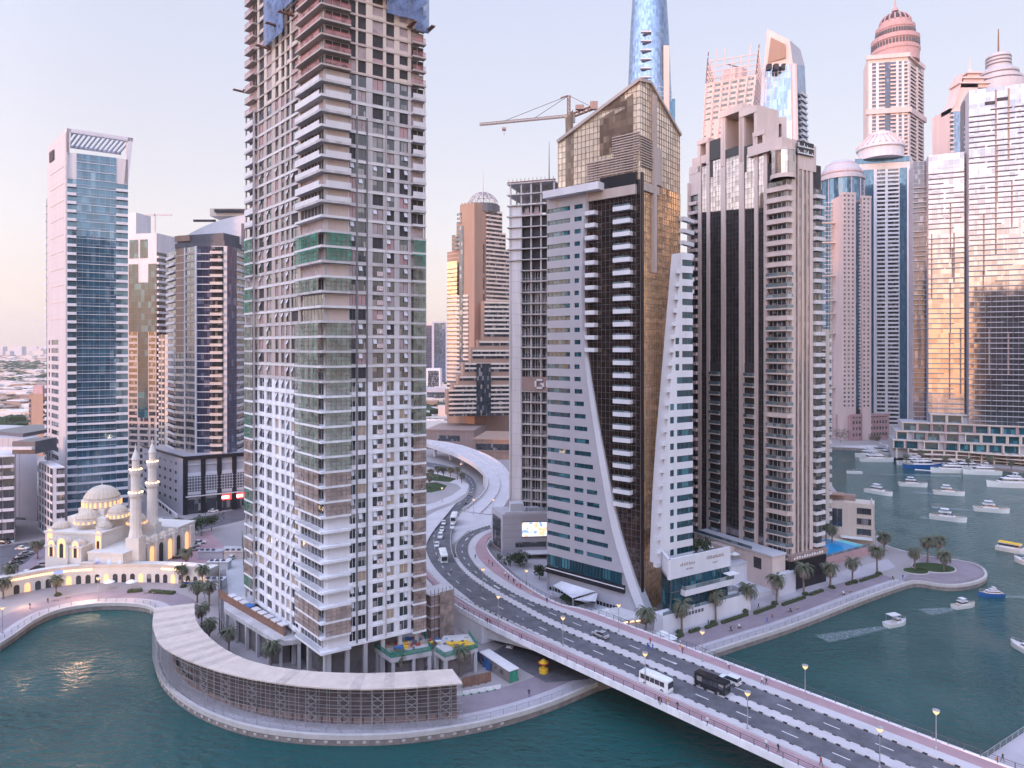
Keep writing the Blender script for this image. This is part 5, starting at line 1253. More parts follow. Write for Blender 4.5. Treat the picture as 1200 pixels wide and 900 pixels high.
 # stone block rising to the sign
 cr.fbox(fr, V(918), V(951.5), ZA(178, 220), ZA(166, 220), -14, -.5); cr.fbox(fl, U(889), tl + .5, ZA(205, 225), ZA(172, 222), -14, -5)
 cr.build('open_crown', T.root)
 sg = M(W['black'], W['steelw']); sg.fbox(fr, V(931), V(950.5), ZA(183, 219), ZA(167.5, 219), .85, 1.0, 0)
 rnd = random.Random(9)
 zs = ZA(182, 219)
 for row in range(2):
  uu = V(931.6)
  while uu < V(949.5):
   w1 = rnd.choice((.35, .6, .8)); h1 = rnd.choice((.5, .9, 1.4)); zb1 = zs + row * 2.1; sg.fbox(fr, uu, uu + w1, zb1, zb1 + .35, 1.0, 1.08, 1); sg.fbox(fr, uu, uu + .25, zb1, zb1 + h1, 1.0, 1.07, 1); uu += w1 + .18
 sg.build('name_sign', T.root)
 # podium: beige block, black base, retail
 p = M(W['brown'], W['black'], W['beige'], G['rail'], G['dark'])
 p.fbox(fr, -.5, tr + .5, 2, 11.2, -3, 1.6, 1); p.fbox(fr, -.3, tr + .7, 11.2, 13, -3, 1.9, 0)
 p.build('black_base', T.root)
 ls = M(W['steelw']);
 for k in range(12):
  ls.fbox(fr, 1 + k * 1.25, 1.7 + k * 1.25, 11.7, 12.5 if k % 3 else 12.2, 1.9, 1.98)
 ls.build('base_lettering', T.root)
 q = lambda du, dd: (Cc[0] + u[0] * du + nl[0] * dd, Cc[1] + u[1] * du + nl[1] * dd)
 T.done()
 t = thing('retail_podium', 'stepped beige podium with roof terrace and bar below the stone fin tower', 'building', (q(-12, 6)[0], q(-12, 6)[1], 2))
 a = M(W['beige'], W['greyl'], W['dark'], G['rail'])
 fp_ = (q(-34, 1.3), u)
 a.fbox(fp_, 2, 34.5, 2, 13.5, 0, 6.2, 0); a.fbox(fp_, 1.6, 34.8, 13.5, 14.0, -.2, 6.6, 1);
 a.fbox(fp_, 27.5, 30.5, 8.5, 12.0, 6.2, 6.25, 2); a.fbox(fp_, 2, 27, 14, 15, 6.4, 6.45, 3)
 a.fbox(fp_, 34.8, 36.8, 2, 8.5, -2, 6, 1)
 a.build('upper_block', t)
 b = M(W['white'], W['dark'], W['greyl'], W['beige']); b.fbox(fp_, 6, 25, 2, 9.0, 6.2, 14, 0); b.fbox(fp_, 5.8, 25.2, 9, 9.8, 6.3, 14.2, 2); b.fbox(fp_, 16, 24.5, 4.6, 8.2, 14, 14.1, 1); b.fbox(fp_, 25, 34.5, 2, 3.4, 6.2, 13.5, 2); b.fbox(fp_, 12, 20, 10, 13, 6.4, 9, 3); b.build('lower_block', t)
 lt = M(glow('pink_bar_light', (1, .25, .75), 1.6), glow('violet_bar_light', (.45, .2, 1), 1.6), G['amber'])
 for k in range(9): lt.fbox(fp_, 16.5 + k * .85, 17 + k * .85, 7.6, 8.0, 14.1, 14.2, k % 3)
 lt.build('bar_light', t)
 pr = M(W['steelw']);
 for k in range(3): x, y = q(-22 + k * 5, 10); pr.lathe((x, y), [(1.7, 11.6), (.05, 12.4)], 8)
 pr.build('parasol', t)
fin_tower()
# ================================================================ slim cream tower behind, and the beach club block with its pool
def club():
 A, C = XD(955, 263.2), XD(972, 262.5); u = unit(C[0] - A[0], C[1] - A[1]); bk = (-u[1], u[0]); L_ = math.hypot(C[0] - A[0], C[1] - A[1]); zt = ZA(390, 264)
 foot = [A, C, (C[0] + bk[0] * 12, C[1] + bk[1] * 12), (A[0] + bk[0] * 12, A[1] + bk[1] * 12)]
 T = Tower('cream_balcony_tower', 'slim cream apartment tower with small balconies on its right edge above the beach club', foot, 2, zt, W['cream'], cat='apartment tower'); fc = (A, u); n = 22; fh = (zt - 12) / n
 T.col(fc, .3, 1.8, 12, fh, n, 'W', wall=W['cream'], sp=1.0); T.col(fc, L_ - 3.0, L_ - 1.4, 12, fh, n, 'B', slab=W['offwhite'], rail=W['greyd'], rk='bars', d=.6); T.col((C, bk), 1, 5, 12, fh, n, 'B', slab=W['offwhite'], rail=W['offwhite'], d=1.3)
 T.w.fbox(fc, L_ - 4, L_, zt, zt + 1.4, -4, 0, 0); T.done()
 A, C = XD(930, 275), P(1024, 641, 2)[:2]; u = unit(.906, -.423); A = (C[0] - u[0] * 26, C[1] - u[1] * 26); bk = (-u[1], u[0]); zt = ZA(594, C[1])
 foot = [A, C, (C[0] + bk[0] * 12 + 1, C[1] + bk[1] * 12), (A[0] + bk[0] * 12, A[1] + bk[1] * 12)]
 T = Tower('beach_club', 'pale cream club block with planted roof terrace behind the swimming pool', foot, 2, zt, W['cream'], cat='building'); fc = (A, u)
 for z in (6, 10, 14): T.col(fc, upx(fc, 1004), upx(fc, 1021), z, 2.5, 1, 'W', wall=W['cream'], sp=.1, glass=G['dark'], split=3)
 T.col(fc, upx(fc, 971), upx(fc, 987), 8.5, 7, 1, 'W', wall=W['cream'], sp=.1, split=4);
 for k in range(14): T.w.fbox(fc, k * 1.9, k * 1.9 + .12, 5, zt, 0, .12, T.mi(W['offwhite']))
 T.w.fbox(fc, 0, 26, zt, zt + .8, -.5, .0, 0); T.w.fbox((C, bk), 0, 12, zt, zt + .8, -.4, 0, 0); T.w.fbox(fc, 4, 20, zt, zt + 2.2, -11, -8, T.mi(W['brown'])); T.w.fbox(fc, 7, 16, zt + 2.2, zt + 2.5, -11, -5, T.mi(W['tan']))
 sh = M(W['steelw']); sh.fbox(fc, upx(fc, 985), 25.5, 5.2, 5.4, .2, 4); sh.build('shade_canopy', T.root)
 T.done()
 # pool terrace
 po = [P(957, 667, 2)[:2], P(1009, 653, 2)[:2]]; d = unit(po[1][0] - po[0][0], po[1][1] - po[0][1]); L_ = math.hypot(po[1][0] - po[0][0], po[1][1] - po[0][1]); bk = (-d[1], d[0]); fc = (po[0], d)
 t = thing('swimming_pool', 'bright blue swimming pool with dark lane shapes on a raised terrace', 'pool', (po[0][0], po[0][1], 2))
 m = M(W['rose'], W['cream']); m.fbox(fc, -6, L_ + 6, 2, 5.2, -.8, 0, 0); m.fbox(fc, -6, L_ + 6, 2, 4.9, -24, -.8, 1); m.build('terrace', t)
 pw = surf('pool_water_blue', (.02, .30, .62), .08, .1, .3); m = M(pw, surf('dark_pool_tiles', (.01, .12, .33), .1)); m.fbox(fc, -5, L_ + 2, 4.9, 4.95, -15, -1.2, 0)
 for a, b, c_, e_ in ((-2, 5, -4, -3), (1, 9, -7.5, -6.6), (4, 11, -11, -10.2)): m.fbox(fc, a, b, 4.95, 4.96, c_, e_, 1)  # darker bars laid over the pool water
 m.build('pool_water', t); m = M(surf('shallow_pool_water', (.10, .55, .60), .08, .1, .3)); m.fbox(fc, L_ + 2, L_ + 5.5, 4.9, 4.96, -11, -1.2, 0); m.build('shallow_end', t)
 m = M(G['rail']); m.fbox(fc, -6, L_ + 6, 5.2, 6.1, -.1, -.05); m.build('glass_rail', t)
club()
# ================================================================ twisted tower
def twisted():
 Y = 480.; c = XD(861, Y + 18); half = 17.5; z1 = ZA(66, Y); n = 74; fh = (z1 - 2) / n
 t = thing('twisted_tower', 'pink helical tower, unfinished open lattice at its twisted top', 'skyscraper', (c[0], c[1], 2))
 def ring(z, h=half, cut=.0):
  a = R(22) + R(92) * (z - z1) / 300; r = []
  for k in range(4):
   p = a + k * math.pi / 2; q = a + (k + 1) * math.pi / 2
   P0 = (math.cos(p) * h * 1.38, math.sin(p) * h * 1.38); P1 = (math.cos(q) * h * 1.38, math.sin(q) * h * 1.38)
   for j in range(6): r.append((c[0] + P0[0] + (P1[0] - P0[0]) * j / 6, c[1] + P0[1] + (P1[1] - P0[1]) * j / 6))
  return r
 w_ = M(W['pink']); g = M(G['dark'])
 zt_ = z1 - fh * 4
 for i in range(n - 4):
  za = 2 + i * fh; zb = za + fh; R0, R1 = ring(za, half), ring(zb, half);
  N_ = 24
  w_.add([(x, y, za) for x, y in R0] + [(x, y, zb) for x, y in R1], [(k, (k + 1) % N_, N_ + (k + 1) % N_, N_ + k) for k in range(N_)])
  if i > 45:
   for k in range(N_):
    if (k + 0) % 6 == 5 and False: continue
    a0, a1 = R0[k], R0[(k + 1) % N_]; e_ = unit(a1[0] - a0[0], a1[1] - a0[1]); no = (e_[1], -e_[0]); L_ = math.hypot(a1[0] - a0[0], a1[1] - a0[1])
    w_.fbox((a0, e_), -.1, .7, za, zb + .1, 0, .7);
    if (i + k * 3) % 3 == 0 or i > n - 12: g.fbox((a0, e_), 1.0, 2.6 if i < n - 12 else L_ - .8, za + .8, za + 2.6, .02, .14)
    else: g.fbox((a0, e_), 1.2, 2.2, za + 1.0, za + 2.2, .02, .1)
 w_.build('wall', t); g.build('windows_band', t)
 s = M(W['pink'], W['rust'])
 for i in range(n - 4, n + 3):
  za = 2 + i * fh; R0, R1 = ring(za), ring(za + fh)
  for k in range(24):
   top = za + fh * (1 if (k % 3 or i < n) else .7);
   if i < n + (k % 5 > 1) * 2: s.beam((*R0[k], za), (*R1[k], top), .6, 0 if k % 6 else 1)
  for k in range(24):
   if i < n + 1: s.beam((*R0[k], za), (*R0[(k + 1) % 24], za), .5, 0)
 s.lathe(c, [(9, 2 + (n - 4) * fh), (9, 2 + (n - 1) * fh)], 10, 0); s.build('open_lattice_top', t)
 k = M(W['rust']); k.beam((c[0] - 2, c[1], z1 - 6), (c[0] - 2, c[1], z1 + 2), .7); k.beam((c[0] - 7, c[1] - 3, z1 + 1), (c[0] + 5, c[1], z1 - 1), .6); k.build('roof_crane', t)
twisted()
# ================================================================ tapering tower with a pink raked top
def raked():
 Y = 385.; dl, dr = unit(-.95, .32), unit(.60, .80)
 C = XD(931, Y); zb, zt = 2, ZA(46, Y)
 # left face between columns 884..931 at the bottom rows and 898..926 at the top
 def lf(py, px, y=Y): return (*XD(px, y), ZA(py, y))
 t = thing('raked_top_tower', 'tapering blue mirror tower with slanted pink stone head and balconies down its right side', 'skyscraper', (C[0], C[1], 2))
 a = M(G['sky'], W['greyl']); b0 = lf(640, 862, Y + 14);
 L0 = (XD(872, Y + 14)[0], Y + 14, 2); C0 = (XD(938, Y)[0], Y, 2); R0 = (XD(962, Y + 24)[0], Y + 24, 2)
 Lm = lf(80, 895, Y + 11); Cm = lf(75, 929, Y); Rm = lf(77, 943, Y + 18)
 Lt = lf(34, 899, Y + 10); Ct = lf(47, 925.5, Y + 1); Rt = lf(58, 938, Y + 16)
 bk = lambda p, d=26: (p[0] + 8, p[1] + d, p[2])
 a.poly([L0, C0, Cm, Lm], 0); a.poly([C0, R0, Rm, Cm], 0); a.poly([bk(L0), L0, Lm, bk(Lm)], 0); a.poly([R0, bk(L0), bk(Lm), Rm], 0)
 lerp = lambda p, q, k: tuple(p[i] + (q[i] - p[i]) * k for i in range(3))
 for k in range(1, 72):
  s = k / 72; p, q = lerp(L0, Lm, s), lerp(C0, Cm, s); a.beam((p[0], p[1] - .1, p[2]), (q[0], q[1] - .1, q[2]), .22, 1)
 for k in range(0, 9):
  s = k / 8; p, q = lerp(L0, C0, s), lerp(Lm, Cm, s); a.beam((p[0], p[1] - .15, p[2]), (q[0], q[1] - .15, q[2]), .3 if k % 8 else 1.6, 1)
 a.build('mirror_curtain_wall', t)
 h = M(W['pink'], W['tan'], W['dark'], W['grey'])
 h.poly([Lm, Cm, Ct, Lt], 0); h.poly([Cm, Rm, Rt, Ct], 3); h.poly([Lm, Lt, bk(Lt, 12), bk(Lm, 12)], 0); h.poly([Lt, Ct, Rt, bk(Lt, 12)], 0); h.poly([Rm, bk(Lm, 20), bk(Lt, 12), Rt], 0)
 cen = lambda p: (p[0], p[1] - .4, p[2])
 i0 = lf(74, 899, Y + 9.5); i1 = lf(68, 920, Y + 2); i2 = lf(52, 919.5, Y + 2); i3 = lf(44, 903, Y + 8.5); h.poly([cen(i0), cen(i1), cen(i2), cen(i3)], 1)
 for px in (897, 905, 914): p = lf(81, px, Y + 6); h.box(p[0], p[0] + 2.4, p[1] - 3.5, p[1] - .5, p[2] - 1.5, p[2] + 1.8, 2)
 h.build('raked_head', t)
 q = Parts(t)
 d = unit(R0[0] - C0[0], R0[1] - C0[1]); ang = math.atan2(d[1], d[0])
 for k in range(22, 68):
  s = k / 72; pc, pr_ = lerp(C0, Cm, s), lerp(R0, Rm, s); w_ = 9; pc2 = lerp(pc, pr_, .45)
  q.add('balcony', *((lambda z: (z[0],))(balcony_t(w_, 1.6, W['greyl'], W['greyl'], 'solid', .9, .4))), pc2[0], pc2[1], pc2[2], ang, (('railing', balcony_t(w_, 1.6, W['greyl'], W['greyl'], 'solid', .9, .4)[1]),))
 q.flush()
 s = M(W['pink']); s.hexa([(C0[0] - 1, C0[1] - 1, 2), (C0[0] + 2.5, C0[1] - .6, 2), (C0[0] + 2.5, C0[1] + 3, 2), (C0[0] - 1, C0[1] + 3, 2)], [(Cm[0] - 1, Cm[1] - 1, Cm[2]), (Cm[0] + 2, Cm[1] - .6, Cm[2]), (Cm[0] + 2, Cm[1] + 3, Cm[2]), (Cm[0] - 1, Cm[1] + 3, Cm[2])]); s.build('corner_fin', t)
raked()
# ================================================================ round blue supertall behind the gold glass
def supertall():
 Y = 620.; c = XD(761, Y); r = 19.5; t = thing('round_blue_supertall', 'very tall round blue glass tower with a pale vertical rib behind the gold glass tower', 'skyscraper', (c[0], c[1], 2))
 m = M(G['sky'], W['greyl']); m.lathe(c, [(r, 2), (r, 310), (r * .9, 360), (r * .74, 410), (r * .5, 440)], 40, 0)
 for k in range(60, 112):
  z = k * 3.9; z < 310 and m.lathe(c, [(r + .15, z), (r + .15, z + .35)], 40, 1)
 m.build('curtain_wall', t, smooth=False)
 m = M(W['beige'], G['blue']); m.box(c[0] + 9, c[0] + 14, c[1] - 18, c[1] - 4, 2, 345, 0); m.box(c[0] + 14.2, c[0] + 20.5, c[1] - 12.5, c[1], 2, 300, 1); m.build('stone_rib', t)
 m = M(W['greyl']);
 for k in range(8): m.box(c[0] - 12 + k * .1, c[0] - 2, c[1] - r - .6, c[1] - r + 3, 300 + k * 8, 301 + k * 8)
 m.build('plant_louvre', t)
supertall()
# ================================================================ far bank: round blue tower, pink slab towers, domed tower, ring roof tower
def round_blue():
 Y = 595.; c = XD(986, Y); r = 17.5; zt = ZA(207, Y - 17); t = thing('round_blue_tower', 'round deep blue glass tower with domed cap left of the pink slab towers', 'skyscraper', (c[0], c[1], 2))
 m = M(G['blue'], W['grey']); m.lathe(c, [(r, 2), (r, zt)], 32, 0)
 for a in range(12): p = a * math.pi / 6; m.beam((c[0] + r * math.cos(p), c[1] + r * math.sin(p), 2), (c[0] + r * math.cos(p), c[1] + r * math.sin(p), zt), .9, 1)
 m.build('curtain_wall', t)
 m = M(W['grey'], W['rose']); m.lathe(c, [(r + 1.2, zt), (r + 1.2, zt + 3), (r - .5, zt + 3.2), (r - 1.2, zt + 8), (r - 5, zt + 14), (r - 10, zt + 17.5), (1, zt + 18.5)], 32, 0)
 for k in range(4): m.lathe(c, [(r - .3 - k * 1.4, zt + 5 + k * 2.6), (r - .3 - k * 1.4, zt + 5.9 + k * 2.6)], 32, 1)
 m.build('domed_cap', t)
 p = Parts(t)
 for i in range(2, 62):
  z = 2 + i * 3.5; a = M(W['white']);
  if z < zt - 20: p.add('balcony', cached('rbb', lambda: (lambda k: (k.box(0, 7, -1.2, .5, -.3, .1), k)[-1])(M(W['white']))), XD(968, Y - 19)[0], Y - 15.5, z, .1)
 p.flush(60)
 for z in (ZA(262, 575), ZA(285, 575), ZA(324, 575), ZA(353, 575), ZA(368, 575), ZA(391, 575), ZA(455, 575)):
  b = M(W['cream']); b.box(XD(962, 575)[0], XD(984, 575)[0], 574, 578, z, z + 1.0); b.build('light_ledge', t)
round_blue()
def pink_slabs():
 Y = 562.
 for (x0, x1, py, lb) in ((987.5, 1003, 228, 'taller pink slab of a twin tower with square windows, left of the dark glazed slot'), (1010.5, 1021, 232, 'narrower pink slab of a twin tower with square windows, beside the ring roof tower')):
  A, C = XD(x0, Y), XD(x1, Y + 2); u = unit(C[0] - A[0], C[1] - A[1]); L_ = math.hypot(C[0] - A[0], C[1] - A[1]); zt = ZA(py, Y)
  foot = [A, C, (C[0], C[1] + 20), (A[0], A[1] + 20)]; T = Tower('pink_slab_tower', lb, foot, 2, zt, W['pink'], cat='apartment tower'); fc = (A, u); n = 50; fh = (zt - 28) / n
  nc = 3 if L_ > 9 else 2
  for k in range(nc):
   a = .8 + k * (L_ - 1) / nc; T.col(fc, a, a + 1.8, 28, fh, n, 'W', wall=W['pink'], sp=1.8, proud=.2, fr=0)
   T.w.fbox(fc, a + 1.8, a + (L_ - 1) / nc, 28, zt, 0, .25, 0)
  T.w.fbox(fc, 0, .8, 2, zt, 0, .25, 0); T.w.fbox(fc, 0, L_, zt, zt + 2, -3, .5, 0); T.done()
 A, C = XD(1003, Y + 4), XD(1011, Y + 4); foot = [A, C, (C[0], C[1] + 20), (A[0], A[1] + 20)]; zt = ZA(236, Y)
 T = Tower('glazed_slot_tower', 'dark blue glazed bay with white balconies between the two pink slabs', foot, 2, zt, W['dark'], cat='apartment tower'); fc = (A, (1, 0)); n = 60; fh = (zt - 28) / n
 T.col(fc, 0, 2.3, 28, fh, n, 'G', glass=G['blue']); T.col(fc, 2.3, 5.6, 28, fh, n, 'B', slab=W['white'], rail=W['white'], d=1.4, th=.4); T.done()
 C = P(997, 516.5, 2)[:2]; foot, fl, fr, tl, tr = corner(C, unit(-.5, .86), 979, unit(.97, .25), 1042); zt = ZA(487, C[1])
 T = Tower('rose_stone_block', 'low rose stone block with rows of small windows on the far quay', foot, 2, zt, W['rose'], cat='building')
 for k in range(12): a = 2 + k * (tr - 3) / 12; T.col(fr, a, a + 1.6, 3, 5, 4, 'W', wall=W['rose'], sp=2.6, fr=0)
 T.col(fl, 6, 10, 6, 12, 1, 'W', wall=W['rose'], sp=1); T.w.fbox(fr, -.5, tr, zt - 1, zt + 1, -1, .9, 0); T.done()
pink_slabs()
def domed():
 Y = 660.; C = XD(1064, Y); dl, dr = unit(-.98, .2), unit(.74, .67); foot, fl, fr, tl, tr = corner(C, dl, 1017, dr, 1082); foot[3] = (foot[0][0] + 14, foot[0][1] + 36); foot[2] = (foot[2][0] + 8, foot[2][1] + 12); zt = ZA(62, Y); fh = 3.7
 T = Tower('domed_supertall', 'tall classical tower in pale pink stone with ribbed dome, cornice rings and spire', foot, 2, zt, W['beige']); n1 = int((zt - 2) / fh)
 zc = ZA(132, Y)
 z0 = 60; n = int((zt - 6 - z0) / fh)
 for a, b, kd in ((.02, .10, 'S'), (.10, .20, 'W'), (.20, .27, 'S'), (.27, .42, 'B'), (.42, .56, 'G'), (.56, .70, 'B'), (.70, .76, 'S'), (.76, .84, 'W'), (.84, .90, 'S'), (.90, .99, 'B')):
  T.col(fl, tl * a, tl * b, z0, fh, n, kd, wall=W['offwhite'] if kd == 'S' else W['beige'], slab=W['beige'], rail=W['beige'], glass=G['lav'], d=1.3, th=.5, proud=.9 if kd == 'S' else .4, fr=0)
 for a, b, kd in ((.0, .1, 'S'), (.12, .45, 'B'), (.5, .6, 'S'), (.62, .95, 'B')):
  T.col(fr, tr * a, tr * b, z0, fh, n, kd, wall=W['offwhite'], slab=W['beige'], rail=W['beige'], glass=G['dark'], d=1.2, th=.5, proud=.9, fr=0)
 cx = (foot[0][0] + foot[2][0]) / 2; cy = (foot[0][1] + foot[2][1]) / 2
 for z, hh, dd in ((zc, 5, 2.4), (zt - 4, 4, 1.6)):
  k = M(W['pink']); k.fbox(fl, -dd, tl + dd, z, z + hh, -.5, dd); k.fbox(fr, -dd, tr + dd, z, z + hh, -.5, dd); k.build('cornice', T.root)
 c = (XD(1049, Y + 24)[0], Y + 24); s = (Y + 24) / F * .92
 d = M(W['rose'], W['greyd'], W['rose']); z_ = lambda py: ZA(py, Y + 4 + 20 * max(0, min(1, (62 - py) / 48)))
 d.lathe(c, [(27 * s, zt - 2), (27 * s, z_(56)), (28 * s, z_(55)), (28 * s, z_(52)), (26 * s, z_(51)), (26 * s, z_(46)), (27.5 * s, z_(45)), (27.5 * s, z_(41)), (21.5 * s, z_(40)), (21.5 * s, z_(34)), (22.5 * s, z_(33)), (22.5 * s, z_(30)), (18.5 * s, z_(29)), (18 * s, z_(25))], 40, 2)
 for r_, a_, b_ in ((26.3, 50.5, 46.5), (21.8, 39, 35)):
  for q in range(44): p = q * math.pi / 22; x, y = c[0] + r_ * s * math.cos(p), c[1] + r_ * s * math.sin(p); d.box(x - .7, x + .7, y - .7, y + .7, z_(a_), z_(b_), 1)
 d.build('drum', T.root)
 d = M(W['rose'], W['dark'], W['cream']); prof = [(18 * s * math.cos(q * math.pi / 20), z_(26) + 13.5 * s * math.sin(q * math.pi / 20)) for q in range(10)]
 d.lathe(c, prof, 40, 1)
 for q in range(18):
  p = q * math.pi / 9
  for (r0, h0), (r1, h1) in zip(prof[:-1], prof[1:]): d.beam((c[0] + r0 * math.cos(p), c[1] + r0 * math.sin(p), h0), (c[0] + r1 * math.cos(p), c[1] + r1 * math.sin(p), h1), 1.2, 0)
 d.lathe(c, [(4 * s, z_(13.5)), (3 * s, z_(10)), (1.5 * s, z_(9)), (1.0 * s, z_(6)), (.2 * s, z_(-8))], 12, 0); d.build('dome', T.root)
 T.done()
 # ring roof tower in front of it
 Y = 600.; C = XD(1066, Y); foot, fl, fr, tl, tr = corner(C, unit(-.97, .24), 1002, unit(.6, .8), 1076); foot[3] = (foot[0][0] + 14, foot[0][1] + 34); zt = ZA(181, Y); fh = 3.6; n = int((zt - 8 - 10) / fh)
 T = Tower('ring_roof_tower', 'grey white tower with blue bays and a radiating ring roof before the domed tower', foot, 2, zt, W['offwhite'])
 T.col(fl, 0, tl, zt - 6, 5, 1, 'G', glass=G['blue'])
 for a, b, kd in ((0, .08, 'B'), (.08, .14, 'S'), (.14, .34, 'G'), (.34, .40, 'S'), (.40, .55, 'B'), (.55, .60, 'S'), (.60, .80, 'B'), (.82, .95, 'G'), (.95, 1, 'S')):
  T.col(fl, tl * a, tl * b, 10, fh, n, kd, wall=W['white'], slab=W['white'], rail=W['white'], glass=G['dark'] if kd == 'B' else G['teal'], d=1.6, th=.5, proud=1.0, fr=0, vstep=3)
 T.col(fr, 0, tr, 10, fh, n, 'B', slab=W['white'], rail=W['white'], d=1.2, th=.5)
 c = (XD(1032, Y + 12)[0], Y + 12); s = (Y + 12) / F; r = M(W['pink'], W['greyl']); z_ = lambda py: ZA(py, Y + 12)
 r.lathe(c, [(24 * s, zt - 2), (24 * s, z_(177)), (26 * s, z_(176)), (26 * s, z_(173)), (16 * s, z_(163)), (13 * s, z_(161)), (13 * s, z_(157)), (4, z_(155))], 24, 1)
 for q in range(24): p = q * math.pi / 12; r.beam((c[0] + 26 * s * math.cos(p), c[1] + 26 * s * math.sin(p), z_(172.5)), (c[0] + 14 * s * math.cos(p), c[1] + 14 * s * math.sin(p), z_(160)), 1.2, 0)
 r.build('ring_roof', T.root); T.done()
domed()
# ================================================================ pale mirror complex on the far bank
def mirror_complex():
 u = unit(.92, -.40)
 def blk(name, lb, x0, x1, Y0, py, dep, fh=3.45, band=.55, gl='pale', z0=26):
  A = XD(x0, Y0); C, L_ = walk(A, u, x1); bk = (-u[1], u[0]); zt = ZA(py, A[1]); foot = [A, C, (C[0] + bk[0] * dep, C[1] + bk[1] * dep), (A[0] + bk[0] * dep, A[1] + bk[1] * dep)]
  T = Tower(name, lb, foot, 2, zt, W['grey']); fc = (A, u); n = int((zt - 9 - z0) / fh)
  T.col(fc, 0, L_, z0, fh, n, 'G', glass=G[gl], mull=W['greyl'], vstep=3.0, id='')
  T.col(fc, 0, L_, z0 + n * fh, zt - z0 - n * fh, 1, 'G', glass=G[gl], mull=W['greyl'], vstep=3.0, hsub=4)
  rnd = random.Random(int(x0)); p = T.p
  for i in range(n):
   z = z0 + i * fh; a = 0.
   while a < L_ - 6:
    w_ = rnd.choice((9, 12, 15)); w_ = min(w_, L_ - a)
    if w_ > 5 and rnd.random() < .9: p.add('balcony', cached(('mb', round(w_, 1)), lambda: (lambda k: (k.box(0, w_, -1.3, -.15, -.35, -.05), k.box(0, w_, -1.3, -1.2, -.05, .35, 1), k)[-1])(M(W['greyd'], W['grey']))), A[0] + u[0] * a, A[1] + u[1] * a, z, math.atan2(u[1], u[0]))
    a += w_ + rnd.choice((0, 0, 1.2))
  for _ in range(7):
   k0 = rnd.randrange(4, n - 16); a = rnd.random() * (L_ - 3) + 1; T.w.fbox(fc, a, a + .8, z0 + k0 * fh, z0 + (k0 + rnd.randrange(6, 14)) * fh, .15, .5, T.mi(W['brown']))
  return T, fc, L_, zt, foot
 T, fc, L_, zt, ft = blk('blue_side_block', 'blue grey glazed block at the left end of the pale mirror complex', 1070, 1088, 486, 190, 24, gl='lav'); T.done()
 T, fc, L_, zt, ft = blk('mirror_slab', 'lower pale mirror slab catching an orange sunset, left of the dark joint', 1088, 1130, 474, 182, 24)
 T.done()
 A = XD(1129.5, 470); C, w_ = walk(A, u, 1136); foot = [A, C, (C[0] + .4 * 12, C[1] + .92 * 12), (A[0] + .4 * 12, A[1] + .92 * 12)]
 T = Tower('glazed_joint', 'narrow dark blue glazed joint with stacked balconies between two mirror slabs', foot, 2, ZA(118, 470), W['greyd'], cat='building'); T.col((A, u), 0, w_, 26, 3.45, 60, 'B', slab=W['lavg'] if 'lavg' in W else W['grey'], rail=W['grey'], glass=G['blue'], d=1.2); T.done()
 T, fc, L_, zt, ft = blk('mirror_slab', 'tallest pale mirror slab at the right edge with two dark vertical slots', 1135.5, 1262, 458, 106, 26)
 for px in (1166, 1181): k = upx(fc, px); T.w.fbox(fc, k, k + .9, ZA(300 if px < 1170 else 190, 455), zt - 2, .15, .6, T.mi(W['brown']))
 T.w.fbox(fc, upx(fc, 1154), upx(fc, 1166), ZA(124, 455), ZA(120, 455), .1, .4, T.mi(W['dark'])); T.w.fbox(fc, upx(fc, 1168), upx(fc, 1181), ZA(121, 455), ZA(117, 455), .1, .4, T.mi(W['dark']))
 T.done()
 # tiered podium with framed windows
 A = XD(1045, 476); C, L_ = walk(A, u, 1290); bk = (-u[1], u[0])
 t = thing('framed_podium', 'long tiered podium with white and rose window frames below the mirror slabs', 'building', (A[0], A[1], 2)); p = Parts(t); fc = (A, u)
 b = M(W['grey'], W['cream'])
 tiers = [(2, 9, 0, 0), (9, 15, 0, 4), (15, 21, 2, 2), (21, 27, 6, 0), (27, 33, upx(fc, 1091), -3)]
 for z0_, z1_, s0, d in tiers:
  e_ = L_ if z0_ < 27 else upx(fc, 1136); b.fbox(fc, s0, e_, z0_, z1_, -22, d, 0); b.fbox(fc, s0 - .5, e_, z1_ - .5, z1_, d, d + 1.8, 1)
 b.build('wall', t); rnd = random.Random(2); ang = math.atan2(u[1], u[0]); n_ = (u[1], -u[0])
 for z0_, z1_, s0, d in tiers[1:]:
  a = s0 + 1; e_ = L_ if z0_ < 27 else upx(fc, 1135)
  while a < e_ - 8:
   w_ = rnd.choice((7., 8., 9.)); gp, ff = window_t(w_ - 1.2, z1_ - z0_ - 1.2, G['teal'], W['greyd'], 4, .1, .1); fr_ = cached(('pf', w_), lambda: (lambda k: (k.box(-.6, 0, -1.6, 0, 0, z1_ - z0_ - .5), k.box(w_ - 1.2, w_ - .6, -1.6, 0, 0, z1_ - z0_ - .5), k.box(-.6, w_ - .6, -1.6, 0, z1_ - z0_ - 1.2, z1_ - z0_ - .5), k)[-1])(M(W['cream'] if w_ != 8. else W['rose'])))
   x, y = A[0] + u[0] * a + n_[0] * d, A[1] + u[1] * a + n_[1] * d; p.add('window', gp, x, y, z0_ + .4, ang, (('frame', fr_),)); a += w_ + (.2 if rnd.random() < .8 else 3)
 a = 2
 while a < L_ - 8:
  p.add('arcade_column', cached('arc', lambda: (lambda k: (k.box(0, .9, -.9, 0, 0, 7), k)[-1])(M(W['cream']))), A[0] + u[0] * a + n_[0] * 5, A[1] + u[1] * a + n_[1] * 5, 2, ang); a += 7
 p.flush()
 rt = M(W['cream'], W['steelw'], W['beige']);
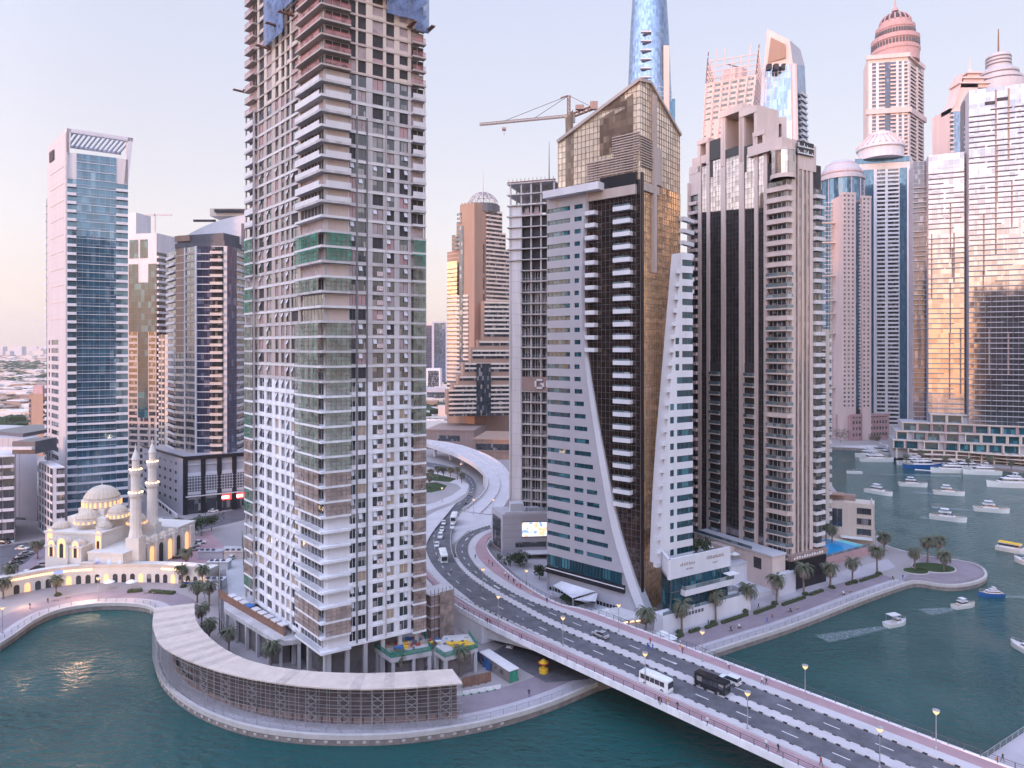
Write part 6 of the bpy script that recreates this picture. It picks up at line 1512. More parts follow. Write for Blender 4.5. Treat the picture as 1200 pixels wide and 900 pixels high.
 for k in range(3):
  pts_ = [(A[0] + u[0] * s + n_[0] * (9 + 4 * math.sin(s * .09 + k)), A[1] + u[1] * s + n_[1] * (9 + 4 * math.sin(s * .09 + k))) for s in range(12, int(L_), 5)]
  for p0, p1 in zip(pts_[:-1], pts_[1:]): e_ = unit(p1[0] - p0[0], p1[1] - p0[1]); rt.fbox((p0, e_), 0, 5.2, 3.5 + k * 2.6, 4.1 + k * 2.6, -8, 0, k % 2 * 2)
 rt.build('curved_terraces', t)
 # tower with ringed turret and mast behind
 Y = 600.; A = XD(1113, Y); C = XD(1131, Y); foot = [A, C, (C[0], C[1] + 25), (A[0], A[1] + 25)]; zt = ZA(127, Y)
 T = Tower('swept_shoulder_tower', 'blue glass tower with curved pink shoulder and pagoda top behind the mirror slabs', foot, 2, zt, W['pink']); fc = (A, (1, 0)); w_ = C[0] - A[0];
 T.col(fc, 0, 3, 170, 4, int((zt - 170) / 4), 'B', slab=W['pink'], rail=W['pink'], d=1.4, th=.5); T.col(fc, 3.4, w_, 150, 4, int((zt - 150) / 4), 'G', glass=G['sky']);
 k = M(W['pink']); pr = [(0, zt), (3, zt + 4), (6, zt + 10), (9, zt + 20), (11, zt + 31)]
 for (x0, z0_), (x1, z1_) in zip(pr[:-1], pr[1:]): k.hexa([(A[0] + x0, Y, z0_ - 4), (A[0] + x1, Y, z1_ - 4), (A[0] + x1, Y + 12, z1_ - 4), (A[0] + x0, Y + 12, z0_ - 4)], [(A[0] + x0, Y, z0_), (A[0] + x1, Y, z1_), (A[0] + x1, Y + 12, z1_), (A[0] + x0, Y + 12, z0_)])
 k.hexa([(A[0] + 3, Y + 1, zt - 5), (C[0] + 12, Y + 1, zt - 5), (C[0] + 12, Y + 14, zt - 5), (A[0] + 3, Y + 14, zt - 5)], [(A[0] + 10, Y + 1, zt + 24), (C[0] + 12, Y + 1, zt + 24), (C[0] + 12, Y + 14, zt + 24), (A[0] + 10, Y + 14, zt + 24)])
 cc = (XD(1142, Y)[0], Y + 6);
 for j, (w1, py) in enumerate(((14, 98), (11, 92), (7, 86))): z = ZA(py, Y); k.box(cc[0] - w1, cc[0] + w1, Y - 1, Y + 14, z, z + 1.4); k.box(cc[0] - w1 + 2, cc[0] + w1 - 2, Y + 1, Y + 12, z - 3, z)
 k.lathe(cc, [(5, ZA(86, Y)), (4, ZA(82, Y)), (1.2, ZA(79, Y)), (.7, ZA(74, Y)), (.15, ZA(63, Y))], 12, 0); k.build('pagoda_top', T.root); T.done()
 c = (XD(1170, 640)[0], 640); s = 640 / F; z_ = lambda py: ZA(py, 640)
 t = thing('ringed_turret_tower', 'grey tower topped by a ringed round turret and tall mast behind the right mirror slab', 'skyscraper', (c[0], c[1], 2))
 m = M(W['grey'], W['greyd'], W['rose']); m.lathe(c, [(28 * s, 2), (28 * s, z_(100))], 24, 0); m.build('wall', t)
 m = M(W['grey'], W['greyd']); m.lathe(c, [(24 * s, z_(104)), (24 * s, z_(94)), (20 * s, z_(93)), (20 * s, z_(86)), (15 * s, z_(82)), (12.5 * s, z_(81)), (12.5 * s, z_(67)), (10 * s, z_(64)), (3 * s, z_(62))], 28, 0)
 for py, rr in ((98, 24.2), (90, 20.2), (78, 12.8), (74, 12.8), (70, 12.8)): m.lathe(c, [(rr * s, z_(py)), (rr * s, z_(py) + 1.2)], 28, 1)
 m.build('ringed_turret', t); m = M(W['rust']); m.beam((c[0], c[1], z_(62)), (c[0], c[1], z_(34)), 1.8, 0, 1.0, 6); m.build('mast', t)
mirror_complex()
# ================================================================ roads, bridge, flyover
def resample(pl, n):
 d = [0]
 for a, b in zip(pl[:-1], pl[1:]): d.append(d[-1] + math.dist(a, b))
 r = []; j = 0
 for k in range(n):
  t = d[-1] * k / (n - 1)
  while j < len(pl) - 2 and d[j + 1] < t: j += 1
  s = (t - d[j]) / max(d[j + 1] - d[j], 1e-9); r.append(tuple(pl[j][i] + (pl[j + 1][i] - pl[j][i]) * s for i in range(len(pl[0]))))
 return r
def smooth3(a, k=2):
 for _ in range(k):
  b = [a[0]]
  for p, q in zip(a[:-1], a[1:]): b += [tuple(p[i] * .75 + q[i] * .25 for i in range(3)), tuple(p[i] * .25 + q[i] * .75 for i in range(3))]
  b.append(a[-1]); a = b
 return a
def zf(py):
 for y0, y1, a, b in ((720, 9999, 8, 8), (700, 720, 7.4, 8), (680, 700, 6.6, 7.4), (660, 680, 5.6, 6.6), (640, 660, 4.4, 5.6), (618, 640, 3.2, 4.4), (600, 618, 2.3, 3.2)):
  if y0 <= py < y1: return a + (b - a) * (py - y0) / (y1 - y0)
 return 2.3
bd = unit(.676, -.737); bn = (.737, .676)       # bridge direction (towards the camera) and across
S0 = P(600, 745, 8); E0 = (S0[0] + bd[0] * 110, S0[1] + bd[1] * 110, 8.0)
OFF = [0, 3.3, 5.4, 11.4, 13.8, 19.8, 22.2, 25.4]
UP = {0: [(480, 655), (507, 690), (535, 711), (565, 728)], 1: [(484, 648), (512, 684), (545, 708), (575, 724)], 2: [(497, 545), (525, 551), (545, 560), (552, 572), (545, 585), (528, 593), (506, 601), (492, 612), (486, 632), (494, 660), (516, 686), (550, 706), (580, 720)],
      3: [(497, 541), (528, 546), (551, 556), (560, 568), (556, 583), (540, 598), (531, 612), (527, 632), (530, 652), (543, 671), (570, 691), (600, 708)], 4: [(574, 616), (560, 620), (544, 627), (534, 638), (534, 652), (548, 670), (576, 689), (607, 706)],
      5: [(576, 620), (564, 624), (554, 630), (548, 641), (550, 654), (567, 673), (596, 693), (626, 707)], 6: [(580, 622), (569, 626), (560, 634), (556, 643), (560, 655), (578, 672), (610, 692), (640, 706)], 7: [(588, 626), (578, 630), (570, 637), (571, 645), (582, 659), (606, 681), (636, 700), (660, 711)]}
BL = {}
for k, l in UP.items():
 a = [P(x, y, zf(y)) for x, y in l]; q = (S0[0] + bn[0] * OFF[k], S0[1] + bn[1] * OFF[k], 8.0); a.append(q); a.append((q[0] + bd[0] * 12, q[1] + bd[1] * 12, 8.0))
 a = smooth3(a, 2); a.append((E0[0] + bn[0] * OFF[k], E0[1] + bn[1] * OFF[k], 8.0)); BL[k] = a
def sheet(name, A, B, mat, dz=0.0, n=90, m=None, kind=True):
 A, B = resample(A, n), resample(B, n); m = m or M(mat)
 for i in range(n - 1): m.poly([(*A[i][:2], A[i][2] + dz), (*A[i + 1][:2], A[i + 1][2] + dz), (*B[i + 1][:2], B[i + 1][2] + dz), (*B[i][:2], B[i][2] + dz)])
 if kind: struct(m, name)
 return A, B
def fixw(m):                                    # faces of sheets look up
 for i, f in enumerate(m.f):
  a, b, c = (m.v[f[j]] for j in (0, 1, 2))
  if (b[0] - a[0]) * (c[1] - a[1]) - (b[1] - a[1]) * (c[0] - a[0]) < 0: m.f[i] = f[::-1]
 return m
def sheet_up(name, A, B, mat, dz=0.0, n=90):
 m = M(mat); sheet(name, A, B, mat, dz, n, m, False); fixw(m); struct(m, name)
sheet_up('footway', BL[0], BL[1], W['pavep'], .12); sheet_up('verge', BL[1], BL[2][len(BL[2]) // 3:], W['pavel'], .16)
sheet_up('road', BL[2], BL[3], W['asph'], .01); sheet_up('road', BL[4], BL[5], W['asph'], .014)
i3 = min(range(len(BL[3])), key=lambda i: math.dist(BL[3][i], P(532, 655, zf(655)))); i4 = min(range(len(BL[4])), key=lambda i: math.dist(BL[4][i], P(537, 655, zf(655))))
sheet_up('median', BL[3][i3:], BL[4][i4:], W['pavel'], .16); sheet_up('verge', BL[5], BL[6], W['pavel'], .16); sheet_up('footway', BL[6], BL[7], W['pavep'], .12)
# kerbs, with black and white blocks
def kerb(line, dz=0.0, w_=.3, blocks=True):
 L_ = 0; n = int(sum(math.dist(a, b) for a, b in zip(line[:-1], line[1:])) / .8); r = resample(line, n); m = M(W['kerb'], W['black'])
 for i in range(n - 1):
  a, b = r[i], r[i + 1]; d = unit(b[0] - a[0], b[1] - a[1]); z = (a[2] + b[2]) / 2; m.fbox(((a[0], a[1]), d), 0, math.dist(a, b), z - .3, z + .19, -w_ / 2, w_ / 2, 1 if blocks and i % 3 == 0 else 0)
 struct(m, 'kerb')
for k in (2, 3, 4, 5): kerb(BL[k] if k != 2 else BL[2][len(BL[2]) // 2:], blocks=True)
# lane dashes
def dashes(A, B, t, gap, ln, w_=.13, i0=0):
 n = 260; A, B = resample(A, n), resample(B, n); c = [tuple(a[i] + (b[i] - a[i]) * t for i in range(3)) for a, b in zip(A, B)]; L_ = sum(math.dist(a, b) for a, b in zip(c[:-1], c[1:])); k = int(L_ / (gap + ln)); r = resample(c, int(L_)); m = M(W['line']); i = i0
 while i + ln < len(r): a, b = r[i], r[int(i + ln)]; d = unit(b[0] - a[0], b[1] - a[1]); m.poly([(a[0] - d[1] * -w_, a[1] - d[0] * w_, a[2] + .022), (b[0] + d[1] * w_, b[1] - d[0] * w_, b[2] + .022), (b[0] - d[1] * w_, b[1] + d[0] * w_, b[2] + .022), (a[0] - d[1] * w_, a[1] + d[0] * w_, a[2] + .022)]); i += int(gap + ln)
 fixw(m); struct(m, 'lane_marking')
dashes(BL[2], BL[3], .5, 6, 3); dashes(BL[4], BL[5], .5, 6, 3, i0=4); dashes(BL[4], BL[5], .5, 60, 4, .3, 20)
# body of ramp and bridge
bm_ = M(W['offwhite'], W['greyd'], W['concw'])
n = 120
A, B = resample(BL[0], n), resample(BL[7], n)
ab = P(578, 752, 2)
def past(p): return (p[0] - ab[0]) * bd[0] + (p[1] - ab[1]) * bd[1]
AB0 = [p for p in A if past(p) < 0]; AB7 = [p for p in B if past(p) < 3]
for l, s in ((AB0, 1), (AB7, -1)):
 for a, b in zip(l[:-1], l[1:]): bm_.poly([(a[0], a[1], 1.5), (b[0], b[1], 1.5), (b[0], b[1], b[2]), (a[0], a[1], a[2])] if s > 0 else [(b[0], b[1], 1.5), (a[0], a[1], 1.5), (a[0], a[1], a[2]), (b[0], b[1], b[2])], 0)
a, b = AB0[-1], AB7[-1]; bm_.poly([(a[0], a[1], 1.5), (b[0], b[1], 1.5), (b[0], b[1], 7.2), (a[0], a[1], 7.2)], 2)
# deck slab, haunched girders, fascia
t0 = (A[0][0], 0); s0 = (AB0[-1][0], AB0[-1][1]); Ld = 110
def bp(s, d, z): return (s0[0] + bd[0] * s + bn[0] * d, s0[1] + bd[1] * s + bn[1] * d, z)
bm_.hexa([bp(-1, 0.3, 6.6), bp(Ld, .3, 7.1), bp(Ld, 25.1, 7.1), bp(-1, 25.1, 6.6)], [bp(-1, .3, 7.1), bp(Ld, .3, 7.95), bp(Ld, 25.1, 7.95), bp(-1, 25.1, 7.1)], 0)
for d in (1.6, 8.5, 16, 23.0):
 N_ = 30
 for k in range(N_):
  a, b = k * 48 / N_, (k + 1) * 48 / N_; dep = lambda s: 7.1 - max(.5, 3.6 * max(0, 1 - s / 34) ** 1.6 + .5)
  bm_.hexa([bp(a, d, dep(a)), bp(b, d, dep(b)), bp(b, d + 1.2, dep(b)), bp(a, d + 1.2, dep(a))], [bp(a, d, 7.1), bp(b, d, 7.1), bp(b, d + 1.2, 7.1), bp(a, d + 1.2, 7.1)], 0)
t = thing('road_bridge', 'white haunched road bridge carrying four lanes over the marina', 'bridge', (s0[0], s0[1], 2)); bm_.build('bridge_body', t)
for l, o0, o1 in ((A, -.25, .15), (B, -.15, .3)):
 fa = M(W['concw']); q, p_ = offset([x[:2] for x in l], o0), offset([x[:2] for x in l], o1)
 for i in range(len(l) - 1):
  z0_, z1_ = l[i][2], l[i + 1][2]
  b4 = [(*q[i], z0_ - 1.0), (*q[i + 1], z1_ - 1.0), (*p_[i + 1], z1_ - 1.0), (*p_[i], z0_ - 1.0)]; fa.hexa(b4, [(x, y, z + 1.35) for x, y, z in b4])
 fa.build('edge_beam', t)
# pierced concrete barrier between footway and road on the near side
bar = M(W['pavel']); r = resample(BL[1], 100)
for a, b in zip(r[25:-1], r[26:]): d = unit(b[0] - a[0], b[1] - a[1]); bar.fbox(((a[0], a[1]), d), 0, math.dist(a, b), a[2], a[2] + .5, -.15, .15)
bar.build('low_barrier', t)
def railing_run(line, label, step=3.0, h=1.1, inset=.0, col='greyd', glass_=False, z=None):
 L3 = [(p[0], p[1], p[2] if len(p) > 2 else z) for p in line]; L_ = sum(math.dist(a, b) for a, b in zip(L3[:-1], L3[1:])); n = max(3, min(96, int(L_ / step) + 1)); r = resample(L3, n)
 t = thing('railing', label, 'railing', r[n // 2], 0); post = cached(('post', h, col), lambda: (lambda k: (k.box(-.05, .05, -.05, .05, 0, h), k.box(-.09, .09, -.09, .09, 0, .1), k)[-1])(M(W[col]))); p = Parts(t); m = M(W[col])
 for q in r: p.add('post', post, q[0], q[1], q[2])
 for a, b in zip(r[:-1], r[1:]):
  for hh, w_ in ((h, .08), (h * .66, .04), (h * .33, .04)): m.beam((a[0], a[1], a[2] + hh), (b[0], b[1], b[2] + hh), w_)
 m.build('rail', t); p.flush(); return t
railing_run([(x, y, z + .3) for x, y, z in BL[0]], 'grey metal railing on the near edge of the bridge', 2.6); railing_run([(x, y, z + .3) for x, y, z in BL[7]], 'dark metal railing on the far edge of the bridge', 2.4)
railing_run([(x, y, 2.15) for x, y in offset(QL, .8)][::2], 'thin railing along the curved quay edge left of the bridge', 3, 1.0, col='metal'); railing_run([(x, y, 2.15) for x, y in offset(QR[:-12], .8)][::2], 'thin railing along the quay promenade right of the bridge', 3, 1.0, col='metal')
# flyover coming down from the far left, still unopened
FL = [(500, 521, 11), (522, 527.5, 10.5), (546, 538, 10), (566, 552, 9), (573, 567, 7.4), (567, 580, 5.4), (553, 592, 3.4), (543, 599, 2.2)]
FR = [(500, 516.5, 11), (532, 520.5, 10.5), (562, 530, 10), (585, 542, 9.2), (598, 557, 8), (601, 575, 6), (593, 592, 4), (584, 604, 2.3)]
A = smooth3([P(*p) for p in FL]); B = smooth3([P(*p) for p in FR]); sheet_up('flyover_road', A, B, W['pavel'], 0, 60); A, B = resample(A, 60), resample(B, 60)
t = thing('flyover', 'pale concrete flyover curving down behind the lawn island', 'flyover', (A[20][0], A[20][1], 2)); m = M(W['offwhite'], W['concw'])
for l, o in ((A, -1), (B, 1)):
 for a, b in zip(l[:-1], l[1:]):
  d = unit(b[0] - a[0], b[1] - a[1]); m.fbox(((a[0], a[1]), d), -.05, math.dist(a[:2], b[:2]) + .05, 1.6 if a[1] < 380 else a[2] - 1.6, max(a[2], b[2]) + .95, -.2, .2, 0)
for k in (3, 9, 15): c = [(A[k][i] + B[k][i]) / 2 for i in range(3)]; m.lathe(c, [(1.2, 1.8), (1.2, c[2] - 1)], 10, 1)
for k in range(24): a, b, c_, d_ = A[k], B[k], B[k + 1], A[k + 1]; m.poly([(p[0], p[1], p[2] - 1.2) for p in (a, b, c_, d_)], 1)
for i in range(0, 59): c = [(A[i][j] + B[i][j]) / 2 for j in range(3)]; e_ = [(A[i + 1][j] + B[i + 1][j]) / 2 for j in range(3)]; d = unit(e_[0] - c[0], e_[1] - c[1]); m.fbox(((c[0], c[1]), d), 0, math.dist(c[:2], e_[:2]), c[2] - .2, c[2] + .55, -.15, .15, 0)
m.build('parapet', t)
# plaza between the roads, forecourts, streets at the left, lawn island
def patch(name, px, mat, z, kind='structure'):
 m = M(mat); pt = [P(x, y, z) for x, y in px]; ar = sum(pt[i][0] * pt[(i + 1) % len(pt)][1] - pt[(i + 1) % len(pt)][0] * pt[i][1] for i in range(len(pt)))
 m.poly(pt if ar > 0 else pt[::-1]); return struct(m, name, kind)
patch('plaza', [(528, 640), (531, 614), (541, 598), (556, 586), (574, 578), (604, 585), (604, 612), (588, 622), (566, 620), (548, 622), (538, 631)], W['pavel'], 2.03)
patch('island_paving', [(497, 600), (530, 588), (546, 578), (550, 568), (536, 560), (512, 554), (490, 552), (470, 556), (470, 600)], W['pavel'], 2.012)
patch('verge_lawn', [(512, 563), (535, 567), (541, 572), (530, 580), (512, 588), (497, 592), (490, 580), (497, 566)], W['ground'], 2.03)
patch('lawn', [(497, 553.5), (515, 556), (535, 561), (527, 565), (505, 563), (490, 560)], W['lawn'], 2.05); patch('lawn', [(497, 566), (512, 565), (524, 569), (520, 574), (505, 577), (495, 577)], W['lawn'], 2.06)
patch('forecourt', [(590, 660), (598, 652), (642, 656), (646, 684), (660, 700), (640, 700), (612, 682)], W['pave'], 2.02)
patch('street', [(120, 632), (205, 612), (300, 592), (300, 606), (250, 618), (215, 626), (130, 648)], W['asph'], 2.02); patch('street', [(0, 640), (60, 632), (62, 648), (30, 660), (0, 676)], W['asph'], 2.024); patch('car_park_paving', [(60, 632), (66, 640), (10, 690), (-5, 690), (-5, 676), (30, 660)], W['pavem'], 2.028)
patch('forecourt', [(202, 640), (245, 622), (262, 640), (256, 690), (232, 684), (205, 668)], W['pavep'], 2.016); patch('site_road', [(262, 640), (284, 640), (290, 700), (268, 700)], W['pavel'], 2.02)
patch('promenade_terrace', [(770, 760), (800, 742), (880, 715), (960, 690), (1040, 668), (1050, 664), (1040, 655), (960, 676), (860, 706), (800, 722), (745, 748)], W['pave'], 2.012)
patch('quay_apron', [(975, 523), (1040, 521), (1200, 540), (1200, 547), (1152, 543), (1063, 537), (1050, 528), (1020, 525.5)], W['pavel'], 2.02)
patch('under_bridge_paving', [(575, 765), (600, 752), (660, 745), (720, 760), (700, 795), (640, 800)], W['asph'], 2.016)
patch('tower_yard', [(262, 700), (300, 690), (500, 700), (570, 745), (600, 770), (560, 790), (440, 800), (330, 795), (280, 765)], W['ground'], 2.014)
# small bank at the lower right with its own railing
m = M(W['pave'], W['stone']); q = [P(1140, 898, 2), P(1200, 858, 2), P(1330, 820, 2), P(1330, 960, 2), P(1180, 960, 2)]; m.prism([p[:2] for p in q][::-1] if False else [p[:2] for p in q], -1, 2.0, 0); fixm = struct(m, 'near_quay')
railing_run([P(1142, 897, 2.0), P(1200, 858, 2.0), P(1300, 826, 2)], 'thin railing on the small near quay at the lower right corner', 2.5, 1.1, col='metal')
# lamp posts with glowing bowls
lamp = thing('street_lamp', 'x', 'street lamp', (0, 0, 0)); m = M(W['metal']); m.beam((0, 0, 0), (0, 0, 6.2), .22, 0, .13, 8); m.lathe((0, 0), [(.22, 0), (.22, .5), (.12, .7)], 8); m.build('pole', lamp)
m = M(glow('warm_lamp_bowl', (1, .60, .28), .6), W['metal']); m.lathe((0, 0), [(.1, 6.2), (.45, 6.6), (.55, 6.95), (.3, 7.1), (.02, 7.12)], 10, 0); m.lathe((0, 0), [(.6, 7.0), (.6, 7.06), (.05, 7.2)], 10, 1); m.build('lamp_bowl', lamp); us = [False]
for k, (px, py, z, lb) in enumerate([(943.5, 821, 8, 'far side of the bridge, nearest the white car'), (876, 855.5, 8, 'near side of the bridge, below the dark coach'), (1097, 879.5, 8, 'far side of the bridge, close to the lower right corner'), (1031, 902, 8, 'near side of the bridge at the bottom edge'), (756, 804.5, 8, 'near side of the bridge beside the white minibus'),
 (659.7, 757.7, 8, 'near side of the bridge halfway up the straight'), (584, 730, 7.9, 'near side of the ramp above the construction podium'), (725, 741, 8, 'far side of the bridge before the sail canopies'), (823, 776, 8, 'far side of the bridge where it meets the promenade'), (566, 694, 7, 'median where the two carriageways part'), (518, 588, 2.1, 'island between left road and flyover'), (555, 603, 3, 'plaza below the end of the flyover'),
 (540, 557, 2.1, 'lawn island beside the curving road'), (578, 603, 2.3, 'foot of the flyover'), (617, 694, 2, 'forecourt left of the sail canopies'), (240, 706, 2, 'promenade below the mosque arcade'), (115, 704, 2, 'promenade left of the mosque steps'), (3, 742, 2, 'left edge of the promenade')]):
 x, y, z_ = P(px, py, z); o = place(lamp, us, (x, y, z_), 0, 'golden bowl street lamp, ' + lb, 'street lamps')
# ================================================================ scaffolded walkway with the curved pale roof
def scaffold():
 RO = [(180, 740), (187, 757), (210, 770), (243, 783), (280, 793), (320, 800), (370, 806), (420, 808), (475, 806.5), (542, 800.7)]; RI = [(187, 709), (228, 709), (228, 730), (247, 752), (277, 772), (313, 783), (357, 789), (403, 791.7), (453, 791.7), (530, 786.7)]
 out_ = [P(182, 712, 10.2)] + [P(x, y, 10.2) for x, y in [(178, 728)] + RO]; inn = [P(x, y, 10.2) for x, y in RI[1:]]
 o, i_ = smooth3(out_, 2), smooth3([P(228, 709, 10.2)] + inn, 2); n = 46; o, i_ = resample(o, n), resample(i_, n)
 t = thing('scaffold_walkway', 'curved scaffolding gallery with pale sheet roof wrapped round the quay', 'scaffolding', (o[20][0], o[20][1], 2))
 rf = surf('pale_roof_sheeting', (.68, .56, .50), .75, .14, .4, fine=.3); rnd = random.Random(1)
 m = M(rf, surf('stained_roof_sheeting', (.62, .51, .46), .8, .2, .6, fine=.4))
 for k in range(n - 1):
  dz = rnd.random() * .06
  a, b, c, d = o[k], o[k + 1], i_[k + 1], i_[k]; m.hexa([(p[0], p[1], p[2] - .28 + dz) for p in (a, b, c, d)], [(p[0], p[1], p[2] + dz + h) for p, h in ((a, 0), (b, 0), (c, .5), (d, .5))], 1 if rnd.random() < .3 else 0)
 m.build('roof', t)
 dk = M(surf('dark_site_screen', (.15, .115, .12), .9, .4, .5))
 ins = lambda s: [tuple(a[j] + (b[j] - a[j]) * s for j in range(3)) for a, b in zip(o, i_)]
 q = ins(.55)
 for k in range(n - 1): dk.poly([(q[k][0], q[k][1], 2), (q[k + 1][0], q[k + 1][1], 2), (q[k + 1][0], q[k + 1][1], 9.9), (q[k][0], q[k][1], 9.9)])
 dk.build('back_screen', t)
 p = Parts(t); post = cached('scp', lambda: (lambda k: (k.box(-.045, .045, -.045, .045, 2, 10), k)[-1])(M(W['metal'])))
 L0, L1, L2 = o, ins(.22), ins(.45);
 for row in (L0, L1):
  for a in row: p.add('post', post, a[0], a[1], 0)
  for z in (3.0, 4.6, 6.2, 7.8, 9.4):
   rails = M(W['metal'])
   for a, b in zip(row[:-1], row[1:]): rails.beam((a[0], a[1], z), (b[0], b[1], z), .08)
   rails.build('ledger_tube', t)
 for k in range(1, n - 2, 3):
  b = M(W['metal']); a0, a1, a2 = L0[k], L0[k + 1], L0[k + 2] if k + 2 < n else L0[k + 1]
  for z in (2.6, 5.8): b.beam((a0[0], a0[1], z), (a1[0], a1[1], z + 1.6), .1); b.beam((a1[0], a1[1], z + 1.6), (a0[0], a0[1], z + 3.2), .1); b.beam((a1[0], a1[1], z), (a0[0], a0[1], z + 1.6), .08); b.beam((a0[0], a0[1], z + 1.6), (a1[0], a1[1], z + 3.2), .08)
  b.build('brace', t)
 bl = M(W['brown']);
 for a, b in zip(L2[2:-1], L2[3:]): d = unit(b[0] - a[0], b[1] - a[1]); bl.fbox(((a[0], a[1]), d), .2, math.dist(a, b) - .1, 2, 3.1, 0, .2)
 bl.build('hoarding', t); p.flush()
 # hanging reliefs on the quay face below
 w_ = M(W['kerb']); ql = offset(QL, -.05); r = resample(ql, 170)
 for k in range(40, 150, 2): a, b = r[k], r[k + 1]; d = unit(b[0] - a[0], b[1] - a[1]); w_.fbox((a, d), .2, .9, .55, 1.0, .03, .12)
 o_ = w_.build('quay_fender'); o_['kind'] = 'structure'
scaffold()
# ================================================================ construction podiums round the tower
def podium_frame(label, corner_px, z, pts_px, ncol, extra=None):
 pts_ = [P(x, y, z)[:2] for x, y in pts_px]; c = (sum(p[0] for p in pts_) / len(pts_), sum(p[1] for p in pts_) / len(pts_)); t = thing('construction_podium', label, 'building', (c[0], c[1], 2))
 m = M(W['conc'], W['cream']); m.prism(pts_, z - 1.1, z, 0); m.prism([(p[0] * .9 + c[0] * .1, p[1] * .9 + c[1] * .1) for p in pts_], z, z + .02, 0); m.build('roof_slab', t)
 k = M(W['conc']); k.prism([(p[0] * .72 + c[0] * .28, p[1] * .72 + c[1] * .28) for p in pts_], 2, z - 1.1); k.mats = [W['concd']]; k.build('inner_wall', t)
 for i in range(len(pts_)):
  a, b = pts_[i], pts_[(i + 1) % len(pts_)]; L_ = math.dist(a, b); d = unit(b[0] - a[0], b[1] - a[1]); q = max(1, int(L_ / ncol))
  for j in range(q):
   s = M(W['conc']); s.fbox((a, d), j * L_ / q + .2, j * L_ / q + .9, 2, z - 1.1, -.9, -.1); s.build('column', t)
 return t, pts_
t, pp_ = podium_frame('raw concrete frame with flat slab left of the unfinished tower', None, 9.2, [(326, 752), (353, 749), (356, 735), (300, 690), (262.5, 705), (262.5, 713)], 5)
m = M(W['offwhite'], W['blue'], W['ply'], W['rust']); rnd = random.Random(8); a, b = P(345, 742, 9.2), P(268, 698, 9.2); d = unit(b[0] - a[0], b[1] - a[1])
m.fbox((a[:2], d), 0, math.dist(a, b), 9.2, 11.5, -2.6, -2.4, 3)
for k in range(9): m.fbox((a[:2], d), k * 3.4 + .4, k * 3.4 + 2.9, 11.5, 11.75, -3, -1.4, rnd.choice((0, 0, 1)))
for k in range(26): u_ = rnd.random() * 30; v_ = rnd.random() * 3; m.fbox((a[:2], d), u_, u_ + .4 + rnd.random(), 9.21, 9.3 + rnd.random() * .8, v_, v_ + .5, rnd.choice((0, 2, 3)))
m.build('site_material', t)
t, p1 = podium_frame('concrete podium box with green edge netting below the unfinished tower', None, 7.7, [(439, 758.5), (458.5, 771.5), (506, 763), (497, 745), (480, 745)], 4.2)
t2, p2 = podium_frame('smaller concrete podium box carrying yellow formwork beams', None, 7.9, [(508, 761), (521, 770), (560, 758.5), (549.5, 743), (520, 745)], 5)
for tt, pl in ((t, p1), (t2, p2)):
 g = M(NT['green'])
 for i in range(3): a, b = pl[i], pl[i + 1]; d = unit(b[0] - a[0], b[1] - a[1]); g.fbox((a, d), 0, math.dist(a, b), 7.75, 8.9, -.1, .05)
 g.build('edge_netting', tt)
c = P(538, 757, 8); yb = M(W['yellow'])
for k in range(5): yb.fbox((c[:2], unit(.9, .3)), -2.5 + k * .4, 2.5 + k * .4, 8.0, 8.35, k * .8 - 2, k * .8 - 1.5)
tag(yb.build('formwork_beams'), 'stack of bright yellow formwork beams on the smaller podium box', 'formwork beams', kind='stuff')
rb = M(W['ply'], W['redp'], W['blue'], W['steelw'], W['yellow'], W['greyd'])
for (x0, y0, n_) in ((470, 757, 22), (490, 752, 18), (530, 753, 16), (450, 750, 14)):
 for k in range(n_): q = P(x0 + rnd.uniform(-18, 18), y0 + rnd.uniform(-5, 4), 7.8); s = rnd.uniform(.2, .9); rb.box(q[0] - s, q[0] + s * rnd.random(), q[1] - s * .4, q[1] + .3, 7.72, 7.8 + rnd.random() * .8, rnd.randrange(6))
tag(rb.build('building_materials'), 'loose site materials scattered over the podium roofs', 'site materials', kind='stuff')
for a, b, w_ in ((418, 440, 'green'),):
 p, q = P(a, 790, 2), P(b, 786, 2); d = unit(q[0] - p[0], q[1] - p[1]); g = M(NT['sage']); g.fbox((p[:2], d), 0, math.dist(p, q), 2, 13, 0, .06); tag(g.build('netting_screen'), 'tall grey green netting screen between the tower foot and the podium box', 'netting')
# hoist scaffold block right of the tower
def stair_block():
 A_ = XD(504, 172); C = XD(531, 176); d = unit(C[0] - A_[0], C[1] - A_[1]); L_ = math.dist(A_, C); t = thing('scaffold_stair_tower', 'brown scaffolded block between the unfinished tower and the road', 'scaffolding', (A_[0], A_[1], 2)); m = M(W['block'], W['offwhite'], W['rust']); fc = (A_, d)
 m.fbox(fc, .4, L_ - .4, 2, 15.5, -5.6, -.6, 0); m.build('core_wall', t);
 for k in range(5): s = M(W['offwhite']); s.fbox(fc, 0, L_, 3.8 + k * 2.9, 4.0 + k * 2.9, -6, .2); s.build('platform', t)
 r = M(W['rust'])
 for k in range(7):
  u = k * L_ / 6; r.fbox(fc, u, u + .1, 2, 17, .2, .3)
 for k in range(9): r.fbox(fc, 0, L_, 3 + k * 1.6, 3.1 + k * 1.6, .3, .36)
 r.build('scaffold_tubes', t); n = M(NT['brown']); n.fbox(fc, L_ * .4, L_, 2, 16, .36, .4); n.build('safety_net', t)
 mm = M(W['green'], W['offwhite'], W['rust'], W['greyd']);
stair_block()
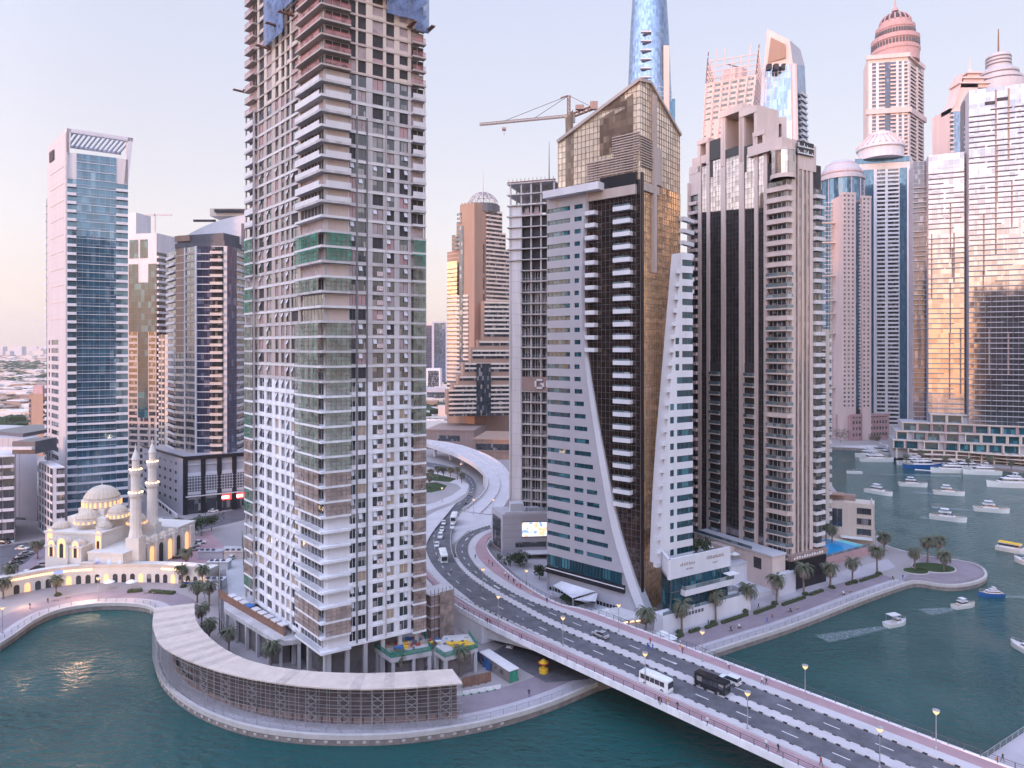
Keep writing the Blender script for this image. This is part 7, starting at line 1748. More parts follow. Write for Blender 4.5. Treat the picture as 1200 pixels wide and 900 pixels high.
def cabin(px0, py0, px1, py1, label, h, wd, roof, wall, end):
 a, b = P(px0, py0, 2), P(px1, py1, 2); d = unit(b[0] - a[0], b[1] - a[1]); L_ = math.dist(a, b); t = thing('site_cabin', label, 'cabin', (a[0], a[1], 2)); m = M(W[wall], W[end]); m.fbox((a[:2], d), 0, L_, 2, 2 + h, -wd, 0, 0); m.fbox((a[:2], d), L_, L_ + .08, 2.1, 1.9 + h, -wd + .1, -.1, 1); m.fbox((a[:2], d), -.08, 0, 2.1, 1.9 + h, -wd + .1, -.1, 1); m.build('wall', t)
 r = M(W[roof]); r.fbox((a[:2], d), -.2, L_ + .2, 2 + h, 2.2 + h, -wd - .2, .2); r.build('roof', t)
 w2 = M(G['dark']);
 for k in range(int(L_ / 2.5)): w2.fbox((a[:2], d), .8 + k * 2.5, 1.8 + k * 2.5, 3, 4, 0, .04)
 w2.build('window', t)
cabin(563, 778, 597, 801, 'long green site cabin with pale roof beside the bridge abutment', 2.7, 2.4, 'offwhite', 'concd', 'green')
for (a, b, lb, z, cl) in (((541, 806), (583, 797), 'brown timber hoarding beside the end of the scaffolding gallery', 2.3, 'rust'), ((532, 817), (588, 807), 'low white barrier row with green feet along the promenade', 1.0, 'steelw'), ((556, 770), (575, 788), 'blue site fence panel behind the green cabin', 2.4, 'blue')):
 p, q = P(*a, 2), P(*b, 2); d = unit(q[0] - p[0], q[1] - p[1]); L_ = math.dist(p, q); t = thing('site_fence', lb, 'fence', (p[0], p[1], 2)); k = int(L_ / 1.8)
 for i in range(k): m = M(W[cl], W['green']); m.fbox((p[:2], d), i * 1.8, i * 1.8 + 1.7, 2.1, 2 + z, 0, .1, 0); m.fbox((p[:2], d), i * 1.8 + .1, i * 1.8 + .5, 2, 2.3, -.3, .4, 1 if cl == 'steelw' else 0); m.build('panel', t)
# site strip left of the tower: tall steel hoarding, green netting fence, sheds
def site_left():
 p = [(257, 672), (258, 740), (266, 752)]; t = thing('site_hoarding', 'grey steel site hoarding running from the mosque side down to the scaffolding', 'fence', P(257, 700, 2)); q = [P(x, y, 2)[:2] for x, y in p]
 for a, b in zip(q[:-1], q[1:]):
  d = unit(b[0] - a[0], b[1] - a[1]); L_ = math.dist(a, b)
  for k in range(int(L_ / 2.4)): m = M(W['metal'], W['rust']); m.fbox((a, d), k * 2.4, k * 2.4 + 2.3, 2, 5.6, -.1, .1); m.fbox((a, d), k * 2.4, k * 2.4 + .15, 2, 5.9, .1, .3, 1); m.build('panel', t)
 a, b = P(284, 640, 2), P(288, 700, 2); t = thing('netting_fence', 'green netting fence at the foot of the unfinished tower', 'fence', (a[0], a[1], 2)); d = unit(b[0] - a[0], b[1] - a[1]); m = M(NT['green']); m.fbox((a[:2], d), 0, math.dist(a, b), 2, 8, 0, .06); m.build('net', t); m = M(W['rust']);
 for k in range(8): m.fbox((a[:2], d), k * math.dist(a, b) / 7, k * math.dist(a, b) / 7 + .1, 2, 8, .06, .16)
 m.build('post_row', t)
 for k, (px, py, L_, c_, lb) in enumerate(((232, 655, 9, 'grey', 'long grey shed roof in the site yard nearest the mosque'), (243, 668, 7, 'offwhite', 'white flat roof shed in the middle of the site yard'), (238, 690, 6, 'greyl', 'pale shed at the promenade end of the site yard'), (262, 655, 8, 'beige', 'beige container beside the tower base netting'))):
  a = P(px, py, 2); t = thing('site_shed', lb, 'shed', a); m = M(W[c_]); m.box(a[0], a[0] + L_, a[1], a[1] + 3, 2, 4.6); m.build('wall', t); r = M(W[c_], W['greyd']); r.box(a[0] - .3, a[0] + L_ + .3, a[1] - .3, a[1] + 3.3, 4.6, 4.8);
  for j in range(3): r.box(a[0] + j * 2 + .5, a[0] + j * 2 + 1.5, a[1] + .6, a[1] + 1.6, 4.8, 5.3, 1)
  r.build('roof', t)
site_left()
# ================================================================ screen building, canopies, pavilion
def screen_building():
 C = P(589, 652, 2)[:2]; foot, fl, fr, tl, tr = corner(C, unit(-.35, .94), 576, unit(.995, .1), 645); zt = ZA(603, C[1])
 T = Tower('screen_building', 'low stone building with a bright advertising screen below the concrete frame tower', foot, 2, zt, W['grey'], cat='building')
 for k in range(6): T.w.fbox(fr, 0, tr, 4 + k * 2.4, 4.08 + k * 2.4, 0, .06, T.mi(W['rose']))
 T.col(fl, 2, tl - 2, 3, zt - 5, 1, 'W', wall=W['brown'], sp=1, split=9)
 sc, N, L, b = new_mat('advert_screen'); v = pos_node(N, L); r = N.new('ShaderNodeValToRGB'); nz = nd(N, 'ShaderNodeTexNoise'); nz.inputs['Scale'].default_value = .45; L.new(v, nz.inputs['Vector']); L.new(nz.outputs[0], r.inputs[0]); el = r.color_ramp.elements; el[0].position = .38; el[0].color = (.25, .4, .9, 1); el[1].position = .62; el[1].color = (1, .6, .35, 1)
 for p_, c_ in ((.46, (.95, .95, 1, 1)), (.56, (1, .95, .92, 1))): x = el.new(p_); x.color = c_
 L.new(r.outputs[0], b.inputs['Emission Color']); b.inputs['Emission Strength'].default_value = .7; b.inputs['Base Color'].default_value = (0, 0, 0, 1)
 s = M(sc, W['greyd']); a, b_ = upx(fr, 612), upx(fr, 640.5); z0_, z1_ = ZA(628.5, 250), ZA(612, 250); s.fbox(fr, a, b_, z0_, z1_, .1, .35, 0); s.fbox(fr, a - .25, b_ + .25, z0_ - .25, z0_, .05, .4, 1); s.fbox(fr, a - .25, b_ + .25, z1_, z1_ + .25, .05, .4, 1); s.build('advert_screen', T.root)
 g = M(G['dark'], W['white']); g.fbox(fr, upx(fr, 604), upx(fr, 640), 5.2, 7, .05, .2, 0); g.build('strip_window', T.root)
 c = M(W['white']); c.fbox(fr, upx(fr, 612), tr, 3.6, 4.0, 0, 4.5); c.fbox(fr, upx(fr, 614), upx(fr, 616), 2, 3.6, 3, 4); c.build('entrance_canopy', T.root)
 k = M(W['greyl'], W['metal']); k.fbox(fr, 1, tr - 2, zt, zt + .9, -.4, 0, 0); k.fbox(fr, 3, 8, zt, zt + 3.4, -6, -2, 0)
 for j in range(7): k.fbox(fr, 9 + j * 1.2, 9.8 + j * 1.2, zt, zt + 1.2, -5, -3.5, 1)
 k.build('roof_plant', T.root); T.done()
screen_building()
def canopies():
 tn = M(W['white'])
 def sail(pts_, lb):
  t = thing('shade_sail', lb, 'shade sail', pts_[0]); m = M(W['white'], W['metal']); a = [Vector(p) for p in pts_]; n = 8; vs = [];
  for i in range(n + 1):
   for j in range(n + 1):
    s, r = i / n, j / n; p = (a[0] * (1 - s) + a[1] * s) * (1 - r) + (a[3] * (1 - s) + a[2] * s) * r; vs.append((p.x, p.y, p.z - 1.4 * math.sin(math.pi * s) * math.sin(math.pi * r)))
  m.add(vs, [(i * (n + 1) + j, (i + 1) * (n + 1) + j, (i + 1) * (n + 1) + j + 1, i * (n + 1) + j + 1) for i in range(n) for j in range(n)]); m.build('sail_cloth', t)
  for p in pts_[:2]: q = M(W['metal']); q.beam((p[0], p[1], 2), p, .2); q.build('mast', t)
 sail([P(648, 686, 6), P(671, 701, 5.5), P(698, 693, 6), P(658, 681, 6.5)], 'large white shade sail over the terrace at the grey sail wall'); sail([P(672, 703, 5), P(698, 705, 5), P(701, 694, 5.5), P(684, 699, 5)], 'smaller white shade sail tucked beside the pergola')
 patch('terrace_lawn', [(655, 700), (670, 712), (690, 706), (668, 690)], W['lawn'], 2.06); patch('terrace_deck', [(640, 690), (700, 728), (760, 722), (745, 705), (664, 684)], W['greyl'], 2.04)
 c = P(711, 730, 4); t = thing('terrace_pergola', 'white octagonal pergola frame with tables on the terrace by the bridge', 'pergola', c); m = M(W['steelw']); R_ = 3.4
 ring = [(c[0] + R_ * math.cos(k * math.pi / 4 + .4), c[1] + R_ * math.sin(k * math.pi / 4 + .4)) for k in range(8)]
 for k in range(8):
  a, b = ring[k], ring[(k + 1) % 8]; q = M(W['steelw']); q.beam((*a, 3.2), (*a, 6.2), .22); q.build('post', t); m.beam((*a, 6.2), (*b, 6.2), .25); m.beam((*a, 6.2), (c[0], c[1], 7.8), .2)
 m.build('roof_frame', t)
 pl = M(W['pave'], W['offwhite'], G['amber']); a, b = P(690, 737, 2), P(757, 728, 2); d = unit(b[0] - a[0], b[1] - a[1]); L_ = math.dist(a, b); pl.fbox((a[:2], d), -2, L_, 2.7, 3.2, -9, .3, 1); pl.fbox((a[:2], d), 0, L_ - 1, 2, 2.7, -8, -.3, 0)
 for k in range(8): pl.fbox((a[:2], d), 1 + k * L_ / 9, 2.2 + k * L_ / 9, 2.2, 2.6, -.3, -.2, 2)
 tt = thing('raised_terrace', 'raised deck with warm lights under its edge beside the bridge', 'terrace', (a[0], a[1], 2)); pl.build('deck', tt)
 railing_run([P(672, 722, 3.2), P(700, 735, 3.2), P(757, 722, 3.2)], 'white terrace railing round the pergola deck', 2, 1.0, col='steelw')
 us = [False]; k = thing('terrace_umbrella', 'x', 'parasol', (0, 0, 0)); m = M(W['steelw']); m.lathe((0, 0), [(1.7, 2.2), (.05, 3.0)], 8); m.build('canopy', k); m = M(W['metal']); m.beam((0, 0, 0), (0, 0, 2.9), .07); m.build('pole', k)
 for px, py, lb in ((776, 752, 'leftmost, by the bridge'), (786, 757, 'next to the promenade palms'), (850, 716, 'outside the white podium'), (858, 712, 'at the corner of the white podium'), (128, 690, 'left, before the mosque arcade'), (154, 690, 'right, before the mosque arcade')): place(k, us, P(px, py, 2), 0, 'white parasol ' + lb, 'white parasols')
canopies()
# ================================================================ mosque
def mosque():
 u = unit(.985, -.17); v = (-u[1], u[0]); O = XD(53, 232)
 sx = 219 / 800.
 fc = (O, u); q = lambda a, b: (O[0] + u[0] * a + v[0] * b, O[1] + u[1] * a + v[1] * b)
 def blk(m, a0, a1, b0, b1, z0, z1, mi=0): m.prism([q(a0, b0), q(a1, b0), q(a1, b1), q(a0, b1)], z0, z1, mi)
 t = thing('mosque', 'white mosque with ribbed central dome, small domes and arched portico', 'mosque', (*q(15, 10), 2)); ws = surf('mosque_white_stone', (.72, .66, .62), .7, .08, .4, fine=.15); ds = surf('mosque_dome_stone', (.60, .48, .38), .6, .1, .4)
 W_ = 35.; zr = ZA(628, 228); b = M(ws, W['cream'], W['dark']); blk(b, 0, W_ * .6, 0, 22, 2, zr); blk(b, -.3, W_ * .6 + .3, -.3, 22.3, zr, zr + .7); blk(b, W_ * .56, W_ * .93, -3.5, 24, 2, zr - 5); blk(b, W_ * .56 - .2, W_ * .93 + .2, -3.7, 24.2, zr - 5, zr - 4.4)
 blk(b, W_ * .3, W_ * .93, 24, 34, 2, zr - 3.5); blk(b, W_ * .3 - .2, W_ * .93 + .2, 24, 34.2, zr - 3.5, zr - 2.9); blk(b, 4, 19, 5, 19, zr, zr + 4.5); blk(b, 6.5, 16.5, 7, 17, zr + 4.5, zr + 7)
 for k in range(7): blk(b, W_ * .93, W_ * .93 + 1.0, 2 + k * 4.7, 3.2 + k * 4.7, 2, zr - 4)
 b.build('wall', t)
 def arch(m, a, bb, w, h, z, mi=0, d=.06, n=7, face=0):
  pts_ = [(a - w / 2, z), (a + w / 2, z)] + [(a + w / 2 * math.cos(math.pi * k / n), z + h - w / 2 + w / 2 * 1.15 * math.sin(math.pi * k / n)) for k in range(n + 1)]
  if face == 0: m.poly([(*q(x, bb - d), zz) for x, zz in pts_], mi)
  else: m.poly([(*q(bb + d, x), zz) for x, zz in pts_], mi)
 am = glow('arch_lamplight', (1, .52, .24), .5); wl = M(am, W['cream'], glow('blue_window_light', (.25, .3, 1), .8))
 pa, pb = 3.5 + 1, 18.0
 p = M(ws, W['cream']); blk(p, pa, pb, -4.5, 0, 2, zr - 3.2); blk(p, pa - .3, pb + .3, -4.8, 0, zr - 3.2, zr - 2.6); blk(p, pa + 4.6, pb - 4.6, -5.2, -4.5, 2, zr - 2.2); p.build('portico', t)
 zt_ = ZA(666, 214)
 for a, w_, h_, bb in ((pa + 2.2, 2.3, 5.2, -4.5), ((pa + pb) / 2, 2.8, 6.2, -5.2), (pb - 2.2, 2.3, 5.2, -4.5)):
  g = M(W['dark'], am, W['offwhite']); arch(g, a, bb, w_ + .8, h_ + .6, zt_, 2, .04); arch(g, a, bb, w_, h_, zt_, 1, .08); arch(g, a, bb, w_ * .55, h_ * .75, zt_, 0, .11); g.build('arched_opening', t)
 for a in (1.9, 20.4): g = M(W['dark'], am, W['offwhite']); arch(g, a, 0, 2.8, 8.5, zt_, 2, .04); arch(g, a, 0, 2, 7.6, zt_, 1, .08); arch(g, a, 0, 1.1, 4.5, zt_, 0, .11); g.build('arched_opening', t)
 for a in (23, 27.5, 31.5): g = M(wl.mats[2], W['white']); arch(g, a, -3.5, 1.1, 1.9, zr - 8.6, 0, .08); arch(g, a, -3.5, 1.7, 2.4, zr - 8.8, 1, .05); g.build('arched_window', t)
 for k in range(6): g = M(W['dark'], am); arch(g, 5.5 + k * 4.7, W_ * .93, 2.2, 7, zr - 13, k % 2, .08, face=1); g.build('arched_opening', t)
 def dome(c, r, z, dr, ribs=16):
  x, y = q(*c); d = M(ds, ws, am); d.lathe((x, y), [(r * 1.06, z), (r * 1.06, z + dr), (r * 1.12, z + dr + .1), (r * 1.12, z + dr + .4)], 24, 1)
  prof = [(r * math.cos(k * math.pi / 16) * (1.04 if k == 1 else 1), z + dr + .4 + r * .82 * math.sin(k * math.pi / 16)) for k in range(9)]; d.lathe((x, y), prof[:-1] + [(.05, prof[-1][1])], 24, 0)
  for k in range(ribs):
   a = 2 * math.pi * k / ribs
   for (r0, h0), (r1, h1) in zip(prof[:-1], prof[1:]): d.beam((x + r0 * math.cos(a), y + r0 * math.sin(a), h0), (x + r1 * math.cos(a), y + r1 * math.sin(a), h1), .16, 1)
   if r > 2.5: d.beam((x + r * 1.08 * math.cos(a + .2), y + r * 1.08 * math.sin(a + .2), z + .3), (x + r * 1.08 * math.cos(a + .2), y + r * 1.08 * math.sin(a + .2), z + dr - .2), .5, 2)
  d.beam((x, y, prof[-1][1]), (x, y, prof[-1][1] + r * .55), .22, 1, .04); d.ball((x, y, prof[-1][1] + .4), .25, 1, 6, 4); d.build('dome', t)
 dome((11.5, 12), 5.5, zr + 7, 2.2, 24); dome((11.5, 5.8), 3.8, zr + 2.4, 1.2, 16); dome((19.5, 10), 3.1, zr + 3.6, 1.5); dome((18, 5.5), 2.3, zr + .6, .6); dome((2.5, 4), 2.8, zr, .5); dome((24.5, 13), 2.8, zr + .7, 1.2); dome((4.5, 19), 2.6, zr + 1, 1)
 for a, r in (((pa + pb) / 2, 2.0), (pa + 2.2, 1.7), (pb - 2.2, 1.7)): dome((a, -2.4), r, zr - 2.7, .2, 10)
 for k in range(5): dome((31.5, 5 + k * 4.2), 1.4, zr - 4.4, .2, 8)
 # minarets
 def minaret(px, py_base, py_tip, Y, label):
  x, y = XD(px, Y); z0 = 2; zt = ZA(py_tip, Y); Hh = zt - z0; m = thing('minaret', label, 'minaret', (x, y, 2)); s = M(ws); z = lambda f: z0 + Hh * f
  s.box(x - 2.2, x + 2.2, y - 2.2, y + 2.2, z(0), z(.30)); s.lathe((x, y), [(2.2, z(.30)), (1.75, z(.36)), (1.7, z(.60))], 12); s.build('shaft', m)
  for f, r in ((.60, 2.2), (.78, 1.9)):
   b_ = M(ws, G['amber']); b_.lathe((x, y), [(1.6, z(f)), (r, z(f) + 1.0), (r, z(f) + 1.9), (r - .2, z(f) + 1.9)], 12, 0)
   for k in range(12): a = k * math.pi / 6; b_.beam((x + (r - .1) * math.cos(a), y + (r - .1) * math.sin(a), z(f) + 1.9), (x + (r - .1) * math.cos(a), y + (r - .1) * math.sin(a), z(f) + 2.25), .3, 1)
   b_.build('gallery', m)
  s = M(ws); s.lathe((x, y), [(1.45, z(.60) + 1.9), (1.4, z(.78))], 12); s.lathe((x, y), [(1.1, z(.78) + 1.9), (1.1, z(.90)), (1.35, z(.905)), (.9, z(.94)), (.3, z(.98)), (.05, z(1.03))], 12); s.build('upper_shaft', m)
 minaret(159, 633, 524, 229, 'nearer slender white minaret with lit galleries beside the mosque'); minaret(178.5, 620, 517, 247, 'farther slender white minaret with lit galleries behind the first one')
 # arcade wall of shops along the promenade
 top = [(0, 694), (30, 688), (60, 682), (95, 678), (150, 676), (200, 677), (242, 681)]; ln = smooth2([P(x, y + 6, 2)[:2] for x, y in top], 1); t = thing('shop_arcade', 'curved pale arcade wall of arched shopfronts below the mosque', 'arcade', (ln[4][0], ln[4][1], 2)); w_ = M(ws, W['cream']); hgt = 5.0
 L_ = sum(math.dist(a, b) for a, b in zip(ln[:-1], ln[1:])); r = resample(ln, int(L_ / 2.0)); nb = offset(r, 6)
 for k in range(len(r) - 1):
  a, b = r[k], r[k + 1]; w_.hexa([(*a, 2), (*b, 2), (*nb[k + 1], 2), (*nb[k], 2)], [(*a, 2 + hgt), (*b, 2 + hgt), (*nb[k + 1], 2 + hgt), (*nb[k], 2 + hgt)], 0); d = unit(b[0] - a[0], b[1] - a[1]); w_.fbox((a, d), 0, math.dist(a, b), 2 + hgt, 2.9 + hgt, -.4, .15, 1)
 w_.build('wall', t); rr = resample(ln, 24); cols = (W['dark'], W['dark'], am, G['dark'])
 for k in range(1, 23):
  a, b = rr[k], rr[k + 1]; d = unit(b[0] - a[0], b[1] - a[1]); nn = (d[1], -d[0]); g = M(cols[k % 4], ws); L2 = math.dist(a, b); wd = L2 * .55
  pts_ = [(L2 / 2 - wd / 2, 2.05), (L2 / 2 + wd / 2, 2.05)] + [(L2 / 2 + wd / 2 * math.cos(math.pi * j / 7), 4.1 + wd * .5 * math.sin(math.pi * j / 7)) for j in range(8)]
  f = lambda x, z_, dd: (a[0] + d[0] * x + nn[0] * dd, a[1] + d[1] * x + nn[1] * dd, z_); g.poly([f(x, z_, .06) for x, z_ in pts_], 0)
  g.build('arched_shopfront', t)
 for (k0, k1, c_, lb) in ((0, 5, (1, .62, .3), 'a'), (5, 6, (.1, .2, 1), 'b'), (6, 9, (1, .6, .3), 'c'), (17, 20, (1, .62, .35), 'd')):
  s = M(glow('shop_sign_' + lb, c_, 1.3));
  for k in range(k0, k1):
   a, b = rr[k], rr[k + 1]; d = unit(b[0] - a[0], b[1] - a[1]); n_ = 7
   for j in range(n_): L2 = math.dist(a, b); s.fbox((a, d), j * L2 / n_, j * L2 / n_ + L2 / n_ * (.55 + .3 * ((j * 7 + k) % 2)), 6.2 + .15 * ((j + k) % 2), 6.9 - .2 * ((j * 3 + k) % 2), .16, .24)
  s.build('shop_sign', t)
 g = M(W['cream'], G['amber']); a = P(104, 681, 2); g.box(a[0] - 2.4, a[0] + 2.4, a[1] - 1.2, a[1] + 1, 2, 8.2, 0); g.box(a[0] - 1.2, a[0] + 1.2, a[1] - 1.26, a[1] - 1.2, 2, 6.4, 1); g.build('lit_gateway', t)
mosque()
for k, (px, py, z, e_) in enumerate(((90, 676, 9, 2600), (150, 676, 9, 1400), (205, 660, 8, 1400), (112, 640, 25, 900), (104, 694, 5, 900), (30, 700, 5, 900))):   # floodlights of the mosque, lit in the photograph
 ld = bpy.data.lights.new('mosque_floodlight', 'POINT'); ld.energy = e_ * .6; ld.color = (1, .64, .38); ld.shadow_soft_size = .6; lo = bpy.data.objects.new('mosque_floodlight', ld); scene.collection.objects.link(lo); lo.location = P(px, py, z)
# ================================================================ palms, trees, hedges
fm = [surf('palm_frond_green', (.12, .125, .085), .8, .35, 1.5), surf('dry_palm_frond', (.30, .24, .21), .9, .3, 1.5)]
W['bark'] = surf('palm_bark', (.20, .15, .13), .95, .3, 2); W['leaf'] = surf('broadleaf_green', (.045, .065, .035), .9, .5, 1.2); W['hedge'] = surf('clipped_hedge_green', (.06, .075, .035), .9, .4, 1.5)
def palm_proto(seed, h):
 r = random.Random(seed); t = thing('palm_tree', 'x', 'palm tree', (0, 0, 0)); m = M(W['bark']); m.beam((0, 0, 0), (r.uniform(-.2, .2), 0, h), .55, 0, .36, 8); m.lathe((0, 0), [(.28, h - 1.2), (.5, h - .5), (.3, h)], 8); m.build('trunk', t); m = M(*fm)
 for k in range(64):
  a = r.uniform(0, 2 * math.pi); el = r.uniform(-.7, 1.25); ln = r.uniform(3.1, 4.2); dry = 1 if el < -.1 else 0; px = (0, 0, h - .1); seg = 6; w0 = .5; pr = None
  ca, sa = math.cos(a), math.sin(a); x = z = 0; e_ = el
  for j in range(seg + 1):
   wd = w0 * math.sin(math.pi * (.12 + .85 * j / seg)) + .03; c = (ca * x, sa * x, h + z); L_ = (c[0] - sa * wd, c[1] + ca * wd, c[2] - wd * .55); R_ = (c[0] + sa * wd, c[1] - ca * wd, c[2] - wd * .55)
   if pr:
    for s_, (p0, p1) in enumerate(((pr[1], L_), (pr[2], R_))):   # feathered: two slit leaflets per side
     mid = lambda A, B, f: tuple(A[i] + (B[i] - A[i]) * f for i in range(3))
     m.poly([pr[0], mid(pr[0], c, .62), mid(pr[0], mid(p0, p1, .9), 1.0)][:3], dry); m.poly([mid(pr[0], c, .5), c, mid(p0, p1, 1.25)], dry)
   pr = (c, L_, R_); st = ln / seg; x += math.cos(e_) * st; z += math.sin(e_) * st; e_ -= .34 + .05 * j
 m.build('crown', t); return t
PR = [(palm_proto(1, 6.0), [False]), (palm_proto(2, 6.8), [False]), (palm_proto(3, 5.2), [False])]; rp = random.Random(6)
for k, (px, py, lb) in enumerate([(799, 740, 'first of the row by the white podium terrace'), (839, 728, 'second of the row before the white podium'), (876, 715, 'third of the row, large, by the bar lights'), (910, 706, 'fourth of the row, by the stepped retail podium'), (942, 696, 'before the black base of the fin tower'), (973, 688, 'right of the black base, below the pool'), (999, 682, 'under the pool terrace wall'), (1028, 672, 'last of the promenade row by the pool'),
 (1036, 647, 'standing alone behind the club block corner'), (1072, 668, 'left on the round planted island'), (1087, 659, 'at the back left of the round planted island'), (1106, 670, 'front right on the round planted island'), (1100, 655, 'back right on the round planted island'), (757, 752, 'beside the bridge and the raised terrace'),
 (66, 697, 'before the arcade left of the mosque steps'), (213, 686, 'before the right end of the arcade'), (12, 690, 'at the left edge by the parked cars'), (4, 702, 'lowest at the left picture edge'), (218, 668, 'beside the mosque forecourt wall'), (237, 690, 'by the site hoarding, upper'), (231, 706, 'by the site hoarding, middle'), (245, 710, 'near the start of the scaffolding roof'), (236, 740, 'inside the curve of the gallery roof, left'), (245, 752, 'inside the curve of the gallery roof, lower'), (268, 766, 'behind the gallery roof, left of the raw podium'),
 (318, 789, 'behind the gallery roof at the raw podium'), (383, 795, 'behind the gallery roof below the tower corner'), (467, 795, 'behind the gallery roof right of the netting'), (540, 793, 'at the right end of the gallery'), (44, 655, 'left of the mosque front'), (88, 655, 'small, close to the mosque portico'), (209, 627, 'on the street behind the mosque'), (228, 627, 'between street and site yard'), (505, 563, 'left on the lawn island'), (513, 561, 'second on the lawn island'), (520, 560, 'third on the lawn island'), (528, 561, 'fourth on the lawn island'), (536, 562, 'fifth on the lawn island'), (541, 566, 'right end of the lawn island'), (503, 572, 'on the lower bed of the island'),
 (968, 638, 'left of the pool by the club wall'), (975, 636, 'by the club wall above the pool'), (1062, 545, 'on the far quay, left one'), (1080, 541, 'on the far quay below the tiered podium'), (1108, 545, 'on the far quay, middle'), (1135, 548, 'on the far quay, right of middle'), (1160, 549, 'on the far quay near the big yacht'), (1185, 551, 'far right on the far quay')]):
 o = PR[k % 3]; place(o[0], o[1], P(px, py, 2.0 if px not in (968, 975) else 4.9), rp.random() * 6, 'date palm ' + lb, 'date palms', (1.12 if k < 14 else .95) * rp.uniform(.92, 1.08))
def tree(px, py, r, h, label, Y=None):
 x, y, z = P(px, py, 2); rr = random.Random(int(px * 7 + py)); t = thing('broadleaf_tree', label, 'tree', (x, y, 2), 0, 'dark street trees'); m = M(W['bark']); m.beam((x, y, 2), (x, y, 2 + h * .5), .4, 0, .2, 6);
 for k in range(4): a = k * 1.6; m.beam((x, y, 2 + h * .4), (x + r * .5 * math.cos(a), y + r * .5 * math.sin(a), 2 + h * .75), .2, 0, .08, 5)
 m.build('trunk', t); m = M(W['leaf'], W['hedge']); cl = [(rr.gauss(0, r * .45), rr.gauss(0, r * .45), h * rr.uniform(.5, .95), rr.uniform(.25, .5) * r) for _ in range(12)]
 for k in range(1000):
  c = rr.choice(cl); d = Vector((rr.gauss(0, 1), rr.gauss(0, 1), rr.gauss(0, .8))).normalized() * c[3] * rr.uniform(.6, 1.05); p = Vector((x + c[0], y + c[1], 2 + c[2])) + d; s = rr.uniform(.15, .34); a, b = Vector((rr.uniform(-1, 1), rr.uniform(-1, 1), rr.uniform(-1, 1))) * s, Vector((rr.uniform(-1, 1), rr.uniform(-1, 1), rr.uniform(-1, 1))) * s; m.poly([tuple(p - a), tuple(p + b), tuple(p + a), tuple(p - b)], k % 3 == 0)
 m.build('crown', t)
tree(236, 628, 6, 7, 'large dark tree clump on the street corner behind the mosque'); tree(248, 622, 4, 6, 'smaller dark tree right of the clump behind the mosque'); tree(598, 664, 4, 4, 'low dark tree before the screen building'); tree(609, 662, 3.4, 4, 'second low dark tree before the screen building'); tree(632, 679, 2.4, 4.5, 'small bare looking tree on the forecourt by the grey sail wall')
tree(985, 519, 10, 11, 'dark tree before the rose stone block on the far quay'); tree(1030, 521, 6, 8, 'smaller dark tree on the far quay right of the rose block'); tree(170, 672, 2, 3.5, 'small round tree before the mosque side wing'); tree(53, 562, 7, 9, 'dark tree between the grey warehouse and the blue tower')
tree(20, 503, 16, 12, 'hazy tree group far left above the grey warehouse'); tree(6, 508, 14, 12, 'hazy tree group at the left picture edge'); tree(32, 497, 12, 10, 'hazy tree group beside the orange tower')
def hedge(pts_, label, w_=1.0, h=.8):
 q = [P(*p, 2)[:2] for p in pts_]; t = thing('hedge', label, 'hedge', (*q[0], 2), 0, 'clipped hedges'); rr = random.Random(int(pts_[0][0])); m = M(W['hedge'], W['leaf'])
 for a, b in zip(q[:-1], q[1:]):
  d = unit(b[0] - a[0], b[1] - a[1]); L_ = math.dist(a, b); m.fbox((a, d), 0, L_, 2, 2 + h * .85, -w_ * .42, w_ * .42)
  for k in range(int(L_ * 60)):
   p = Vector((a[0] + d[0] * rr.random() * L_ + rr.uniform(-w_, w_) * .45, a[1] + d[1] * rr.random() * 0 + 0, 0)); s_ = rr.random() * L_; o_ = rr.uniform(-.5, .5) * w_; p = Vector((a[0] + d[0] * s_ + d[1] * o_, a[1] + d[1] * s_ - d[0] * o_, 2 + h * rr.uniform(.3, 1.05))); v_ = Vector((rr.uniform(-1, 1), rr.uniform(-1, 1), rr.uniform(-1, 1))) * .13; x_ = Vector((rr.uniform(-1, 1), rr.uniform(-1, 1), rr.uniform(-1, 1))) * .13; m.poly([tuple(p - v_), tuple(p + x_), tuple(p + v_), tuple(p - x_)], k % 2)
 m.build('foliage', t)
for i, (a, b) in enumerate((((780, 752), (789, 749)), ((791, 749), (800, 745)), ((808, 742), (820, 738)), ((827, 737), (840, 732)), ((846, 731), (876, 721)), ((884, 720), (908, 711)), ((917, 710), (943, 701)), ((950, 698), (964, 693)), ((992, 686), (1004, 682)), ((1008, 682), (1029, 675)))): hedge((a, b), 'clipped hedge on the promenade, number %s from the bridge' % ('one', 'two', 'three', 'four', 'five', 'six', 'seven', 'eight', 'nine', 'ten')[i])
hedge(((150, 694), (166, 693)), 'low hedge left of the arcade parasol', 2); hedge(((176, 694), (204, 696)), 'low hedge before the right end of the arcade', 2); hedge(((800, 668), (826, 655)), 'x', 1.2)
bpy.data.objects.remove([o for o in scene.objects if o.get('label') == 'x' and o.name.startswith('hedge')][0])
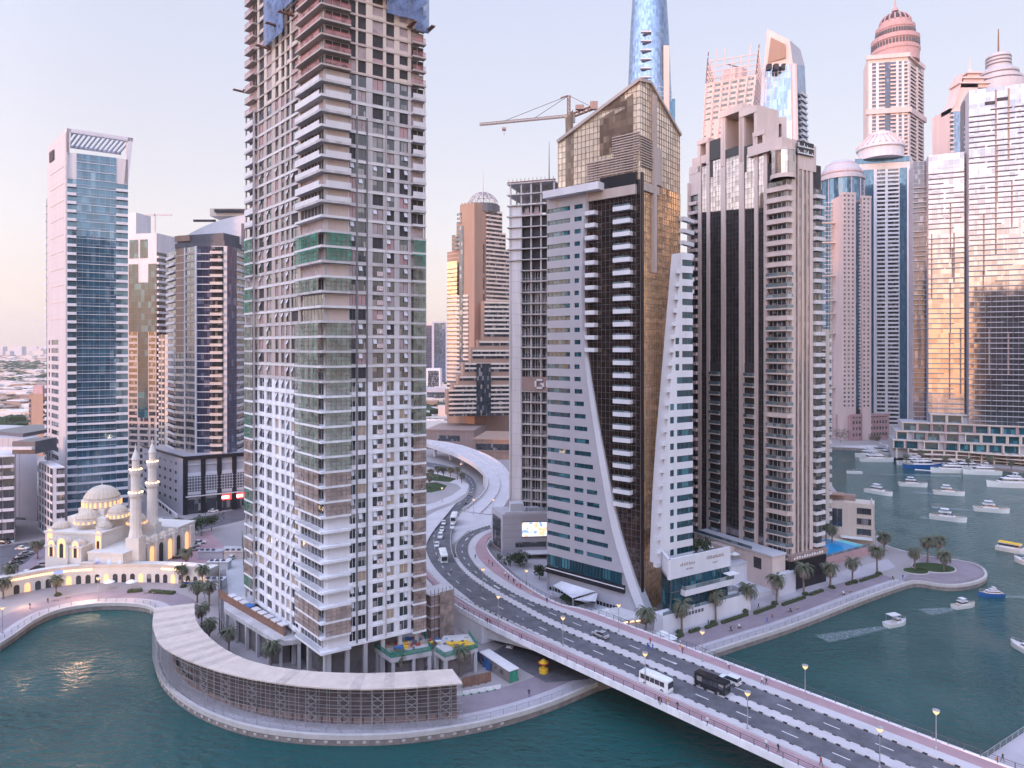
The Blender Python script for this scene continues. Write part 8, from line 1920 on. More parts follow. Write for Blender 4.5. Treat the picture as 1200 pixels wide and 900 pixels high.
for i, (px, py) in enumerate(((796, 742), (836, 731), (873, 717), (908, 708), (944, 697), (975, 689), (1001, 683), (1030, 673), (762, 754), (68, 698), (215, 688), (238, 692))):
 x, y, z = P(px, py, 2); rr = random.Random(i); m = M(W['hedge'], W['leaf'])
 for k in range(260):
  v_ = Vector((rr.gauss(0, 1), rr.gauss(0, 1), abs(rr.gauss(0, 1)))).normalized() * rr.uniform(.6, 1.0); p = Vector((x + v_.x * 1.1, y + v_.y * 1.1, 2 + v_.z * .95)); a = Vector([rr.uniform(-.16, .16) for _ in range(3)]); b = Vector([rr.uniform(-.16, .16) for _ in range(3)]); m.poly([tuple(p - a), tuple(p + b), tuple(p + a), tuple(p - b)], k % 2)
 m.ball((x, y, 2.3), (.85, .85, .55), 0, 8, 5); tag(m.build('shrub'), 'round clipped shrub at the foot of a date palm, ' + ('nearest the white podium terrace', 'second along the promenade', 'third along the promenade', 'fourth along the promenade', 'by the black tower base', 'below the pool', 'under the pool terrace wall', 'last before the island', 'beside the bridge', 'left of the mosque steps', 'right end of the arcade', 'by the site hoarding')[i], 'shrub', 'round promenade shrubs')
def bed(c, rx, lb):
 x, y, z = P(*c, 2); m = M(W['kerb'], W['lawn']); ring = [(x + rx * math.cos(a / 24 * 2 * math.pi), y + rx * .75 * math.sin(a / 24 * 2 * math.pi)) for a in range(24)]; m.prism(ring, 2, 2.3, 0); m.prism([(x + (p[0] - x) * .93, y + (p[1] - y) * .93) for p in ring], 2.3, 2.45, 1); t = thing('planting_bed', lb, 'planting bed', (x, y, 2)); m.build('bed', t)
bed((1094, 666), 7.2, 'round kerbed planting bed under the island palms'); bed((1073, 670), 4.2, 'smaller lawn bed at the left of the island palms')
# roof garden of the white podium
rg = random.Random(12); m = M(W['leaf'], W['hedge'])
for k in range(1600):
 x, y = XD(rg.uniform(778, 842), 195); z = ZA(657, 188) ; y = 190 + (x - 42) * .6 + rg.uniform(1.5, 7); c = rg.gauss(1.0, .8); v_ = Vector([rg.uniform(-.3, .3) for _ in range(3)]); x_ = Vector([rg.uniform(-.3, .3) for _ in range(3)]); p = Vector((x, y, z - 1.5 + abs(c) + (1.2 if int(x * .6) % 2 else 0))); m.poly([tuple(p - v_), tuple(p + x_), tuple(p + v_), tuple(p - x_)], k % 2)
tag(m.build('roof_planting'), 'green shrubs planted on the roof of the white podium', 'shrubs', kind='stuff')
# ================================================================ vehicles
def wheels(t, L_, w_, r, xs):
 for x in xs:
  for s in (-1, 1): m = M(W['black'], W['metal']); m.beam((x, s * (w_ / 2 - .22), r), (x, s * (w_ / 2 + .01), r), r * 2, 0, None, 12); m.beam((x, s * (w_ / 2 + .0), r), (x, s * (w_ / 2 + .02), r), r * 1.1, 1, None, 8); m.build('wheel', t)
def car_proto(col, L_=4.4, w_=1.8, h=1.45, suv=False):
 t = thing('car', 'x', 'car', (0, 0, 0)); m = M(col, W['black']); z0, z1 = .3, h * .58
 pr = [(-L_ / 2, z0), (L_ / 2, z0), (L_ / 2, z0 + .3), (L_ / 2 - .25, z1 - .06), (L_ * .2, z1), (-L_ * .4, z1), (-L_ / 2 + .02, z1 - .1)]
 def ext(m, pr, w0, mi=0, w1=None):
  n = len(pr); w1 = w1 or [w0] * n; m.add([(x, -a / 2, z) for (x, z), a in zip(pr, w1)] + [(x, a / 2, z) for (x, z), a in zip(pr, w1)], [tuple(range(n)), tuple(range(2 * n - 1, n - 1, -1))] + [((i + 1) % n, i, n + i, n + (i + 1) % n) for i in range(n)], mi)
 ext(m, pr, w_, 0, [w_ * .96, w_ * .96, w_ * .96, w_ * .92, w_, w_, w_ * .96]); m.build('body', t)
 c = M(G['dark'], col); b0 = -L_ * (.48 if suv else .38); ext(c, [(b0, z1), (L_ * .22, z1), (L_ * .04, h - .05), (b0 + (.12 if suv else .65), h - .05)], w_, 0, [w_ * .94, w_ * .94, w_ * .78, w_ * .78]); c.build('windows', t)
 r = M(col); ext(r, [(b0 + (.1 if suv else .6), h - .06), (L_ * .05, h - .06), (L_ * .03, h), (b0 + (.15 if suv else .65), h)], w_ * .8); r.build('roof', t)
 for s in (-1, 1):
  q = M(W['steelw']); q.box(L_ / 2 - .05, L_ / 2 + .02, s * w_ * .36 - .18, s * w_ * .36 + .18, .55, .75); q.build('headlight', t)
  q = M(W['redp']); q.box(-L_ / 2 - .02, -L_ / 2 + .05, s * w_ * .38 - .15, s * w_ * .38 + .15, .6, .85); q.build('tail_light', t)
 wheels(t, L_, w_, .33, (-L_ * .3, L_ * .32)); return t, [False]
def bus_proto(col, L_, w_, h, stripe=None):
 t = thing('bus', 'x', 'bus', (0, 0, 0)); m = M(col, W['black']); m.prism([(-L_ / 2, -w_ / 2), (L_ / 2 - .3, -w_ / 2), (L_ / 2, -w_ / 2 + .25), (L_ / 2, w_ / 2 - .25), (L_ / 2 - .3, w_ / 2), (-L_ / 2, w_ / 2)], .35, h - .12, 0); m.prism([(-L_ / 2 + .15, -w_ / 2 + .15), (L_ / 2 - .3, -w_ / 2 + .15), (L_ / 2 - .3, w_ / 2 - .15), (-L_ / 2 + .15, w_ / 2 - .15)], h - .12, h, 0); m.box(-L_ * .2, L_ * .12, -w_ * .3, w_ * .3, h, h + .22, 0); m.build('body', t)
 n = int(L_ / 1.3)
 for s in (-1, 1):
  g = M(G['dark'], W['black'])
  for k in range(n): x = -L_ / 2 + .3 + k * (L_ - 1) / n; g.box(x, x + (L_ - 1) / n - .1, s * (w_ / 2 + .0) - .02, s * w_ / 2 + .02, h * .48, h * .83)
  g.build('side_window', t)
 g = M(G['dark']); g.box(L_ / 2 - .03, L_ / 2 + .03, -w_ * .4, w_ * .4, h * .42, h * .85); g.build('windscreen', t); g = M(G['dark']); g.box(-L_ / 2 - .03, -L_ / 2 + .02, -w_ * .36, w_ * .36, h * .5, h * .82); g.build('rear_window', t)
 for s in (-1, 1): q = M(W['steelw']); q.box(L_ / 2 - .02, L_ / 2 + .04, s * w_ * .36 - .15, s * w_ * .36 + .15, .6, .85); q.build('headlight', t)
 wheels(t, L_, w_, .42, (-L_ * .3, L_ * .3)); return t, [False]
def paint(n, c): return surf(n, c, .25, .04, 1, spec=.7)
cw, cs, cb, cdb = paint('white_car_paint', (.72, .72, .73)), paint('silver_car_paint', (.38, .37, .39)), paint('black_car_paint', (.02, .02, .025)), paint('blue_car_paint', (.02, .10, .32))
C_W, C_S, C_B, C_BL = car_proto(cw), car_proto(cs), car_proto(cb), car_proto(cdb); C_SUV = car_proto(cw, 4.7, 1.9, 1.75, True)
B_W, B_B = bus_proto(cw, 7.0, 2.2, 2.8), bus_proto(cb, 7.2, 2.2, 2.8); B_C = bus_proto(cw, 9.5, 2.5, 3.2)
ba = math.atan2(bd[1], bd[0])
def onroad(proto, px, py, z, ang, label, grp=None): place(proto[0], proto[1], P(px, py, z), ang, label, grp)
onroad(B_W, 769, 806, 8.03, ba, 'white minibus on the near carriageway of the bridge'); onroad(B_B, 834, 808, 8.03, ba + math.pi, 'black minibus on the far carriageway of the bridge'); onroad(C_SUV, 855, 800, 8.03, ba + math.pi, 'white car close to the black minibus'); onroad(C_S, 704, 746, 8.03, ba + math.pi, 'silver saloon alone on the far carriageway')
ua = lambda p, q: math.atan2(P(*q, 3)[1] - P(*p, 3)[1], P(*q, 3)[0] - P(*p, 3)[0])
l_ = ua((516, 632), (520, 655))
onroad(B_C, 519.5, 657, 4.9, ua((513, 630), (522, 662)), 'white coach coming down the left road towards the bridge'); onroad(B_C, 532, 611, 3, ua((538, 592), (528, 622)), 'white coach parked at the edge of the plaza')
for k, (px, py, pr, lb) in enumerate(((530, 619, C_SUV, 'white car parked behind the parked coach'), (518, 622, C_W, 'white van-like car in the queue, third from the coach'), (516, 630, C_SUV, 'white car in the queue, second from the coach'), (512, 640, C_W, 'white car in the queue, nearest the moving coach'), (546, 590, C_B, 'black car turning at the plaza corner'), (551, 580.5, C_S, 'silver car on the upper curve of the left road'), (520, 614, C_W, 'white car at the head of the queue'))): onroad(pr, px, py, zf(py) + .1, ua((520, 614), (513, 645)) if k != 5 else 2.0, lb)
for px, py, pr, a, lb in ((12, 666, C_B, .9, 'black car parked left of the mosque, lowest'), (17, 661, C_B, .9, 'black car parked left of the mosque, second up'), (24, 655, C_B, .9, 'black car parked left of the mosque, third up'), (31, 650, C_S, .9, 'grey car parked left of the mosque, highest'), (45, 668, C_B, .1, 'black car before the arcade roof, left of the mosque'), (32, 673, C_W, .1, 'white car beside the arcade roof at far left'), (26, 644, C_W, 0, 'white car on the street at far left'), (5, 637, C_B, 0, 'dark car at the left picture edge'), (190, 612, C_SUV, .2, 'white van on the street behind the minarets'), (234, 637, C_W, .4, 'white car parked on the mosque forecourt'), (226, 645, C_S, .4, 'silver car parked on the mosque forecourt'), (210, 654, C_B, .4, 'black car parked on the mosque forecourt'),
 (222, 684, C_BL, -.25, 'blue car by the palms at the end of the arcade'), (250, 600, C_W, .25, 'white car on the street before the car park block'), (228, 640, C_W, .3, 'second white car on the mosque forecourt'), (600, 757, C_W, 1.2, 'white car parked in the dark under the bridge'), (52, 663, C_S, .2, 'grey car beside the mosque corner'), (272, 655, C_W, 1.4, 'white pickup-like car in the site road')): onroad(pr, px, py, 2.05, a, lb)
m = M(W['yellow'], W['redp'], G['amber']); x, y, z = P(637, 788, 2); m.lathe((x, y), [(1.1, 2), (1.1, 3), (.3, 3.2), (.25, 4), (1.3, 4.3), (.1, 5.2)], 10, 0); m.lathe((x, y), [(1.32, 4.2), (1.34, 4.4)], 10, 1); k_ = m.build('play_carousel'); tag(k_, 'small yellow and red kiosk standing under the bridge', 'kiosk')
# ================================================================ boats
def boat_proto(L_, w_, kind):
 t = thing('motor_boat', 'x', 'boat', (0, 0, 0)); hc = {'navy': cdb, 'abra': cw}.get(kind, cw); h = L_ * .10 + .35; m = M(hc, W['white']); n = 9
 def sec(s): return w_ / 2 * (1 - max(0, s) ** 2.4) * (.92 if s < -.8 else 1)
 T_ = [(-1 + 2 * k / (n - 1)) for k in range(n)]; vs = []
 for s in T_:
  hw = max(.04, sec(s)); sh = h * (1 + .35 * max(0, s) ** 2); x = s * L_ / 2
  vs += [(x * (1 if s < .9 else .97), -hw * .72, -.3), (x, -hw, sh), (x, hw, sh), (x * (1 if s < .9 else .97), hw * .72, -.3)]
 fs = []
 for k in range(n - 1):
  for j in range(3): a = k * 4 + j; fs.append((a, a + 4, a + 5, a + 1))
 fs += [(0, 1, 2, 3), (n * 4 - 1, n * 4 - 2, n * 4 - 3, n * 4 - 4)]; m.add(vs, fs, 0); m.build('hull', t)
 d = M(W['ply'] if kind in ('big', 'cruiser', 'navy') else W['offwhite']); d.add([(s * L_ / 2 * .97, q_ * max(.03, sec(s) * .9), h * (1 + .35 * max(0, s) ** 2) + .03) for s in T_ for q_ in (-1, 1)], [(2 * k, 2 * k + 2, 2 * k + 3, 2 * k + 1) for k in range(n - 1)]); d.build('deck', t)
 def cab(x0, x1, wd, z0, z1, rake=.8, nm='cabin'):
  c = M(W['white'], G['dark']); zc = (z0 + z1) / 2
  for a0, a1, ra, rb, mi, wf in ((z0, zc - .12 * (z1 - z0), 0, .35, 0, 1), (zc - .12 * (z1 - z0), z1 - .15 * (z1 - z0), .35, .8, 1, .96), (z1 - .15 * (z1 - z0), z1, .8, .8, 0, 1.02)):
   k0, k1 = rake * ra, rake * rb; c.hexa([(x0, -wd * wf / 2, a0), (x1 - k0, -wd * wf * .42, a0), (x1 - k0, wd * wf * .42, a0), (x0, wd * wf / 2, a0)], [(x0, -wd * wf / 2, a1), (x1 - k1, -wd * wf * .4, a1), (x1 - k1, wd * wf * .4, a1), (x0, wd * wf / 2, a1)], mi)
  c.build(nm, t)
 if kind in ('big', 'navy'):
  cab(-L_ * .3, L_ * .26, w_ * .8, h, h + L_ * .10, L_ * .12); cab(-L_ * .22, L_ * .08, w_ * .62, h + L_ * .10, h + L_ * .155, L_ * .06, 'flybridge'); a = M(W['white'], W['metal']); a.beam((-L_ * .1, -w_ * .25, h + L_ * .155), (-L_ * .14, -w_ * .25, h + L_ * .22), .25); a.beam((-L_ * .1, w_ * .25, h + L_ * .155), (-L_ * .14, w_ * .25, h + L_ * .22), .25); a.box(-L_ * .17, -L_ * .08, -w_ * .3, w_ * .3, h + L_ * .22, h + L_ * .228); a.build('radar_arch', t)
 elif kind == 'cruiser':
  cab(-L_ * .25, L_ * .2, w_ * .76, h, h + L_ * .14, L_ * .14); a = M(W['white'], W['metal']); a.box(-L_ * .2, L_ * .02, -w_ * .34, w_ * .34, h + L_ * .22, h + L_ * .23)
  for x in (-L_ * .18, 0):
   for s in (-1, 1): a.beam((x, s * w_ * .3, h + L_ * .13), (x, s * w_ * .3, h + L_ * .22), .07, 1)
  a.build('hardtop', t)
 elif kind == 'abra':
  cab(-L_ * .4, L_ * .3, w_ * .84, h, h + 1.5, .5); a = M(W['yellow']); a.box(-L_ * .42, L_ * .24, -w_ * .42, w_ * .42, h + 1.5, h + 1.62); a.build('roof', t)
 elif kind == 'bimini':
  cab(-L_ * .05, L_ * .2, w_ * .6, h, h + .9, .5); a = M(W['offwhite'], W['metal']); a.box(-L_ * .35, L_ * .1, -w_ * .42, w_ * .42, h + 1.9, h + 2.0)
  for x in (-L_ * .33, L_ * .08):
   for s in (-1, 1): a.beam((x, s * w_ * .4, h), (x, s * w_ * .4, h + 1.9), .06, 1)
  a.build('bimini_top', t)
 else:
  cab(-L_ * .05, L_ * .15, w_ * .5, h, h + .8, .5); a = M(W['metal']); a.beam((-L_ * .2, -w_ * .4, h), (-L_ * .2, -w_ * .4, h + 1.4), .06); a.beam((-L_ * .2, w_ * .4, h), (-L_ * .2, w_ * .4, h + 1.4), .06); a.beam((-L_ * .2, -w_ * .4, h + 1.4), (-L_ * .2, w_ * .4, h + 1.4), .08); a.build('arch', t)
 r = M(W['metal']); q = [(s * L_ / 2 * .96, sec(s) * .92) for s in (.15, .45, .7, .88, .97)]
 for s in (-1, 1):
  for a, b in zip(q[:-1], q[1:]): r.beam((a[0], s * a[1], h * 1.2 + .6), (b[0], s * b[1], h * 1.3 + .6), .05); r.beam((a[0], s * a[1], h), (a[0], s * a[1], h * 1.2 + .6), .04)
 r.build('bow_rail', t); return t, [False]
BT = {'big': boat_proto(20, 4.8, 'big'), 'navy': boat_proto(22, 5, 'navy'), 'cruiser': boat_proto(12, 3.6, 'cruiser'), 'speed': boat_proto(8.5, 2.5, 'speed'), 'abra': boat_proto(9, 3.2, 'abra'), 'bimini': boat_proto(7, 2.5, 'bimini'), 'blue': boat_proto(6.8, 2.2, 'navy')}
foam = surf('white_foam', (.45, .52, .56), .6, .35, .6)
fmN = foam.node_tree; nz_ = fmN.nodes.new('ShaderNodeTexNoise'); nz_.inputs['Scale'].default_value = 2.4; nz_.inputs['Detail'].default_value = 6; g_ = fmN.nodes.new('ShaderNodeNewGeometry'); fmN.links.new(g_.outputs['Position'], nz_.inputs['Vector']); mr2 = fmN.nodes.new('ShaderNodeMapRange'); mr2.inputs[1].default_value = .3; mr2.inputs[2].default_value = .75; mr2.inputs[4].default_value = .55; fmN.links.new(nz_.outputs[0], mr2.inputs[0]); fmN.links.new(mr2.outputs[0], fmN.nodes['Principled BSDF'].inputs['Alpha'])
def wake(px, py, ang, L_, w0, w1):
 x, y, z = P(px, py, 0); m = M(foam); d = (math.cos(ang), math.sin(ang)); n = (-d[1], d[0]); k = 8
 for i in range(k):
  a, b = i / k, (i + 1) / k; wa, wb = w0 + (w1 - w0) * a, w0 + (w1 - w0) * b; m.poly([(x - d[0] * L_ * a + n[0] * wa, y - d[1] * L_ * a + n[1] * wa, .03), (x - d[0] * L_ * a - n[0] * wa, y - d[1] * L_ * a - n[1] * wa, .03), (x - d[0] * L_ * b - n[0] * wb, y - d[1] * L_ * b - n[1] * wb, .03), (x - d[0] * L_ * b + n[0] * wb, y - d[1] * L_ * b + n[1] * wb, .03)])
 fixw(m); struct(m, 'wake')
for px, py, kd, a, lb, wk in [(1001, 555, 'speed', 172, 'small white speedboat leaving a long wake beside the fin tower', 60), (1030, 579, 'cruiser', -55, 'white cruiser nearest the beach club block', 0), (1070, 570, 'cruiser', -20, 'white cruiser on the long wake of the speedboat', 0), (1112, 580, 'cruiser', -25, 'white cruiser with open hardtop in mid channel', 16), (1111, 610, 'cruiser', -35, 'larger white cruiser in the middle of the channel', 10), (1162, 600, 'cruiser', -25, 'white cruiser near the right edge trailing foam', 24), (1187, 647, 'abra', -50, 'water taxi with yellow roof at the right edge', 0), (1183, 571, 'big', 172, 'big white yacht cut by the right edge', 0), (1050, 733, 'bimini', 20, 'white boat with beige bimini heading down the channel', 26), (1130, 712, 'cruiser_s', 15, 'small white cabin boat near the round quay tip', 14), (1161, 699, 'blue', 178, 'small dark blue boat with people and a long bright wake', 40), (1203, 662, 'speed', 100, 'white boat just cut by the right picture edge', 0), (1203, 765, 'speed', 100, 'white boat bow at the lower right edge', 0),
 (1028, 541, 'big', -8, 'big white yacht moored first at the far quay', 0), (1046, 535, 'big', -8, 'white yacht moored behind the first at the far quay', 0), (1022, 536, 'big', -10, 'white yacht moored leftmost at the far quay', 0), (1036, 531, 'big', -8, 'white yacht moored deepest in the far corner', 0), (1082, 549, 'navy', -5, 'long navy blue yacht moored at the far quay', 0), (1072, 545, 'big', -5, 'white yacht behind the navy one', 0), (1112, 554, 'big', 172, 'white yacht moored right of the navy one', 0), (1130, 551, 'big', 172, 'white yacht moored in the middle of the far quay', 0), (1150, 556, 'big', 172, 'white yacht moored last before the gap', 0)]:
 sc_ = 1.0
 if kd == 'cruiser_s': kd, sc_ = 'cruiser', .62
 if kd == 'blue': sc_ = .95
 if wk: wake(px - 2 * math.cos(R(a)), py, R(a), wk, .7 * sc_, 2.6)
 x, y, z = P(px, py, 0); place(BT[kd][0], BT[kd][1], (x, y, .02), R(a), lb, None, sc_ * (1.2 if 560 < py < 700 else 1.08))
dk = M(W['offwhite'], W['beige']); a, b = P(1072, 550, .6), P(1098, 552, .6); dk.fbox((a[:2], unit(b[0] - a[0], b[1] - a[1])), 0, math.dist(a, b), .2, .7, -1, 1); tag(dk.build('floating_dock'), 'white floating dock beside the navy yacht', 'dock')
# ================================================================ people
def person_proto(seed, top, leg, walk_=True, sit=False):
 r = random.Random(seed); me = bpy.data.meshes.new('person'); s = .28 if walk_ else .06
 if sit: V_ = [(0, 0, .55), (0, 0, .95), (0, 0, 1.12), (0, .0, 1.22), (.02, 0, 1.34), (.0, .19, 1.05), (.12, .24, .80), (.34, .2, .70), (0, -.19, 1.05), (.12, -.24, .80), (.34, -.2, .70), (.02, .1, .52), (.44, .11, .52), (.44, .12, .08), (.58, .12, .05), (.02, -.1, .52), (.44, -.11, .52), (.44, -.12, .08), (.58, -.12, .05)]
 else: V_ = [(0, 0, .95), (0, 0, 1.25), (0, 0, 1.45), (.0, 0, 1.53), (.02, 0, 1.64), (0, .19, 1.4), (-s * .5, .25, 1.13), (.04 - s * .3, .24, .88), (0, -.19, 1.4), (s * .5, -.25, 1.13), (.08 + s * .7, -.24, .9), (0, .1, .88), (s * .7, .1, .48), (s, .1, .08), (s + .14, .1, .04), (0, -.1, .88), (-s * .3, -.1, .48), (-s, -.1, .1), (-s + .14, -.1, .04)]
 E = [(0, 1), (1, 2), (2, 3), (3, 4), (2, 5), (5, 6), (6, 7), (2, 8), (8, 9), (9, 10), (0, 11), (11, 12), (12, 13), (13, 14), (0, 15), (15, 16), (16, 17), (17, 18)]; me.from_pydata(V_, E, []); o = bpy.data.objects.new('person', me); scene.collection.objects.link(o); md = o.modifiers.new('s', 'SKIN'); rad = [.15, .15, .15, .06, .105, .07, .045, .035, .07, .045, .035, .1, .065, .045, .04, .1, .065, .045, .04]
 for v_, q in zip(me.skin_vertices[0].data, rad): v_.radius = (q, q)
 me.skin_vertices[0].data[0].use_root = True; o.modifiers.new('u', 'SUBSURF').levels = 1; dg = bpy.context.evaluated_depsgraph_get(); m2 = bpy.data.meshes.new_from_object(o.evaluated_get(dg)); o.modifiers.clear(); o.data = m2
 zh, zt_ = (.56, 1.18) if sit else (.92, 1.49)
 for k in (surf('skin_tone', (.32, .19, .14), .6), top, leg, W['black']): m2.materials.append(k)
 for p in m2.polygons: c = p.center; p.material_index = 3 if c.z > zt_ + .2 and c.x < .06 or c.z < .07 else (0 if c.z > zt_ or (abs(c.y) > .2 and c.z < zh + .05) else (1 if c.z > zh else 2)); p.use_smooth = True
 o['category'] = 'person'; return o, [False]
tops = [paint('white_cloth', (.7, .7, .7)), paint('red_cloth', (.4, .05, .06)), paint('blue_cloth', (.05, .1, .45)), paint('dark_cloth', (.04, .04, .06)), paint('orange_cloth', (.6, .25, .08))]
PP = [person_proto(1, tops[0], tops[3]), person_proto(2, tops[3], tops[3]), person_proto(3, tops[2], tops[2]), person_proto(4, tops[1], tops[3]), person_proto(5, tops[4], tops[0], False), person_proto(6, tops[0], tops[2], False), person_proto(7, tops[3], tops[3], True, True), person_proto(8, tops[0], tops[3], True, True)]
cl_ = ['white top and dark trousers walking', 'black clothes walking', 'blue outfit walking', 'red top walking', 'orange top standing', 'white top and blue trousers standing', 'dark clothes sitting', 'white top sitting']
bench = thing('bench', 'x', 'bench', (0, 0, 0)); m = M(W['brown']); m.box(-1, 1, -.25, .25, .38, .46); m.build('seat', bench)
for s in (-.8, .8): m = M(W['conc']); m.box(s - .08, s + .08, -.2, .2, 0, .38); m.build('leg', bench)
ub = [False]; rq = random.Random(3)
for i, (px, py, lb) in enumerate(((856, 739, 'nearest the bridge'), (865, 736, 'second from the bridge'), (925, 717, 'third along the quay'), (934, 714, 'fourth along the quay'), (987, 697, 'fifth along the quay'), (996, 694, 'sixth along the quay'), (1046, 679, 'seventh, by the planted island'), (66, 704, 'on the left promenade, left one'), (79, 701, 'on the left promenade, right one'), (172, 695, 'before the mosque, left one'), (182, 695.5, 'before the mosque, right one'))): place(bench, ub, P(px, py, 2.01), .5, 'brown promenade bench ' + lb, 'promenade benches')
L3_ = [(772, 825, 8.12, 1, 'bridge near footway, left of a pair'), (775, 826, 8.12, 3, 'bridge near footway, right of a pair'), (783, 828, 8.12, 4, 'bridge near footway between two groups'), (794, 832, 8.12, 1, 'bridge near footway, bending forward'), (829, 850, 8.12, 0, 'bridge near footway alone'), (898, 877, 8.12, 0, 'bridge near footway, left of two'), (912, 882, 8.12, 1, 'bridge near footway, right of two'), (962, 898, 8.12, 3, 'bridge near footway at the bottom edge'), (571, 731, 8.1, 1, 'ramp footway, left of a couple'), (574, 732, 8.1, 3, 'ramp footway, right of a couple'), (611, 750, 8.1, 3, 'ramp footway below the median lamp'), (545, 716, 7.8, 0, 'ramp footway near the scaffolded block'),
 (759, 761, 8.12, 2, 'far footway, left of the blue pair'), (765, 762, 8.12, 2, 'far footway, right of the blue pair'), (762, 755, 8.12, 3, 'far footway behind the blue pair'), (797, 763, 8.12, 4, 'far footway where the promenade starts'), (800, 766, 8.12, 3, 'far footway by the railing'), (893, 802, 8.12, 0, 'far footway beyond the white car'), (898, 803, 8.12, 1, 'far footway right of the walker in white'), (854, 784, 8.12, 0, 'far footway above the white car'), (573, 661, 5.8, 3, 'crowd, first up the ramp'), (577, 664, 5.9, 1, 'crowd, second up the ramp'), (592, 676, 6.6, 0, 'crowd, third up the ramp'), (596, 680, 6.8, 1, 'crowd, fourth up the ramp'), (602, 684, 7, 1, 'crowd, fifth up the ramp'), (606, 687, 7.1, 0, 'crowd, sixth up the ramp'), (610, 690, 7.3, 3, 'crowd, seventh up the ramp'), (622, 697, 7.6, 4, 'crowd, eighth, towards the sails'), (641, 707, 8, 1, 'crowd, last, by the railing'), (557, 655, 5.5, 1, 'kerb of the right road by the crossing'),
 (620, 816, 2.02, 1, 'quay path below the bridge'), (606, 797, 2.02, 0, 'path beside the green cabin'), (496, 837, 2.02, 1, 'promenade under the gallery'), (371, 838, 2.02, 0, 'promenade inside the scaffolding gallery'), (889, 713, 2.02, 1, 'promenade by the third palm'), (905, 725, 2.02, 3, 'promenade edge, left of two strollers'), (899, 730, 2.02, 2, 'promenade edge, right of two strollers'), (1058, 679, 2.02, 2, 'quay by the planted island'), (797, 757, 2.02, 0, 'promenade by the first hedge'), (35, 713, 2.02, 1, 'left promenade, in the middle'), (56, 707, 2.02, 1, 'left promenade, upper'), (830, 733, 2.02, 1, 'promenade before the second palm'), (1116, 884, 2, 1, 'bridge end by the small quay'), (1175, 893, 2.02, 1, 'small near quay'), (1168, 898, 2.02, 4, 'small near quay at the edge'), (529, 672, 6.3, 0, 'road edge by the coach'), (1163, 694, 1.2, 5, 'aboard the dark blue boat')]
for px, py, z, k, lb in L3_: place(PP[k][0], PP[k][1], P(px, py, z), rq.random() * 6, 'person in %s, %s' % (cl_[k], lb), 'passers-by')
for i, (px, py) in enumerate(((856, 739), (866, 736), (926, 717), (988, 697), (1046, 679))): x, y, z = P(px, py, 1.95); place(PP[6 + i % 2][0], PP[6 + i % 2][1], (x, y - .05, 1.95), -1.07, 'person in %s on a quay bench, %s from the bridge' % (cl_[6 + i % 2], ('first', 'second', 'third', 'fourth', 'fifth')[i]), 'passers-by')
for o in [o for o in scene.objects if o.get('label') == 'x' or (o.type == 'MESH' and o.get('category') == 'person' and not o.get('label'))]:
 for c in list(o.children): bpy.data.objects.remove(c)
 bpy.data.objects.remove(o)
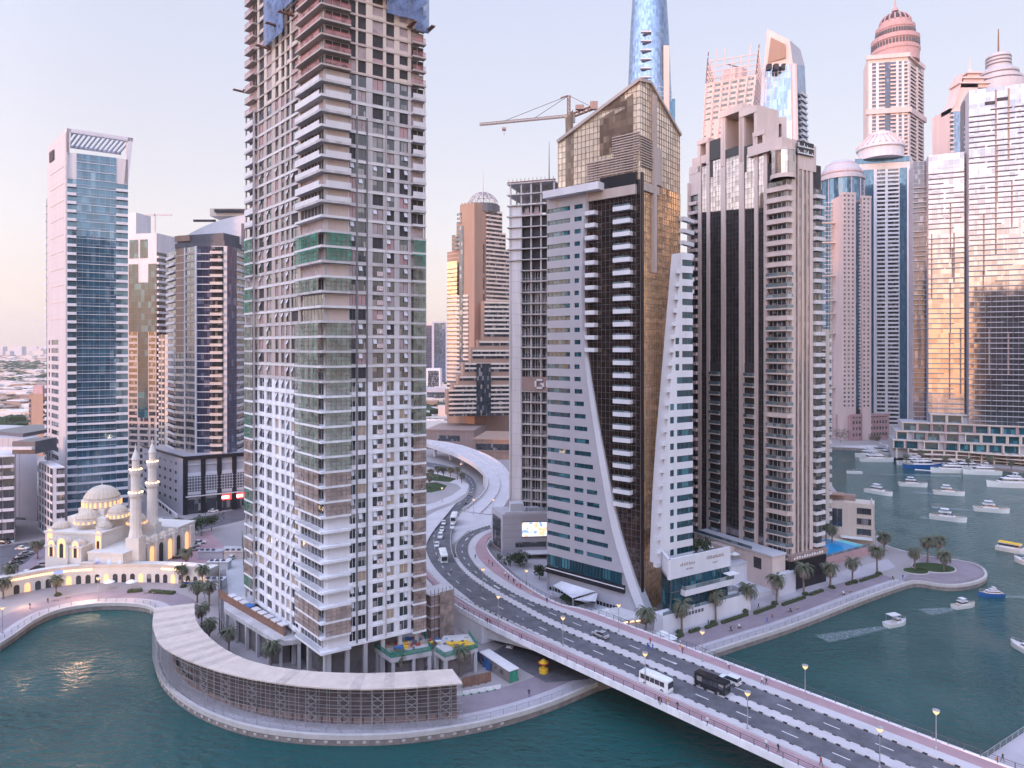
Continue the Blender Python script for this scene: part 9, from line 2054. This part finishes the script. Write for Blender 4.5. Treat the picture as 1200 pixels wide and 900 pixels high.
# ================================================================ far plain: lakes, suburbs, low blocks
def far():
 rr = random.Random(21)
 lk = surf('far_lake', (.35, .35, .38), .25, .1, .01); sd_ = surf('pale_sand', (.50, .42, .38), .9, .2, .004)
 for nm, a, b, y0, y1, mt in (('sand', -200, 330, 4200, 9000, sd_), ('lake', -220, 60, 3100, 4300, lk), ('sand', -120, 520, 1500, 2000, sd_), ('lake', -150, 120, 2300, 2600, lk), ('sand', -300, 100, 900, 1150, sd_), ('grassland', -300, 90, 1200, 1330, W['lawn']), ('sand', 480, 640, 640, 900, sd_)):
  m = M(mt); q = [(*XD(a, y0), 2.05), (*XD(b, y0), 2.05), (*XD(b + 20, y1), 2.05), (*XD(a + 20, y1), 2.05)]; m.poly(q); struct(m, nm)
 # villas and low blocks: a suburb nobody could count
 cols = (W['cream'], W['offwhite'], W['tan'], W['beige'], W['greyd']); m = M(*cols)
 for k in range(2600):
  y = rr.choice((rr.uniform(700, 1300), rr.uniform(1300, 3200), rr.uniform(2000, 6000))); px = rr.choice((rr.uniform(-60, 75), rr.uniform(470, 620), rr.uniform(-60, 340)))
  x = XD(px, y)[0]
  if y < 760 and px > 400: continue
  s = rr.uniform(5, 14) * (1 + y / 2500); h = rr.uniform(4, 10) * (1 + y / 6000); m.box(x - s, x + s, y - s * .6, y + s * .6, 2, 2 + h, rr.randrange(4))
 o = m.build('suburb'); tag(o, 'hazy low suburb of villas far beyond the towers', 'suburb', kind='stuff')
 m = M(W['leaf'])
 for k in range(3500):
  y = rr.uniform(620, 3200); px = rr.choice((rr.uniform(-60, 75), rr.uniform(480, 620))); x = XD(px, y)[0]; s = rr.uniform(3, 8) * (1 + y / 1500)
  if 760 > y and px > 480: continue
  m.ball((x, y, 2 + s * .3), (s, s * .7, s * .5), 0, 5, 3)
 tag(m.build('far_trees'), 'dark scattered greenery of the far suburb', 'trees', kind='stuff')
 m = M(W['grey'], W['cream'])
 for k in range(90): y = rr.uniform(6500, 9500); x = XD(rr.uniform(-60, 70) if k < 60 else rr.uniform(480, 560), y)[0]; w_ = rr.uniform(20, 60); h = rr.choice((30, 50, 70, 95)); m.box(x - w_, x + w_, y, y + 60, 2, h, k % 2)
 tag(m.build('far_skyline'), 'faint row of towers on the far horizon', 'skyline', kind='stuff')
 for k, (x0, x1, Y, py, mt, gl, lb) in enumerate(((498, 507, 1500, 379, 'pink', 'lav', 'distant pinkish tower just right of the unfinished tower'), (506, 524, 1350, 377, 'grey', 'sky', 'distant pale blue tower left of the stepped stone tower'), (499, 516, 1150, 432, 'white', 'dark', 'distant low white block below the pale blue tower'), (496, 524, 900, 455, 'grey', 'dark', 'distant warehouse with dark roof stripes in the gap'))):
  A, C = XD(x0, Y), XD(x1, Y); foot = [A, C, (C[0], C[1] + 30), (A[0], A[1] + 30)]; zt = ZA(py, Y); T = Tower('distant_tower' if k < 2 else 'distant_block', lb, foot, 2, zt, W[mt], cat='building'); n = max(1, int((zt - 6) / 4)); T.col((A, (1, 0)), (C[0] - A[0]) * .15, (C[0] - A[0]) * .9, 4, 4, n, 'G', glass=G[gl], mull=W['greyl'], vstep=6); T.done()
 # hotel forecourt blocks beside the flyover
 m = M(W['steelw'], W['black'], W['redp'], W['metal']);
 for k in range(240): px = rr.uniform(498, 523); py = rr.choice((470, 474, 480, 486, 492)) + rr.uniform(-1, 1); x, y, z = P(px, py, 2.1); m.box(x - 2.2, x + 2.2, y - 1, y + 1, 2.1, 3.6, rr.choice((0, 0, 0, 1, 2, 3)))
 tag(m.build('far_parked_cars'), 'rows of tiny parked cars beyond the flyover', 'parked cars', kind='stuff')
 # unseen tower masses added behind the viewpoint to shade the quay, darken mirror glass
 for k, (x, y, w_, d_, h, lb) in enumerate(((-188, -130, 62, 40, 214, 'tallest dark tower behind the viewpoint on the left'), (-252, -120, 56, 40, 190, 'dark tower behind the viewpoint, second on the left'), (-318, -110, 66, 40, 212, 'dark tower behind the viewpoint, third on the left'), (-390, -95, 64, 40, 185, 'outermost dark tower behind the viewpoint on the left'), (-60, -150, 40, 40, 178, 'broad dark tower straight behind the viewpoint'), (40, -130, 44, 36, 190, 'dark tower behind the viewpoint on the right'), (236, -130, 116, 40, 160, 'broad lower dark block behind the viewpoint, far right'))):
  foot = [(x - w_ / 2, y - d_ / 2), (x + w_ / 2, y - d_ / 2), (x + w_ / 2, y + d_ / 2), (x - w_ / 2, y + d_ / 2)]; T = Tower('unseen_tower_mass', lb, foot, -1, h, W['black'], cat='apartment tower'); q = T.part('window_band', W['greyd']); f = ((x + w_ / 2, y + d_ / 2), (-1, 0)); f2 = ((x + w_ / 2, y - d_ / 2), (0, 1)); f3 = ((x - w_ / 2, y + d_ / 2), (0, -1))
  for i in range(int(h / 4) - 1):
   for g_, ww in ((f, w_), (f2, d_), (f3, d_)): q.fbox(g_, 2, ww - 2, 4 + i * 4, 6.4 + i * 4, 0, .1)
  T.done()
far()
# ================================================================ haze
hz = bpy.data.materials.new('haze_air'); hz.use_nodes = True; Nn, Ll = hz.node_tree.nodes, hz.node_tree.links; Nn.clear(); ho = Nn.new('ShaderNodeOutputMaterial'); pv = Nn.new('ShaderNodeVolumePrincipled'); pv.inputs['Color'].default_value = (.96, .93, .97, 1); pv.inputs['Density'].default_value = .00005; pv.inputs['Anisotropy'].default_value = .2; Ll.new(pv.outputs[0], ho.inputs['Volume'])
m = M(hz); m.box(-9500, 9500, -330, 11000, -2.6, 460); h_ = m.build('haze'); h_['kind'] = 'stuff'
